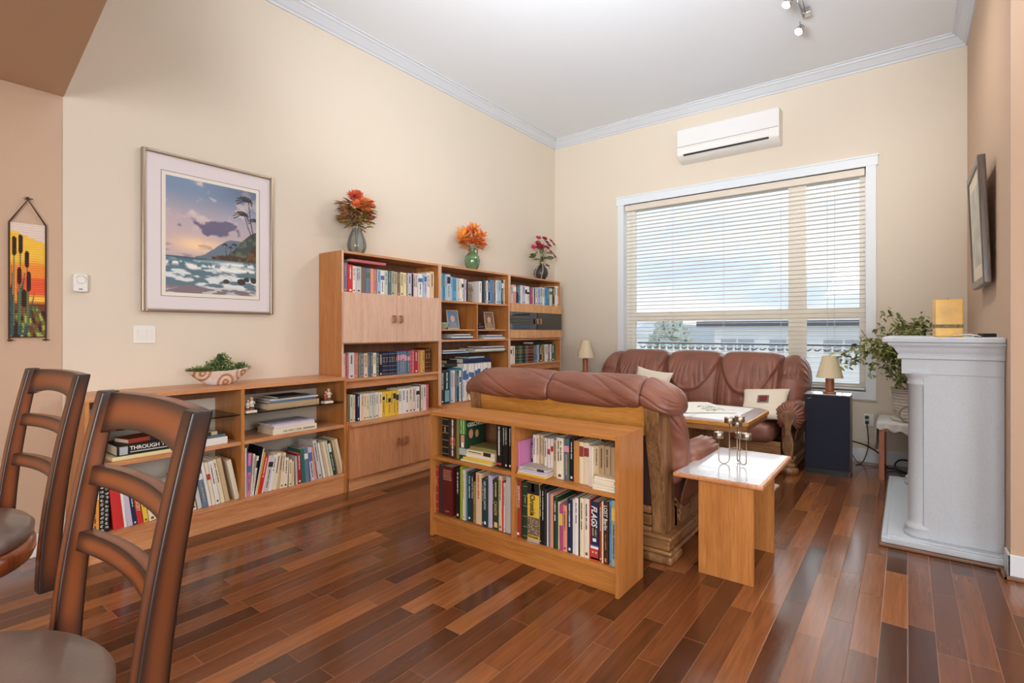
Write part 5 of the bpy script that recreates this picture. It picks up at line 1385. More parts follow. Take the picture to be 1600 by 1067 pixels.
# things on the mantel
pc = thing('pillar_candle', (0.196, 4.17, 1.266), 'amber square block candle with dark band on the mantel', 'candle')
b = MB(); b.obox((0.196, 4.17, 1.266+0.115), (0.135, 0.085, 0.23), (0, 0, 0.12)); b.build('wax_block', mat('amber_wax', (226, 176, 74), 0.35, mottling=(9, 0.2)), pc, bevel=0.006)
b = MB(); b.obox((0.196, 4.17, 1.266+0.066), (0.1362, 0.0862, 0.022), (0, 0, 0.12)); b.build('dark_band', mat('pressed_seed_band', (120, 104, 66), 0.6, mottling=(60, 0.5)), pc)
b = MB(); b.cyl((0.196, 4.17, 1.496), (0.198, 4.17, 1.506), 0.0015); b.build('wick', M_BLACK, pc)
rc = thing('charger', (0.365, 4.04, 1.266), 'small black charger lying at right end of the mantel', 'charger')
b = MB(); b.obox((0.365, 4.04, 1.278), (0.07, 0.045, 0.022), (0, 0, 0.5)); b.build('body', M_BLACK, rc, bevel=0.004)
b = MB(); b.obox((0.325, 4.02, 1.272), (0.03, 0.03, 0.010), (0, 0, 0.2)); b.build('plug', M_BLACK, rc, bevel=0.003)
cb_ = MB(); cb_.tube([(0.345, 4.02, 1.270), (0.32, 3.99, 1.275), (0.29, 4.0, 1.283), (0.25, 4.05, 1.280), (0.21, 4.10, 1.272), (0.19, 4.25, 1.270)], 0.003, 8); w_ = cb_.build('white_cable', mat('white_cable', (232, 232, 232), 0.5), origin=(0.3, 4.03, 1.266), smooth=True); tag(w_, 'thin white cable curling across the mantel', 'cable')

# ================================================================= RIGHT WALL PICTURE
rp = thing('picture_frame', (0.415, 4.62, 1.6), 'framed picture with dark wooden frame hanging above the fireplace', 'picture', None, 0, local=True)
rp.location = (0.412, 4.66, 1.60); rp.rotation_euler = (0, D2R(-2.2), 0)
wd, hh = 0.72, 0.80
b = MB(); fw = 0.05
b.box(-0.04, 0, -wd/2, -wd/2+fw, 0, hh); b.box(-0.04, 0, wd/2-fw, wd/2, 0, hh); b.box(-0.04, 0, -wd/2+fw, wd/2-fw, 0, fw); b.box(-0.04, 0, -wd/2+fw, wd/2-fw, hh-fw, hh)
b.build('frame', wood('dark_frame_wood', (62, 52, 48), (112, 96, 84), 'z', rough=0.3), rp, bevel=0.006)
b = MB(); b.box(-0.030, -0.012, -wd/2+fw, wd/2-fw, fw, hh-fw); b.build('mat_board', mat('cream_mat_board', (226, 210, 186), 0.6), rp)
b = MB(); b.box(-0.031, -0.029, -wd/2+0.13, wd/2-0.13, 0.14, hh-0.14); b.build('print', mat('pale_landscape_print', (196, 190, 172), 0.5, mottling=(8, 0.35)), rp)

# ================================================================= WALL UNIT: AC, thermostat, switch, outlet
ac = thing('air_conditioner', (-1.62, YB-0.11, 3.30), 'white wall-mounted split air conditioner above the window', 'air conditioner')
x0, x1 = -2.165, -1.075; y1 = YB-0.002; y0 = YB-0.20
prof = [(y1, 3.31), (YB-0.09, 3.315), (YB-0.16, 3.335), (YB-0.195, 3.37), (y0, 3.43), (y0, 3.655), (YB-0.185, 3.675), (y1, 3.68)]
b = MB(); b.prism(prof, 'x', x0, x1); b.build('housing', M_WHITE, ac, bevel=0.008, seg=3)
b = MB(); b.box(x0+0.01, x1-0.01, y0-0.004, y0+0.01, 3.468, 3.664); b.build('front_panel', mat('satin_white_panel', (232, 232, 232), 0.3), ac, bevel=0.004)
b = MB(); b.box(x0+0.005, x1-0.005, y0-0.0045, y0, 3.462, 3.4655); b.box(x0+0.065, x1-0.095, y0-0.003, y0+0.01, 3.4455, 3.4475); b.build('panel_seam', mat('seam_grey', (150, 148, 144), 0.6), ac)
b = MB(); b.prism([(YB-0.199, 3.445), (YB-0.196, 3.375), (YB-0.204, 3.375), (YB-0.207, 3.445)], 'x', x0+0.07, x1-0.10); b.build('louvre', M_WHITE, ac)
b = MB(); b.prism([(YB-0.198, 3.372), (YB-0.190, 3.356), (YB-0.200, 3.352), (YB-0.207, 3.370)], 'x', x0+0.08, x1-0.10); b.build('outlet_slot', M_BLACK, ac)
b = MB(); b.lathe([(0.006, 0), (0.006, 0.003)], (-1.66, YB-0.206, 3.457), 12); b.build('indicator', mat('white_indicator', (250, 250, 250), 0.2), ac)

th = thing('thermostat', (XL, 0.90, 1.59), 'white wall thermostat with round dial left of the framed seascape', 'thermostat')
b = MB(); b.box(XL, XL+0.03, 0.862, 0.935, 1.538, 1.648); b.build('housing', M_WHITE, th, bevel=0.010, seg=3)
b = MB(); P = [(0.021*math.cos(a), 0.021*math.sin(a)) for a in [2*PI*k/24 for k in range(24)]]; b.prism([(0.899+p, 1.610+q) for p, q in P], 'x', XL+0.028, XL+0.042); b.build('dial', M_WHITE, th, bevel=0.003)
b = MB()
for k in range(7):
    a = D2R(30+20*k); b.obox((XL+0.031, 0.899+0.027*math.cos(a), 1.610+0.027*math.sin(a)), (0.002, 0.002, 0.007), (a-PI/2, 0, 0))
b.build('tick_marks', mat('ink_grey', (120, 120, 118), 0.6), th)
b = MB(); b.box(XL+0.029, XL+0.0315, 0.889, 0.907, 1.553, 1.558); b.build('badge', M_BLACK, th)
sw = thing('light_switch', (XL, 1.235, 1.28), 'white double rocker light switch below the framed seascape', 'switch')
b = MB(); b.box(XL, XL+0.007, 1.172, 1.298, 1.222, 1.338); b.build('plate', M_WHITE, sw, bevel=0.003)
for yc in (1.209, 1.261):
    b = MB(); b.prism([(XL+0.007, 1.248), (XL+0.009, 1.248), (XL+0.014, 1.312), (XL+0.007, 1.312)], 'y', yc-0.017, yc+0.017); b.v = [(v[0], v[1], v[2]) for v in b.v]
    b.build('rocker', M_WHITE, sw)
ot = thing('power_outlet', (-0.30, YB, 0.42), 'white wall outlet with black plugs beside the navy speaker', 'outlet')
b = MB(); b.box(-0.345, -0.265, YB-0.007, YB, 0.36, 0.48); b.build('plate', M_WHITE, ot, bevel=0.003)
b = MB(); b.box(-0.335, -0.305, YB-0.045, YB-0.007, 0.435, 0.465); b.box(-0.335, -0.305, YB-0.045, YB-0.007, 0.385, 0.415); b.build('plug', M_BLACK, ot, bevel=0.005)
def cable(pts, r, label, name='power_cable'):
    pts = [Vector(p) for p in pts]; out = []
    for i in range(len(pts)-1):
        a, b_, c, d = pts[max(i-1, 0)], pts[i], pts[i+1], pts[min(i+2, len(pts)-1)]
        for k in range(6):
            t = k/6; out.append(0.5*((2*b_)+(-a+c)*t+(2*a-5*b_+4*c-d)*t*t+(-a+3*b_-3*c+d)*t**3))
    out.append(pts[-1]); m = MB(); m.tube(out, r, 8); o = m.build(name, M_BLACK, origin=tuple(pts[0]), smooth=True); return tag(o, label, 'cable')
cable([(-0.32, YB-0.05, 0.40), (-0.31, YB-0.07, 0.30), (-0.31, YB-0.07, 0.15), (-0.35, YB-0.12, 0.02), (-0.40, YB-0.2, 0.006)], 0.004, 'thin black cable dropping straight from the wall outlet')
cable([(-0.42, 5.76, 0.28), (-0.30, 5.85, 0.23), (-0.20, 5.95, 0.14), (-0.16, 6.0, 0.03), (-0.05, 6.0, 0.008), (0.05, 5.85, 0.008)], 0.006, 'thick black cable looping from speaker to the plant stand')
cable([(-0.42, 5.78, 0.16), (-0.36, 5.95, 0.03), (-0.22, 6.05, 0.006), (-0.08, 6.1, 0.006)], 0.003, 'thin black cable lying on floor behind the navy speaker')
cable([(0.12, 5.80, 0.12), (-0.04, 5.75, 0.16), (-0.09, 5.70, 0.10), (-0.02, 5.62, 0.03), (0.10, 5.62, 0.012), (0.2, 5.7, 0.008)], 0.007, 'black cable coil on the floor under the plant stand')

# ================================================================= PLANT STAND, POT, WATERING MUG
ps = thing('plant_stand', (0.05, 5.8, 0), 'small wooden stand with white cloth behind the fireplace', 'stand')
px0, px1, py0, py1, pz = -0.205, 0.30, 5.56, 6.12, 0.50
b = MB(); b.box(px0, px1, py0, py1, pz-0.022, pz); b.build('top', M_TEAKX, ps, bevel=0.003)
for x in (px0+0.004, px1-0.044):
    for y in (py0+0.004, py1-0.044):
        b = MB(); b.box(x, x+0.04, y, y+0.04, 0, pz-0.022); b.build('leg', wood('cherry_leg_wood', (160, 90, 58), (184, 112, 76), 'z'), ps, bevel=0.002)
b = MB(); b.box(px0+0.03, px1-0.03, py0+0.01, py0+0.03, pz-0.075, pz-0.022); b.box(px0+0.01, px0+0.03, py0+0.03, py1-0.03, pz-0.075, pz-0.022); b.build('apron', M_TEAKX, ps)
n = 60; P = np.zeros((n, 24, 3))
for i in range(n):
    u_ = i/(n-1)
    for j in range(24):
        q = j/23; x = px0-0.01+(px1-px0+0.02)*u_; hang = 0.05+0.085*u_+0.012*math.sin(u_*34)
        if q < 0.7: P[i, j] = (x, py1-(py1-py0+0.006)*q/0.7, pz+0.003)
        else: k = (q-0.7)/0.3; P[i, j] = (x, py0-0.008-0.004*math.sin(u_*40+k), pz+0.003-hang*k)
b = MB(); b.grid(P)
P2 = np.zeros((30, 12, 3))
for i in range(30):
    u_ = i/29
    for j in range(12):
        k = j/11; P2[i, j] = (px0-0.011-0.01*math.sin(u_*22)*k-0.008*k, py0-0.006+(py1-py0)*u_, pz+0.003-(0.27+0.05*math.sin(u_*12)-0.17*abs(u_-0.5))*k)
b.grid(P2); cl = b.build('doily_cloth', mat('white_lace_cloth', (228, 226, 222), 0.9, bump=(160, 0.4)), origin=(0.05, 5.8, 0.5), smooth=True, solid=0.002); tag(cl, 'white scalloped cloth draped over the plant stand', 'cloth')
b = MB(); b.box(0.0, 0.30, 5.66, 6.0, 0.0, 0.40); sb = b.build('subwoofer', mat('black_speaker_box', (24, 24, 26), 0.4), origin=(0.15, 5.8, 0), bevel=0.006); tag(sb, 'black box speaker standing under the plant stand', 'speaker')
pot = thing('potted_weeping_fig', (0.02, 5.78, 0.505), 'leafy weeping fig in white ribbed pot on the plant stand', 'plant')
prof = [(0.095, 0.03)]
for k in range(9):
    r = 0.097+0.0052*k; z = 0.035+0.027*k; prof += [(r, z), (r+0.004, z+0.007), (r+0.004, z+0.017), (r, z+0.024)]
prof += [(0.150, 0.275), (0.152, 0.285), (0.145, 0.287), (0.138, 0.25), (0.02, 0.25)]
PX, PY, PZ = 0.02, 5.78, 0.505
b = MB(); b.lathe(prof, (PX, PY, PZ), 40); b.build('ribbed_pot', mat('white_glazed_pot', (222, 218, 210), 0.35), pot, smooth=True)
b = MB(); b.lathe([(0.10, 0.0), (0.135, 0.004), (0.15, 0.03), (0.145, 0.033), (0.12, 0.022), (0.02, 0.02)], (PX, PY, PZ), 40); b.build('saucer', mat('white_glazed_pot', (222, 218, 210), 0.35), pot, smooth=True)
b = MB(); b.lathe([(0.136, 0.246), (0.10, 0.256), (0.01, 0.26)], (PX, PY, PZ), 24); b.build('soil', mat('dark_potting_soil', (58, 44, 34), 0.95, bump=(80, 1.0)), pot)
rs = random.Random(11)
stems = MB(); leaves = {0: MB(), 1: MB(), 2: MB()}
def leaf(mbx, p, d, ln, wd, rs):
    d = Vector(d).normalized(); side = d.cross(Vector((rs.uniform(-1, 1), rs.uniform(-1, 1), 1))).normalized(); up = side.cross(d)
    vs = [p, p+d*ln*0.3+side*wd*0.42-up*wd*0.12, p+d*ln*0.65+side*wd*0.38-up*wd*0.18, p+d*ln-up*wd*0.5, p+d*ln*0.65-side*wd*0.38-up*wd*0.18, p+d*ln*0.3-side*wd*0.42-up*wd*0.12, p+d*ln*0.5+up*wd*0.05]
    mbx.add(vs, [(0, 1, 6), (1, 2, 6), (2, 3, 6), (3, 4, 6), (4, 5, 6), (5, 0, 6)])
def branch(p0, p1, sag, nl, ll, rs, r=0.0028, spread=0.05):
    p0 = Vector(p0); p1 = Vector(p1); pts = []
    for k in range(9):
        t = k/8; pts.append(p0.lerp(p1, t)+Vector((0, 0, sag*4*t*(1-t))))
    stems.tube(pts, [r*(1-0.6*k/8) for k in range(9)], 5)
    for k in range(nl):
        t = 0.25+0.75*rs.random(); i = min(int(t*8), 7); q = pts[i].lerp(pts[i+1], t*8-i)
        d = Vector((rs.uniform(-1, 1), rs.uniform(-1, 1), rs.uniform(-1.0, 0.25)))
        q = q+Vector((rs.uniform(-1, 1), rs.uniform(-1, 1), rs.uniform(-1, 0.6)))*spread*rs.random()
        leaf(leaves[rs.choice((0, 0, 1, 2))], q, d, ll*rs.uniform(0.7, 1.2), ll*0.5, rs)
root = Vector((PX, PY, PZ+0.25)); mid = root+Vector((0.02, 0, 0.16))
stems.tube([root, root+Vector((0.015, 0.01, 0.08)), mid, mid+Vector((-0.01, 0.01, 0.14))], [0.009, 0.008, 0.007, 0.006], 7)
stems.tube([root+Vector((0.01, 0, 0)), root+Vector((-0.04, 0, 0.10)), root+Vector((-0.10, -0.02, 0.22))], [0.006, 0.005, 0.004], 6)
ends = [(-0.50, 5.58, 1.04, 0.20, 34), (-0.44, 5.66, 0.98, 0.16, 26), (-0.28, 5.62, 0.92, 0.16, 22), (-0.36, 5.70, 1.25, 0.06, 8), (-0.22, 5.75, 1.36, 0.05, 30), (-0.14, 5.8, 1.50, 0.0, 26), (-0.04, 5.85, 1.44, 0.0, 34), (0.05, 5.82, 1.40, 0.02, 34),
        (0.12, 5.8, 1.44, 0.02, 30), (0.22, 5.85, 1.34, 0.04, 26), (0.28, 5.8, 1.22, 0.05, 22), (-0.12, 5.7, 1.26, 0.04, 34), (0.0, 5.72, 1.30, 0.03, 34), (-0.20, 5.6, 1.10, 0.08, 30), (-0.06, 5.65, 1.05, 0.06, 36), (0.06, 5.70, 1.15, 0.04, 36), (-0.16, 5.65, 0.98, 0.1, 26), (0.10, 5.66, 0.95, 0.08, 26), (-0.02, 5.60, 0.88, 0.12, 26), (-0.08, 5.60, 0.84, 0.12, 30), (0.04, 5.62, 0.86, 0.10, 30), (0.12, 5.60, 0.82, 0.10, 26), (-0.14, 5.62, 0.90, 0.12, 30), (0.0, 5.66, 0.98, 0.08, 34), (0.34, 5.8, 1.31, 0.04, 16), (-0.30, 5.62, 1.12, 0.10, 26), (-0.26, 5.7, 1.24, 0.06, 26)]
for x, y, z, sag, nl in ends: branch(mid+Vector((rs.uniform(-0.02, 0.02), 0, rs.uniform(-0.05, 0.14))), (x, y, z), sag, int(nl*2.4), 0.058, rs, spread=0.075)
stems.build('stems', mat('brown_twig', (110, 76, 50), 0.8), pot, smooth=True)
fo = MB()
for k, cc in ((0, (136, 144, 78)), (1, (178, 180, 118)), (2, (86, 100, 54))):
    o = leaves[k].build('foliage', mat('fig_leaf_%d' % k, cc, 0.45), pot, smooth=False)
b = MB(); b.cyl((0.0, PY-0.03, PZ+0.25), (-0.335, 5.62, 1.315), 0.003, 0.0025, 6); b.build('support_cane', mat('reddish_cane', (120, 66, 50), 0.6), pot)
mg = thing('mug', (0.03, 5.60, 0.505), 'cream mug with large looped handle beside the plant pot', 'mug')
b = MB(); b.lathe([(0.035, 0), (0.045, 0.01), (0.052, 0.05), (0.05, 0.10), (0.052, 0.125), (0.048, 0.125), (0.046, 0.1), (0.045, 0.02), (0.01, 0.012)], (0.065, 5.60, 0.5045), 28); b.build('body', mat('cream_stoneware', (206, 192, 166), 0.4), mg, smooth=True)
b = MB(); b.tube([(0.02+0.058*math.cos(a)-0.02, 5.60, 0.5045+0.080+0.065*math.sin(a)) for a in [D2R(50+i*18) for i in range(16)]], 0.007, 8); b.build('handle', mat('tan_stoneware', (168, 146, 112), 0.4), mg, smooth=True)
# ================================================================= FRAMED SEASCAPE
fr = thing('framed_seascape', (XL, 1.647, 1.97), 'large silver framed seascape print with palm trees on left wall', 'picture')
fy0, fy1, fz0, fz1 = 1.212, 2.092, 1.432, 2.512
fw = 0.022
b = MB(); b.box(XL+0.002, XL+0.034, fy0, fy0+fw, fz0, fz1); b.box(XL+0.002, XL+0.034, fy1-fw, fy1, fz0, fz1); b.box(XL+0.002, XL+0.034, fy0+fw, fy1-fw, fz0, fz0+fw); b.box(XL+0.002, XL+0.034, fy0+fw, fy1-fw, fz1-fw, fz1)
b.build('frame', mat('champagne_silver_frame', (176, 160, 142), 0.3, metal=0.85), fr, bevel=0.006, seg=3)
b = MB(); b.box(XL+0.004, XL+0.018, fy0+fw, fy1-fw, fz0+fw, fz1-fw); b.build('mat_board', mat('lilac_white_mat', (226, 218, 220), 0.7), fr)
iy0, iy1, iz0, iz1 = 1.352, 1.962, 1.568, 2.362
b = MB()
for a in ((iy0-0.028, iy0-0.025, iz0-0.028, iz1+0.028), (iy1+0.025, iy1+0.028, iz0-0.028, iz1+0.028)): b.box(XL+0.018, XL+0.0186, *a)
for a in ((iy0-0.028, iy1+0.028, iz0-0.028, iz0-0.025), (iy0-0.028, iy1+0.028, iz1+0.025, iz1+0.028)): b.box(XL+0.018, XL+0.0186, *a)
b.build('mat_line', mat('dark_mat_line', (80, 60, 62), 0.7), fr)
b = MB(); b.box(XL+0.0175, XL+0.0183, iy0-0.024, iy1+0.024, iz0-0.024, iz1+0.024); b.build('inner_mat', mat('cream_inner_mat', (232, 226, 214), 0.7), fr)
nu, nv = 190, 240
U, V = np.meshgrid(np.linspace(0, 1, nu), np.linspace(0, 1, nv), indexing='ij')  # U right, V up
def mixc(a, c, t): return a+(c-a)*t[..., None]
C = lambda *c: np.array([lin(v) for v in c])
sky = np.zeros((nu, nv, 3))+C(118, 140, 168)
sky = mixc(sky, C(196, 176, 178), smoothstep(0.95, 0.55, V)*(1-0.3*U))
sky = mixc(sky, C(250, 214, 170), np.exp(-((U-0.34)/0.28)**2-((V-0.43)/0.07)**2))
n1 = fbm(U*4-V*3, V*7+U*2, 5); sky = mixc(sky, C(226, 208, 200), smoothstep(0.48, 0.62, n1)*smoothstep(0.45, 0.8, V)*0.8)
sky = mixc(sky, C(84, 96, 120), smoothstep(0.25, 1.0, U)*smoothstep(0.7, 1.0, V)*0.8)
cl_ = np.exp(-((U-0.52)/0.36)**2*1.6-((V-0.60)/0.075)**2)+1.5*(fbm(U*7, V*12, 5)-0.45)*np.exp(-((V-0.60)/0.12)**2)
sky = mixc(sky, C(104, 98, 124), smoothstep(0.42, 0.62, cl_)); n2 = fbm(U*5, V*22+3, 4)
sky = mixc(sky, C(124, 112, 130), smoothstep(0.45, 0.6, n2)*smoothstep(0.52, 0.36, V)*0.7)
img = sky
r1 = 0.325+0.18*smoothstep(0.30, 0.72, U)+0.012*fbm(U*20, U*3); img = mixc(img, C(104, 118, 132), smoothstep(r1+0.004, r1-0.004, V)*(U > 0.30))
r2 = 0.32+0.29*smoothstep(0.55, 1.02, U)+0.018*fbm(U*24+5, U*3); m2_ = smoothstep(r2+0.004, r2-0.004, V)*(U > 0.5); img = mixc(img, C(64, 76, 72), m2_); img = mixc(img, C(96, 104, 90), m2_*smoothstep(0.5, 0.62, fbm(U*14, V*30)))
r3 = 0.322+0.03*smoothstep(0.45, 0.6, U)+0.13*smoothstep(0.86, 1.0, U)+0.025*fbm(U*40, 1); m3 = smoothstep(r3+0.004, r3-0.004, V)*(U > 0.48); img = mixc(img, C(74, 56, 44), m3); img = mixc(img, C(110, 80, 56), m3*smoothstep(0.5, 0.6, fbm(U*30, V*30)))
sea = np.zeros((nu, nv, 3))+C(92, 118, 130)
foam = fbm(U*7+V*5, V*26, 5); sea = mixc(sea, C(60, 110, 124), smoothstep(0.20, 0.31, V)*0.7); sea = mixc(sea, C(222, 228, 230), smoothstep(0.46, 0.60, foam)*smoothstep(0.32, 0.25, V))
wv = np.exp(-((V-(0.255-0.03*U+0.01*np.sin(U*16)))/0.018)**2); sea = mixc(sea, C(240, 242, 240), wv*smoothstep(0.35, 0.5, fbm(U*20, V*20)))
wv2 = np.exp(-((V-(0.285-0.02*np.abs(U-0.75)))/0.02)**2)*smoothstep(0.45, 0.7, U); sea = mixc(sea, C(236, 240, 240), wv2*smoothstep(0.35, 0.5, fbm(U*22, V*30)))
sea = mixc(sea, C(126, 112, 118), smoothstep(0.075, 0.03, V+0.03*fbm(U*6, 2)-0.02)*(1-0.6*smoothstep(0.5, 0.6, foam)))
for cx_, cz_, rr_ in ((0.64, 0.125, 0.035), (0.82, 0.13, 0.055), (0.97, 0.15, 0.05), (0.88, 0.155, 0.04)):
    rk = smoothstep(1.0, 0.85, np.sqrt(((U-cx_)/rr_)**2+((V-cz_)/(rr_*0.6))**2)+0.5*(fbm(U*30, V*30)-0.45)); sea = mixc(sea, C(62, 54, 56), rk)
hz = 0.318; ms = smoothstep(hz+0.002, hz-0.002, V)*(1-0)
img = mixc(img, sea, ms*(1-0*U)) if False else img*(1-ms[..., None])+sea*ms[..., None]
img = mixc(img, C(70, 84, 96), np.exp(-((V-0.31)/0.006)**2)*(U < 0.42))
def seg(px, py, ax, ay, bx, by):
    t = np.clip(((px-ax)*(bx-ax)+(py-ay)*(by-ay))/((bx-ax)**2+(by-ay)**2+1e-9), 0, 1); return np.hypot(px-ax-t*(bx-ax), (py-ay-t*(by-ay))*1.3)
pm = np.ones((nu, nv))*9
for (tx, ty, bx, by, s_) in ((0.905, 0.90, 0.97, 0.55, 1.0), (0.86, 0.76, 0.95, 0.56, 0.9), (1.0, 0.72, 1.02, 0.6, 0.7), (0.64, 0.46, 0.645, 0.36, 0.35), (0.70, 0.44, 0.69, 0.35, 0.3), (0.75, 0.47, 0.74, 0.36, 0.35)):
    pm = np.minimum(pm, seg(U, V, tx, ty, (tx+bx)/2-0.008, (ty+by)/2)/(0.0045*max(s_, 0.6))); pm = np.minimum(pm, seg(U, V, (tx+bx)/2-0.008, (ty+by)/2, bx, by)/(0.006*max(s_, 0.6)))
    for k in range(9):
        a = -0.4+k*0.5; dx, dy = math.cos(a)*0.10*s_, math.sin(a)*0.055*s_
        pm = np.minimum(pm, seg(U, V, tx, ty, tx+dx*0.5-0.02*s_, ty+dy*0.5+0.012*s_)/(0.008*s_)); pm = np.minimum(pm, seg(U, V, tx+dx*0.5-0.02*s_, ty+dy*0.5+0.012*s_, tx+dx-0.05*s_, ty+dy-0.014*s_)/(0.007*s_))
img = mixc(img, C(44, 44, 52), smoothstep(1.15, 0.85, pm+0.3*(fbm(U*60, V*60)-0.45)))
b = MB(); P = np.stack([np.full((nu, nv), XL+0.0188), iy0+(iy1-iy0)*U, iz0+(iz1-iz0)*V], -1); b.grid(P); b.col = np.concatenate([img.reshape(-1, 3), np.ones((nu*nv, 1))], 1)
b.build('seascape_print', vcol_mat('print_colours', 0.35), fr)

# ================================================================= WOVEN HANGING
wh = thing('wall_hanging', (XL, 0.660, 1.6), 'narrow woven wall hanging of cattails at sunset, hung by cord', 'wall hanging')
hy0, hy1, hz0, hz1 = 0.587, 0.742, 1.268, 1.915
nu, nv = 60, 190
U, V = np.meshgrid(np.linspace(0, 1, nu), np.linspace(0, 1, nv), indexing='ij'); Vq = np.floor(V*48)/48
img = np.zeros((nu, nv, 3))+C(224, 206, 196)
img = mixc(img, C(236, 190, 70), smoothstep(0.93-0.10*U, 0.92-0.10*U, Vq)*1.0)
img = mixc(img, C(232, 140, 56), smoothstep(0.66+0.08*U*np.sin(U*3), 0.60, Vq)); img = mixc(img, C(222, 92, 52), smoothstep(0.54+0.03*np.sin(U*6), 0.50, Vq)*smoothstep(0.36, 0.38, Vq)*(U > 0.2)); img = mixc(img, C(240, 196, 84), (np.abs(Vq-0.32) < 0.02)*1.0*(U > 0.3))
img = mixc(img, C(112, 62, 42), smoothstep(0.30, 0.28, Vq)*1.0)
gr = fbm(U*9+Vq*7, Vq*13, 3); img = mixc(img, C(92, 116, 62), smoothstep(0.46, 0.54, gr)*(Vq < 0.27)); img = mixc(img, C(170, 176, 78), smoothstep(0.56, 0.62, gr)*(Vq < 0.25)); img = mixc(img, C(52, 34, 26), smoothstep(0.40, 0.34, gr)*(Vq < 0.22))
for (ax, az, bx, bz, w_) in ((0.08, 0.0, 0.07, 0.62, 0.05), (0.30, 0.0, 0.22, 0.40, 0.06), (0.25, 0.25, 0.42, 0.55, 0.05), (0.42, 0.0, 0.68, 0.38, 0.05), (0.1, 0.1, 0.02, 0.45, 0.05)):
    t = np.clip((Vq-az)/(bz-az), 0, 1); xc = ax+(bx-ax)*t; img = mixc(img, C(58, 84, 82), ((np.abs(U-xc) < w_*(1.15-t))*(Vq > az)*(Vq < bz))*1.0)
for (xc, z0, z1) in ((0.13, 0.71, 0.88), (0.30, 0.73, 0.90), (0.48, 0.61, 0.76), (0.27, 0.46, 0.61), (0.52, 0.40, 0.58), (0.40, 0.26, 0.42)):
    img = mixc(img, C(96, 110, 70), ((np.abs(U-xc) < 0.018)*(Vq < z0)*(Vq > 0.1))*1.0); rr_ = np.minimum(1, np.minimum((V-z0), (z1-V))/0.02); img = mixc(img, C(56, 30, 22), ((np.abs(U-xc) < 0.062*np.clip(rr_, 0, 1)**0.5)*(V > z0)*(V < z1))*1.0)
bulge = 0.004*np.abs(np.sin(V*48*PI)); P = np.stack([XL+0.006+bulge, hy0+(hy1-hy0)*U, hz0+(hz1-hz0)*V], -1)
b = MB(); b.grid(P); b.col = np.concatenate([img.reshape(-1, 3), np.ones((nu*nv, 1))], 1); b.build('woven_panel', vcol_mat('woven_colours', 0.9), wh, smooth=True)
M_CORD = mat('dark_brown_cord', (70, 48, 36), 0.9)
b = MB(); ym = (hy0+hy1)/2; b.tube([(XL+0.008, hy0, hz0-0.01), (XL+0.008, hy0, hz1), (XL+0.010, ym, 2.052), (XL+0.008, hy1, hz1), (XL+0.008, hy1, hz0-0.01)], 0.0045, 7); b.tube([(XL+0.008, hy0, hz0), (XL+0.008, hy1, hz0)], 0.003, 6); b.build('cord', M_CORD, wh)
b = MB(); rs = random.Random(3)
for cy, cz, s_ in ((ym, 2.058, 1.0), (hy0, hz0-0.014, 0.8), (hy1, hz0-0.014, 0.8)):
    for k in range(16):
        a = rs.uniform(0, 2*PI) if s_ == 1.0 else rs.uniform(PI, 2*PI); l = rs.uniform(0.012, 0.024)*s_; b.tube([(XL+0.012, cy, cz), (XL+0.016, cy+l*math.cos(a), cz+l*math.sin(a)*0.6)], [0.003, 0.0015], 4)
b.build('tassel', M_CORD, wh)

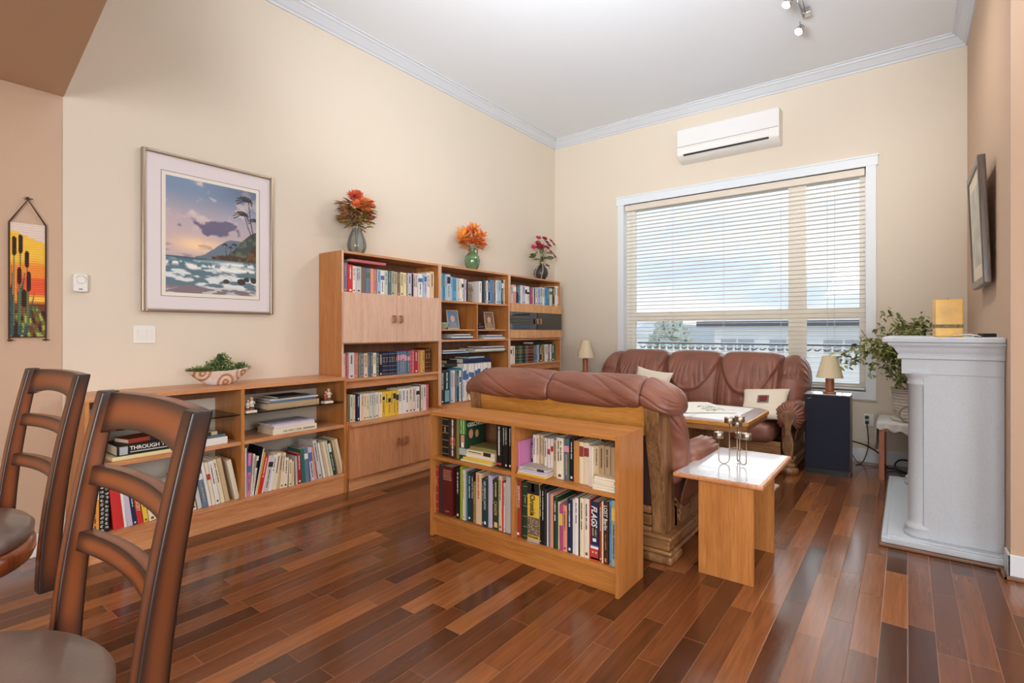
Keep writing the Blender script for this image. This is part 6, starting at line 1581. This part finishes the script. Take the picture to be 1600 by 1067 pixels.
# ================================================================= VASES WITH FLOWERS
def petal_ring(mbx, c, ax, r, n, ln, wd, tilt, rs):
    ax = Vector(ax).normalized(); a0 = Vector((0, 0, 1)) if abs(ax.z) < 0.9 else Vector((1, 0, 0)); u = ax.cross(a0).normalized(); w = ax.cross(u)
    for k in range(n):
        a = 2*PI*(k+rs.random()*0.5)/n; d = (u*math.cos(a)+w*math.sin(a)); dd = (d*math.cos(tilt)+ax*math.sin(tilt)).normalized(); s = ax.cross(d)
        p = Vector(c)+d*r; mbx.add([p-s*wd*0.25, p+dd*ln*0.55-s*wd*0.5+ax*0.002, p+dd*ln+ax*ln*0.08, p+dd*ln*0.55+s*wd*0.5+ax*0.002, p+s*wd*0.25], [(0, 1, 2, 3, 4)])
def bouquet(v, base, flowers, leaves_, fm, lm, rs, stems_r=0.0016, fname='flower'):
    st = MB()
    for (x, y, z, s_, kind) in flowers:
        tip = Vector(base)+Vector((x, y, z)); st.tube([Vector(base)+Vector((x*0.05, y*0.05, -0.05)), Vector(base)+Vector((x*0.35, y*0.35, z*0.55)), tip], stems_r, 5)
        f = MB(); ax = Vector((x*1.5+0.3, y*1.5-0.2, 0.35)).normalized()
        if kind == 'daisy':
            petal_ring(f, tip, ax, 0.004*s_, 14, 0.030*s_, 0.010*s_, 0.15, rs); petal_ring(f, tip, ax, 0.003*s_, 11, 0.024*s_, 0.009*s_, 0.55, rs); petal_ring(f, tip, ax, 0.001, 8, 0.016*s_, 0.007*s_, 1.0, rs)
        elif kind == 'lily':
            petal_ring(f, tip, ax, 0.003*s_, 6, 0.050*s_, 0.020*s_, 0.65, rs); petal_ring(f, tip, ax, 0.002*s_, 4, 0.042*s_, 0.016*s_, 1.1, rs)
        else:
            petal_ring(f, tip, ax, 0.002*s_, 8, 0.020*s_, 0.016*s_, 0.25, rs); petal_ring(f, tip, ax, 0.002, 6, 0.015*s_, 0.012*s_, 0.7, rs)
        f.v = [(max(q_[0], XL+0.004), q_[1], q_[2]) for q_ in f.v]; f.build(fname, fm[rs.randrange(len(fm))], v)
    st.build('stems', mat('green_stem', (84, 92, 56), 0.7), v, smooth=True)
    for m_, lst in leaves_:
        f = MB()
        for (x, y, z, ln, wd) in lst:
            p = Vector(base)+Vector((x*0.75, y*0.75, z)); leaf(f, p, (x+rs.uniform(-0.03, 0.03), y+rs.uniform(-0.03, 0.03), rs.uniform(-0.03, 0.05)), ln, wd, rs)
        f.v = [(max(q_[0], XL+0.004), q_[1], q_[2]) for q_ in f.v]; f.build('foliage', m_, v)
rs = random.Random(5)
VX = -3.84
v1 = thing('vase_with_flowers', (VX, 2.775, 1.965), 'smoky glass vase of orange autumn flowers on the tall bookcase', 'vase')
def tinted(name, c, rough=0.05):
    if name in _mats: return _mats[name]
    m = bpy.data.materials.new(name); m.use_nodes = True; t = m.node_tree; t.nodes.remove(t.nodes['Principled BSDF'])
    tr = t.nodes.new('ShaderNodeBsdfTransparent'); tr.inputs[0].default_value = rgb(*c); g = t.nodes.new('ShaderNodeBsdfGlossy'); g.inputs['Roughness'].default_value = rough
    d = t.nodes.new('ShaderNodeBsdfDiffuse'); d.inputs[0].default_value = rgb(*c); lw = t.nodes.new('ShaderNodeLayerWeight'); lw.inputs[0].default_value = 0.35
    m1 = t.nodes.new('ShaderNodeMixShader'); m1.inputs[0].default_value = 0.22; m2 = t.nodes.new('ShaderNodeMixShader')
    t.links.new(tr.outputs[0], m1.inputs[1]); t.links.new(d.outputs[0], m1.inputs[2]); t.links.new(lw.outputs['Fresnel'], m2.inputs[0]); t.links.new(m1.outputs[0], m2.inputs[1]); t.links.new(g.outputs[0], m2.inputs[2]); t.links.new(m2.outputs[0], t.nodes['Material Output'].inputs[0])
    _mats[name] = m; return m
VS = 1.0
b = MB(); b.lathe([(0.045, 0), (0.062, 0.012), (0.080, 0.06), (0.083, 0.09), (0.074, 0.14), (0.055, 0.19), (0.040, 0.222), (0.036, 0.236), (0.040, 0.245)], (VX, 2.775, 1.966), 36, cap=False); b.lathe([(0.001, 0.004), (0.058, 0.014)], (VX, 2.775, 1.966), 36, cap=False)
b.build('glass_vase', tinted('smoky_glass', (208, 213, 206)), v1, smooth=True)
O_ = [mat('orange_petal', (226, 104, 36), 0.6), mat('rust_petal', (186, 66, 34), 0.6), mat('amber_petal', (226, 140, 60), 0.6)]
LV = [mat('olive_leaf', (154, 126, 62), 0.6), mat('rust_leaf', (164, 88, 58), 0.6), mat('green_leaf', (98, 108, 58), 0.55), mat('pale_leaf', (170, 160, 110), 0.6)]
def lvs(n, R, z0, z1, ln): return [(R*math.cos(a)*q, R*math.sin(a)*q, rs.uniform(z0, z1), ln*rs.uniform(0.7, 1.2), ln*0.38) for a, q in [(rs.uniform(0, 2*PI), rs.uniform(0.3, 1)) for _ in range(n)]]
bouquet(v1, (VX, 2.775, 2.20), [(0.05, -0.055, 0.27, 2.3, 'daisy'), (0.02, -0.01, 0.29, 2.0, 'daisy'), (0.08, 0.02, 0.18, 2.1, 'daisy'), (0.05, 0.085, 0.24, 1.9, 'daisy'), (0.06, 0.11, 0.21, 1.5, 'daisy'), (0.08, -0.06, 0.19, 1.7, 'daisy'), (0.04, 0.04, 0.24, 1.8, 'daisy')],
 [(LV[0], lvs(110, 0.15, 0.02, 0.22, 0.085)), (LV[1], lvs(100, 0.15, 0.06, 0.24, 0.09)), (LV[2], lvs(60, 0.15, 0.04, 0.22, 0.075)), (LV[3], lvs(18, 0.10, 0.02, 0.10, 0.05))], O_[:2], LV, rs)
b = MB()
for k in range(7): a = k*0.9; b.tube([(VX+0.025*math.cos(a), 2.775+0.025*math.sin(a), 1.975), (VX+0.008*math.cos(a+2), 2.775+0.008*math.sin(a+2), 2.10), (VX+0.02*math.cos(a+2.6), 2.775+0.02*math.sin(a+2.6), 2.21)], 0.003, 5)
b.build('stem_bundle', mat('dark_stem', (52, 48, 34), 0.8), v1)
v2 = thing('vase_with_flowers', (VX, 4.29, 1.965), 'green glazed jug of bright orange flowers on the middle bookcase', 'vase')
M_GG = mat('green_glaze', (92, 124, 84), 0.15, coat=0.6, mottling=(14, 0.35))
b = MB(); b.lathe([(0.045, 0), (0.055, 0.01), (0.080, 0.07), (0.088, 0.12), (0.080, 0.165), (0.052, 0.20), (0.030, 0.215), (0.026, 0.235), (0.034, 0.25), (0.028, 0.25), (0.02, 0.22)], (VX, 4.29, 1.966), 36); b.build('jug_body', M_GG, v2, smooth=True)
b = MB(); b.tube([(VX+0.01, 4.29+0.026, 2.205), (VX+0.01, 4.335, 2.225), (VX+0.01, 4.362, 2.215), (VX+0.01, 4.368, 2.18), (VX+0.01, 4.352, 2.150)], 0.007, 8); b.build('jug_handle', M_GG, v2, smooth=True)
bouquet(v2, (VX, 4.29, 2.20), [(rs.uniform(-0.06, 0.08), y, z, 1.8, 'lily') for y, z in ((-0.14, 0.10), (-0.10, 0.17), (-0.05, 0.12), (-0.03, 0.20), (0.02, 0.14), (0.0, 0.08), (0.05, 0.20), (0.07, 0.11), (0.11, 0.17), (0.13, 0.09), (-0.08, 0.07), (0.02, 0.24), (0.09, 0.06), (-0.12, 0.14))],
 [(mat('orange_leaf', (214, 118, 50), 0.6), lvs(110, 0.15, 0.02, 0.19, 0.075)), (LV[3], lvs(5, 0.12, 0.02, 0.06, 0.05)), (LV[2], lvs(6, 0.05, 0.24, 0.27, 0.02))], [O_[0], O_[2], mat('gold_petal', (226, 150, 60), 0.6)], LV, rs)
v3 = thing('vase_with_flowers', (VX, 5.65, 1.965), 'dark ribbed vase of crimson flowers on the corner bookcase', 'vase')
b = MB(); b.lathe([(0.045, 0), (0.06, 0.012), (0.095, 0.07), (0.100, 0.10), (0.088, 0.145), (0.055, 0.19), (0.034, 0.215), (0.032, 0.235), (0.024, 0.235)], (VX, 5.65, 1.966), 36); b.build('vase_body', mat('dark_bronze_glaze', (58, 50, 50), 0.35), v3, smooth=True)
b = MB()
for k in range(6):
    a0 = 2*PI*k/6; pr = [(0.05, 0.004), (0.064, 0.014), (0.097, 0.07), (0.1025, 0.10), (0.090, 0.147), (0.057, 0.192), (0.036, 0.215)]
    b.tube([(VX+r*math.cos(a0+j*0.09), 5.65+r*math.sin(a0+j*0.09), 1.966+z) for j, (r, z) in enumerate(pr)], 0.0035, 5)
b.build('white_rib', mat('white_slip', (214, 206, 196), 0.5), v3, smooth=True)
M_CR = [mat('crimson_petal', (150, 28, 54), 0.6), mat('magenta_petal', (186, 52, 88), 0.6)]
bouquet(v3, (VX, 5.65, 2.19), [(x, y*1.0, z, 2.05, 'rose') for x, y, z in ((0.0, -0.17, 0.20), (0.04, -0.13, 0.25), (0.02, -0.08, 0.24), (0.05, -0.03, 0.22), (-0.02, -0.03, 0.34), (0.04, 0.02, 0.33), (0.03, 0.09, 0.22), (0.05, 0.15, 0.17), (0.0, 0.13, 0.30), (0.04, 0.17, 0.32), (0.06, 0.20, 0.28), (0.02, 0.24, 0.16), (0.05, 0.25, 0.12), (0.03, -0.10, 0.20), (0.05, 0.11, 0.25))],
 [(LV[2], [(rs.uniform(-0.05, 0.08), y, z, 0.12, 0.065) for y, z in ((-0.15, 0.13), (-0.12, 0.08), (-0.07, 0.10), (0.0, 0.12), (0.04, 0.15), (0.08, 0.11), (0.12, 0.10), (0.14, 0.02), (0.16, 0.0), (0.05, 0.08), (-0.03, 0.06), (0.02, 0.04))]), (LV[3], [(0.04, y, z, 0.07, 0.04) for y, z in ((-0.10, 0.0), (-0.04, 0.03), (0.18, 0.08), (0.14, -0.04))])], M_CR, LV, rs)

# ================================================================= PLANTER ON THE SIDEBOARD
pl = thing('succulent_planter', (-3.80, 1.625, 0.93), 'boat-shaped swirl-pattern bowl of artificial succulents on the sideboard', 'planter')
nu, nv = 110, 44; P = np.zeros((nu, nv, 3)); colr = np.zeros((nu, nv, 3))
for i in range(nu):
    a = 2*PI*i/nu
    for j in range(nv):
        q = j/(nv-1); zz = q; rim_y = 0.215; rim_x = 0.075
        fy = 0.30+0.70*q**0.75; fx = 0.45+0.55*q**0.6
        y = rim_y*fy*math.cos(a); x = rim_x*fx*math.sin(a); lift = 0.022*max(0, math.cos(a))**2*q+0.004*abs(math.cos(a))**2*q
        P[i, j] = (-3.80-x, 1.625+y, 0.931+0.098*q+lift)
AA, QQ = np.meshgrid(np.linspace(0, 2*PI, nu, endpoint=False), np.linspace(0, 1, nv), indexing='ij'); yy = P[..., 1]-1.625; zz = P[..., 2]-0.93
colr += C(224, 208, 196); colr = mixc(colr, C(222, 226, 230), smoothstep(0.5, 0.56, fbm(yy*16, zz*20, 3)))
for cy, cz, r in ((-0.135, 0.088, 0.052), (0.01, 0.022, 0.058), (0.135, 0.082, 0.060), (0.20, 0.11, 0.03)):
    dd = np.sqrt((yy-cy)**2+((zz-cz)*0.95)**2)/r; rg = 0.5+0.5*np.sin(dd*11+4*fbm(yy*20, zz*20)); msk = smoothstep(1.02, 0.96, dd)
    base_ = mixc(np.zeros((nu, nv, 3))+C(198, 152, 114), C(228, 216, 208), smoothstep(0.40, 0.75, rg)); base_ = mixc(base_, C(134, 86, 58), smoothstep(0.08, 0.0, rg)); colr = mixc(colr, base_, msk)
b = MB(); b.grid(P, wrap_u=True); n0 = nu*nv; b.f.append(tuple(i*nv for i in range(nu))); b.col = np.concatenate([colr.reshape(-1, 3), np.ones((n0, 1))], 1); b.build('bowl', vcol_mat('swirl_bowl_colours', 0.35), pl, smooth=True, solid=0.004)
b = MB(); b.prism([(-3.80-0.050*math.sin(a), 1.625+0.15*math.cos(a)) for a in [2*PI*k/30 for k in range(30)]], 'z', 0.985, 1.0); b.build('soil', mat('dark_potting_soil', (58, 44, 34), 0.95), pl)
rs = random.Random(21)
b = MB()
for c_, n_, s_ in (((-3.78, 1.475, 1.035), 1, 1.0), ((-3.76, 1.53, 1.04), 1, 0.8), ((-3.81, 1.44, 1.03), 1, 0.7)):
    for ring_, (tl, ln, m_) in enumerate(((0.12, 0.062, 11), (0.5, 0.050, 9), (0.9, 0.036, 7), (1.25, 0.024, 5))): petal_ring(b, c_, (0.25, 0, 1), 0.004, m_, ln*s_, 0.024*s_, tl, rs)
b.build('succulent_rosette', mat('succulent_green', (128, 138, 78), 0.5), pl)
for nm, cc, n_, cy, sy, sz in (('boxwood_foliage', (76, 98, 54), 640, 1.63, 0.085, 0.125), ('boxwood_tips', (186, 194, 134), 170, 1.64, 0.088, 0.135), ('boxwood_foliage', (104, 124, 66), 300, 1.59, 0.095, 0.085), ('trailing_foliage', (92, 118, 66), 160, 1.755, 0.055, 0.045)):
    b = MB()
    for k in range(n_):
        a, e = rs.uniform(0, 2*PI), rs.uniform(0, PI/2); q = rs.uniform(0.6, 1.0); p = (-3.79+0.055*q*math.cos(a)*math.cos(e), cy+sy*q*math.sin(a)*math.cos(e), 1.015+sz*q*math.sin(e)+(0.015 if cy > 1.7 else 0))
        leaf(b, Vector(p), (rs.uniform(-1, 1), rs.uniform(-1, 1), rs.uniform(-0.3, 1)), 0.020, 0.013, rs)
    b.build(nm, mat(nm+str(cc[0]), cc, 0.55), pl)
b = MB()
for k in range(26):
    a = rs.uniform(0, 2*PI); q = rs.random(); b.tube([(-3.79, 1.63, 1.0), (-3.79+0.045*q*math.cos(a), 1.63+0.07*q*math.sin(a), 1.09)], 0.001, 4)
b.build('twigs', mat('brown_twig', (110, 76, 50), 0.8), pl)

# ================================================================= FIGURINES, PHOTOS, BOWL
M_SKIN = mat('figurine_skin', (222, 176, 146), 0.4); M_CER = [mat('figurine_white', (216, 206, 196), 0.4), mat('figurine_brown', (124, 78, 54), 0.4), mat('figurine_blue', (78, 88, 108), 0.4), mat('figurine_red', (168, 84, 62), 0.4)]
def child_fig(parent, x, y, z, h, m1, m2, lean):
    b = MB(); b.lathe([(0.010*h, 0), (0.012*h, 0.010*h), (0.007*h, 0.016*h), (0.007*h, 0.03*h)], (x, y-0.008*h, z), 10); b.lathe([(0.010*h, 0), (0.012*h, 0.010*h), (0.007*h, 0.016*h), (0.007*h, 0.03*h)], (x, y+0.008*h, z), 10); b.build('legs', M_CER[1], parent, smooth=True)
    b = MB(); b.lathe([(0.010*h, 0.025*h), (0.020*h, 0.028*h), (0.018*h, 0.045*h), (0.013*h, 0.06*h), (0.015*h, 0.075*h), (0.008*h, 0.084*h)], (x, y, z), 14); b.tube([(x, y-0.014*h, z+0.075*h), (x+0.012*h, y-0.02*h, z+0.06*h), (x+0.02*h, y-0.006*h, z+0.052*h)], [0.005*h, 0.005*h, 0.004*h], 7); b.tube([(x, y+0.014*h, z+0.075*h), (x+0.012*h, y+0.02*h, z+0.06*h), (x+0.02*h, y+0.006*h, z+0.052*h)], [0.005*h, 0.005*h, 0.004*h], 7); b.build('clothes', m1, parent, smooth=True)
    b = MB(); b.lathe([(0.001, 0), (0.009*h, 0.003*h), (0.013*h, 0.012*h), (0.012*h, 0.020*h), (0.006*h, 0.026*h), (0.001, 0.027*h)], (x+0.001, y+lean, z+0.083*h), 14); b.build('head', M_SKIN, parent, smooth=True)
    b = MB(); b.lathe([(0.0135*h, 0), (0.0145*h, 0.004*h), (0.012*h, 0.012*h), (0.001, 0.017*h)], (x-0.003*h, y+lean, z+0.096*h), 14); b.build('hair', m2, parent, smooth=True)
for y, lab, h in ((1.748, 'ceramic figurine of two seated children beside the sideboard divider', 0.72), (2.352, 'ceramic figurine of two standing children at right end of glass shelf', 0.78)):
    f = thing('figurine', (-3.635, y, 0.7345), lab, 'figurine', None)
    b = MB(); b.box(-3.665, -3.605, y-0.038, y+0.038, 0.7345, 0.752); b.build('base', mat('ivory_base', (226, 218, 198), 0.4), f, bevel=0.003)
    child_fig(f, -3.635, y-0.015, 0.752, h*0.92, M_CER[0] if y < 2 else M_CER[3], M_CER[1], 0.002); child_fig(f, -3.64, y+0.016, 0.752, h*1.12, M_CER[0], mat('figurine_blond', (190, 138, 88), 0.4), -0.002)
st = thing('statuette', (-3.69, 4.075, 1.6125), 'slim bronze statuette between the two book rows of the middle bookcase', 'figurine')
b = MB(); b.lathe([(0.022, 0), (0.022, 0.012), (0.012, 0.016), (0.014, 0.05), (0.018, 0.07), (0.011, 0.10), (0.017, 0.13), (0.015, 0.15), (0.006, 0.16), (0.011, 0.172), (0.010, 0.185), (0.001, 0.195)], (-3.69, 4.09, 1.6125), 16, sx=0.8); b.build('body', mat('aged_bronze', (134, 104, 78), 0.35, metal=0.6), st, smooth=True)
b = MB(); b.tube([(-3.69, 4.078, 1.75), (-3.675, 4.070, 1.715), (-3.68, 4.085, 1.70)], 0.004, 6); b.tube([(-3.69, 4.102, 1.75), (-3.675, 4.112, 1.73), (-3.68, 4.10, 1.79)], 0.004, 6); b.build('arms', mat('aged_bronze', (134, 104, 78), 0.35, metal=0.6), st, smooth=True)
def photo(y, z, w, h, rot, c1, c2, face, label):
    f = thing('photo_frame', (-3.74, y, z), label, 'photo frame', None, 0, local=True); f.rotation_euler = (0, D2R(-10), rot)
    b = MB(); t = 0.010; b.box(0, 0.012, -w/2, -w/2+t, 0, h); b.box(0, 0.012, w/2-t, w/2, 0, h); b.box(0, 0.012, -w/2+t, w/2-t, 0, t); b.box(0, 0.012, -w/2+t, w/2-t, h-t, h); b.build('frame', mat('pewter_frame', (190, 180, 166), 0.3, metal=0.6), f, bevel=0.002)
    b = MB(); b.box(0.002, 0.007, -w/2+t, w/2-t, t, h-t); b.build('photograph', mat('photo_bg_%d' % c1[0], c1, 0.3), f)
    b = MB(); cz = h*0.55; b.prism([(0.0+h*0.13*math.cos(a), cz+h*0.17*math.sin(a)) for a in [2*PI*k/16 for k in range(16)]], 'x', 0.007, 0.008); b.build('pictured_face', mat('photo_face', face, 0.4), f)
    b = MB(); b.prism([(-w*0.36, t), (w*0.36, t), (w*0.26, h*0.34), (w*0.08, h*0.42), (-w*0.08, h*0.42), (-w*0.26, h*0.34)], 'x', 0.007, 0.0078); b.build('pictured_shoulders', mat('photo_cloth_%d' % c2[0], c2, 0.4), f)
    b = MB(); b.obox((-0.03, 0, h*0.38), (0.004, 0.03, h*0.78), (0, 0.38, 0)); b.build('easel_back', M_BLACK, f)
photo(3.885, 1.3225, 0.145, 0.20, D2R(-12), (92, 120, 146), (120, 130, 140), (196, 150, 128), 'silver framed portrait on blue ground in left cubbyhole')
photo(4.475, 1.3225, 0.145, 0.20, D2R(-8), (120, 90, 66), (150, 120, 92), (214, 188, 158), 'silver framed sepia portrait in right cubbyhole')
bw = MB(); bw.lathe([(0.03, 0), (0.035, 0.006), (0.062, 0.03), (0.072, 0.062), (0.075, 0.068), (0.069, 0.066), (0.055, 0.03), (0.02, 0.012)], (-3.76, 3.745, 1.3225), 30); o = bw.build('bowl', mat('celadon_glaze', (170, 184, 150), 0.3), origin=(-3.76, 3.745, 1.3225), smooth=True); tag(o, 'pale celadon green bowl beside the blue portrait frame', 'bowl')
bw = MB(); bw.lathe([(0.035, 0), (0.045, 0.01), (0.048, 0.03), (0.03, 0.045), (0.015, 0.052), (0.018, 0.06), (0.012, 0.075), (0.002, 0.08)], (-3.74, 4.30, 1.3225), 20); o = bw.build('lidded_pot', mat('navy_glaze', (30, 32, 48), 0.25), origin=(-3.74, 4.30, 1.3225), smooth=True); tag(o, 'small dark navy lidded pot beside the sepia portrait frame', 'pot')
# glassware behind the smoked doors
for k in range(7):
    y = 4.86+0.13*k; b = MB(); b.lathe([(0.026, 0), (0.027, 0.003), (0.004, 0.006), (0.004, 0.06), (0.02, 0.075), (0.028, 0.10), (0.026, 0.125)], (-3.80, y, 1.215), 18, cap=False); o = b.build('wine_glass', glass('clear_glass', (225, 230, 232)), origin=(-3.80, y, 1.2155), smooth=True); tag(o, 'stemmed clear glass standing behind the smoked glass doors', 'glass', 'glasses behind the smoked doors')

# ================================================================= SWIVEL STOOLS
M_BURN = vcol_mat('burnished_cherry_finish', 0.36); M_BURN.node_tree.nodes['Principled BSDF'].inputs['Coat Weight'].default_value = 0.12
def stool(loc, rotz, label):
    s = thing('bar_stool', loc, label, 'stool', None, rotz, local=True)
    # seat centred at origin, facing -y, back at +y
    b = MB(); n = 64
    b.lathe([(0.235, 0.665), (0.262, 0.670), (0.270, 0.690), (0.270, 0.712), (0.258, 0.725), (0.20, 0.728)], (0, 0, 0), n); b.build('seat_ring', M_CHERRY, s, smooth=True)
    b = MB(); b.lathe([(0.250, 0.720), (0.265, 0.732), (0.267, 0.754), (0.252, 0.770), (0.18, 0.780), (0.08, 0.784), (0.001, 0.784)], (0, 0, 0), n); b.build('seat_pad', mat('taupe_seat_leather', (112, 98, 92), 0.35, coat=0.2, bump=(120, 0.2), mottling=(8, 0.2)), s, smooth=True)
    b = MB(); b.lathe([(0.09, 0.60), (0.11, 0.61), (0.11, 0.668), (0.05, 0.67)], (0, 0, 0), 32); b.build('swivel', M_IRON, s, smooth=True)
    b = MB(); b.lathe([(0.15, 0.56), (0.17, 0.565), (0.17, 0.595), (0.15, 0.60)], (0, 0, 0), 40); b.build('leg_hub', M_CHERRY, s, smooth=True)
    for a in (45, 135, 225, 315):
        a = D2R(a); c_, s__ = math.cos(a), math.sin(a); b = MB()
        pts = [(0.13*c_, 0.13*s__, 0.59), (0.17*c_, 0.17*s__, 0.45), (0.20*c_, 0.20*s__, 0.25), (0.26*c_, 0.26*s__, 0.0)]
        b.tube(pts, [0.026, 0.025, 0.023, 0.020], 8); b.build('leg', M_CHERRY, s, smooth=True)
    b = MB(); b.tube([(0.205*math.cos(a), 0.205*math.sin(a), 0.22) for a in [2*PI*k/48 for k in range(49)]], 0.012, 8, cap=False); b.build('footrest', M_CHERRY, s, smooth=True)
    # back posts: rectangular section, swept and curved
    H = [(0.60, 0.225), (0.72, 0.222), (0.80, 0.228), (0.90, 0.245), (1.00, 0.268), (1.10, 0.294), (1.180, 0.318)]
    def ringsub(c, m):
        pts = []; ed = []
        for j in range(4):
            p, q = np.array(c[j], float), np.array(c[(j+1) % 4], float)
            for k in range(m): t = k/m; pts.append(p+(q-p)*t); ed.append(min(t, 1-t)*2)
        return pts, ed
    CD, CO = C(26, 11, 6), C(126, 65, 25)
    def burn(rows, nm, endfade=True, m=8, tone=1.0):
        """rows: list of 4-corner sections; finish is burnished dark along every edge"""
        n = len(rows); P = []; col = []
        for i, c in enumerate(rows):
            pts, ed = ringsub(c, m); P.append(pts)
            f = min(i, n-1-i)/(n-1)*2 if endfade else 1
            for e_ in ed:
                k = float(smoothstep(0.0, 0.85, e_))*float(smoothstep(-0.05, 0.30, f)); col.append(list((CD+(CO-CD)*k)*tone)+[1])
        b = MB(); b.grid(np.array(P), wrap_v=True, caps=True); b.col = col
        o = b.build(nm, M_BURN, s, smooth=False); bv = o.modifiers.new('bevel', 'BEVEL'); bv.width = 0.008; bv.segments = 3; bv.limit_method = 'ANGLE'; bv.angle_limit = D2R(50)
        o.data.polygons.foreach_set('use_smooth', [True]*len(o.data.polygons)); wn = o.modifiers.new('wn', 'WEIGHTED_NORMAL'); wn.keep_sharp = True
        return o
    def yat(z):
        for (z0, y0), (z1, y1) in zip(H, H[1:]):
            if z0 <= z <= z1: t = (z-z0)/(z1-z0); return y0+(y1-y0)*t
        return H[-1][1] if z > 1 else H[0][1]
    def post(sd):
        rows = []; wp = 0.038
        for k in range(25):
            z = 0.60+0.58*k/24; x = sd*(0.207+0.008*(z-0.6)/0.58); dp = 0.048-0.018*(z-0.6)/0.58; y = 0.245+0.082*((z-0.6)/0.58)**1.7
            rows.append([(x-wp/2, y-0.02, z), (x+wp/2, y-0.02, z), (x+wp/2, y-0.02+dp, z), (x-wp/2, y-0.02+dp, z)])
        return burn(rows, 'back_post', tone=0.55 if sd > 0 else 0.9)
    post(-1); post(1)
    def rail(zc, h, bow, arch, nm, th=0.024):
        rows = []
        yy_ = lambda z: 0.245+0.082*((z-0.6)/0.58)**1.7
        for i in range(31):
            q = i/30*2-1; x = q*0.200; bo = bow*(1-q*q)*0.6; zb = zc-h/2+arch*(1-q*q)**0.8; zt = zc+h/2+0.004*(1-q*q)
            yb, yt = yy_(zb)+bo-0.006, yy_(zt)+bo-0.006
            rows.append([(x, yb, zb), (x, yt, zt), (x, yt+th, zt), (x, yb+th, zb)])
        return burn(rows, nm)
    rail(1.137, 0.080, 0.016, 0.022, 'top_rail'); rail(1.018, 0.036, 0.030, 0.004, 'back_slat'); rail(0.895, 0.036, 0.034, 0.004, 'back_slat')
    return s
stool((-1.078, 0.015, 0), D2R(0), 'dark cherry swivel bar stool with taupe seat, nearer the camera')
stool((-2.04, 0.085, 0), D2R(4), 'dark cherry swivel bar stool at left edge of the photo')

# ================================================================= TRACK LIGHT
tl = thing('track_light', (-0.70, 4.5, 4.0), 'chrome ceiling spotlight bar with swivelling lit heads', 'ceiling light')
b = MB(); b.tube([(-0.68, 3.9, 3.955), (-0.66, 4.2, 3.95), (-0.70, 4.6, 3.95), (-0.70, 4.98, 3.955)], 0.007, 8); b.tube([(-0.64, 3.9, 3.955), (-0.62, 4.2, 3.95), (-0.66, 4.6, 3.95), (-0.68, 4.98, 3.955)], 0.005, 8); b.build('rail', M_CHROME, tl, smooth=True)
b = MB(); b.box(-0.70, -0.62, 4.35, 4.66, 3.965, 4.0); b.box(-0.70, -0.64, 4.90, 4.98, 3.95, 4.0); b.build('canopy', M_CHROME, tl, bevel=0.004)
for x, y, dx, dy in ((-0.735, 5.02, -0.35, -0.55), (-0.75, 4.55, -0.45, -0.45), (-0.66, 4.05, 0.3, 0.4)):
    c = Vector((x, y, 3.885)); d = Vector((dx, dy, -0.85)).normalized()
    b = MB(); b.cyl((x, y, 3.955), tuple(c-d*0.02), 0.005); ts = [c-d*0.045, c-d*0.035, c+d*0.0, c+d*0.022]; b.tube(ts, [0.012, 0.026, 0.033, 0.035], 20); h_ = b.build('spot_head', M_CHROME, tl, smooth=True)
    b = MB(); b.tube([c+d*0.0225, c+d*0.028], [0.031, 0.026], 20); b.build('lamp_lens', emit('lit_lamp', (255, 250, 240), 14), h_)
    light('SPOT', 'track_spot', tuple(c+d*0.06), tuple(c+d*2), 70, (1.0, 0.95, 0.86), 0.03, spot=D2R(120), blend=1.0)
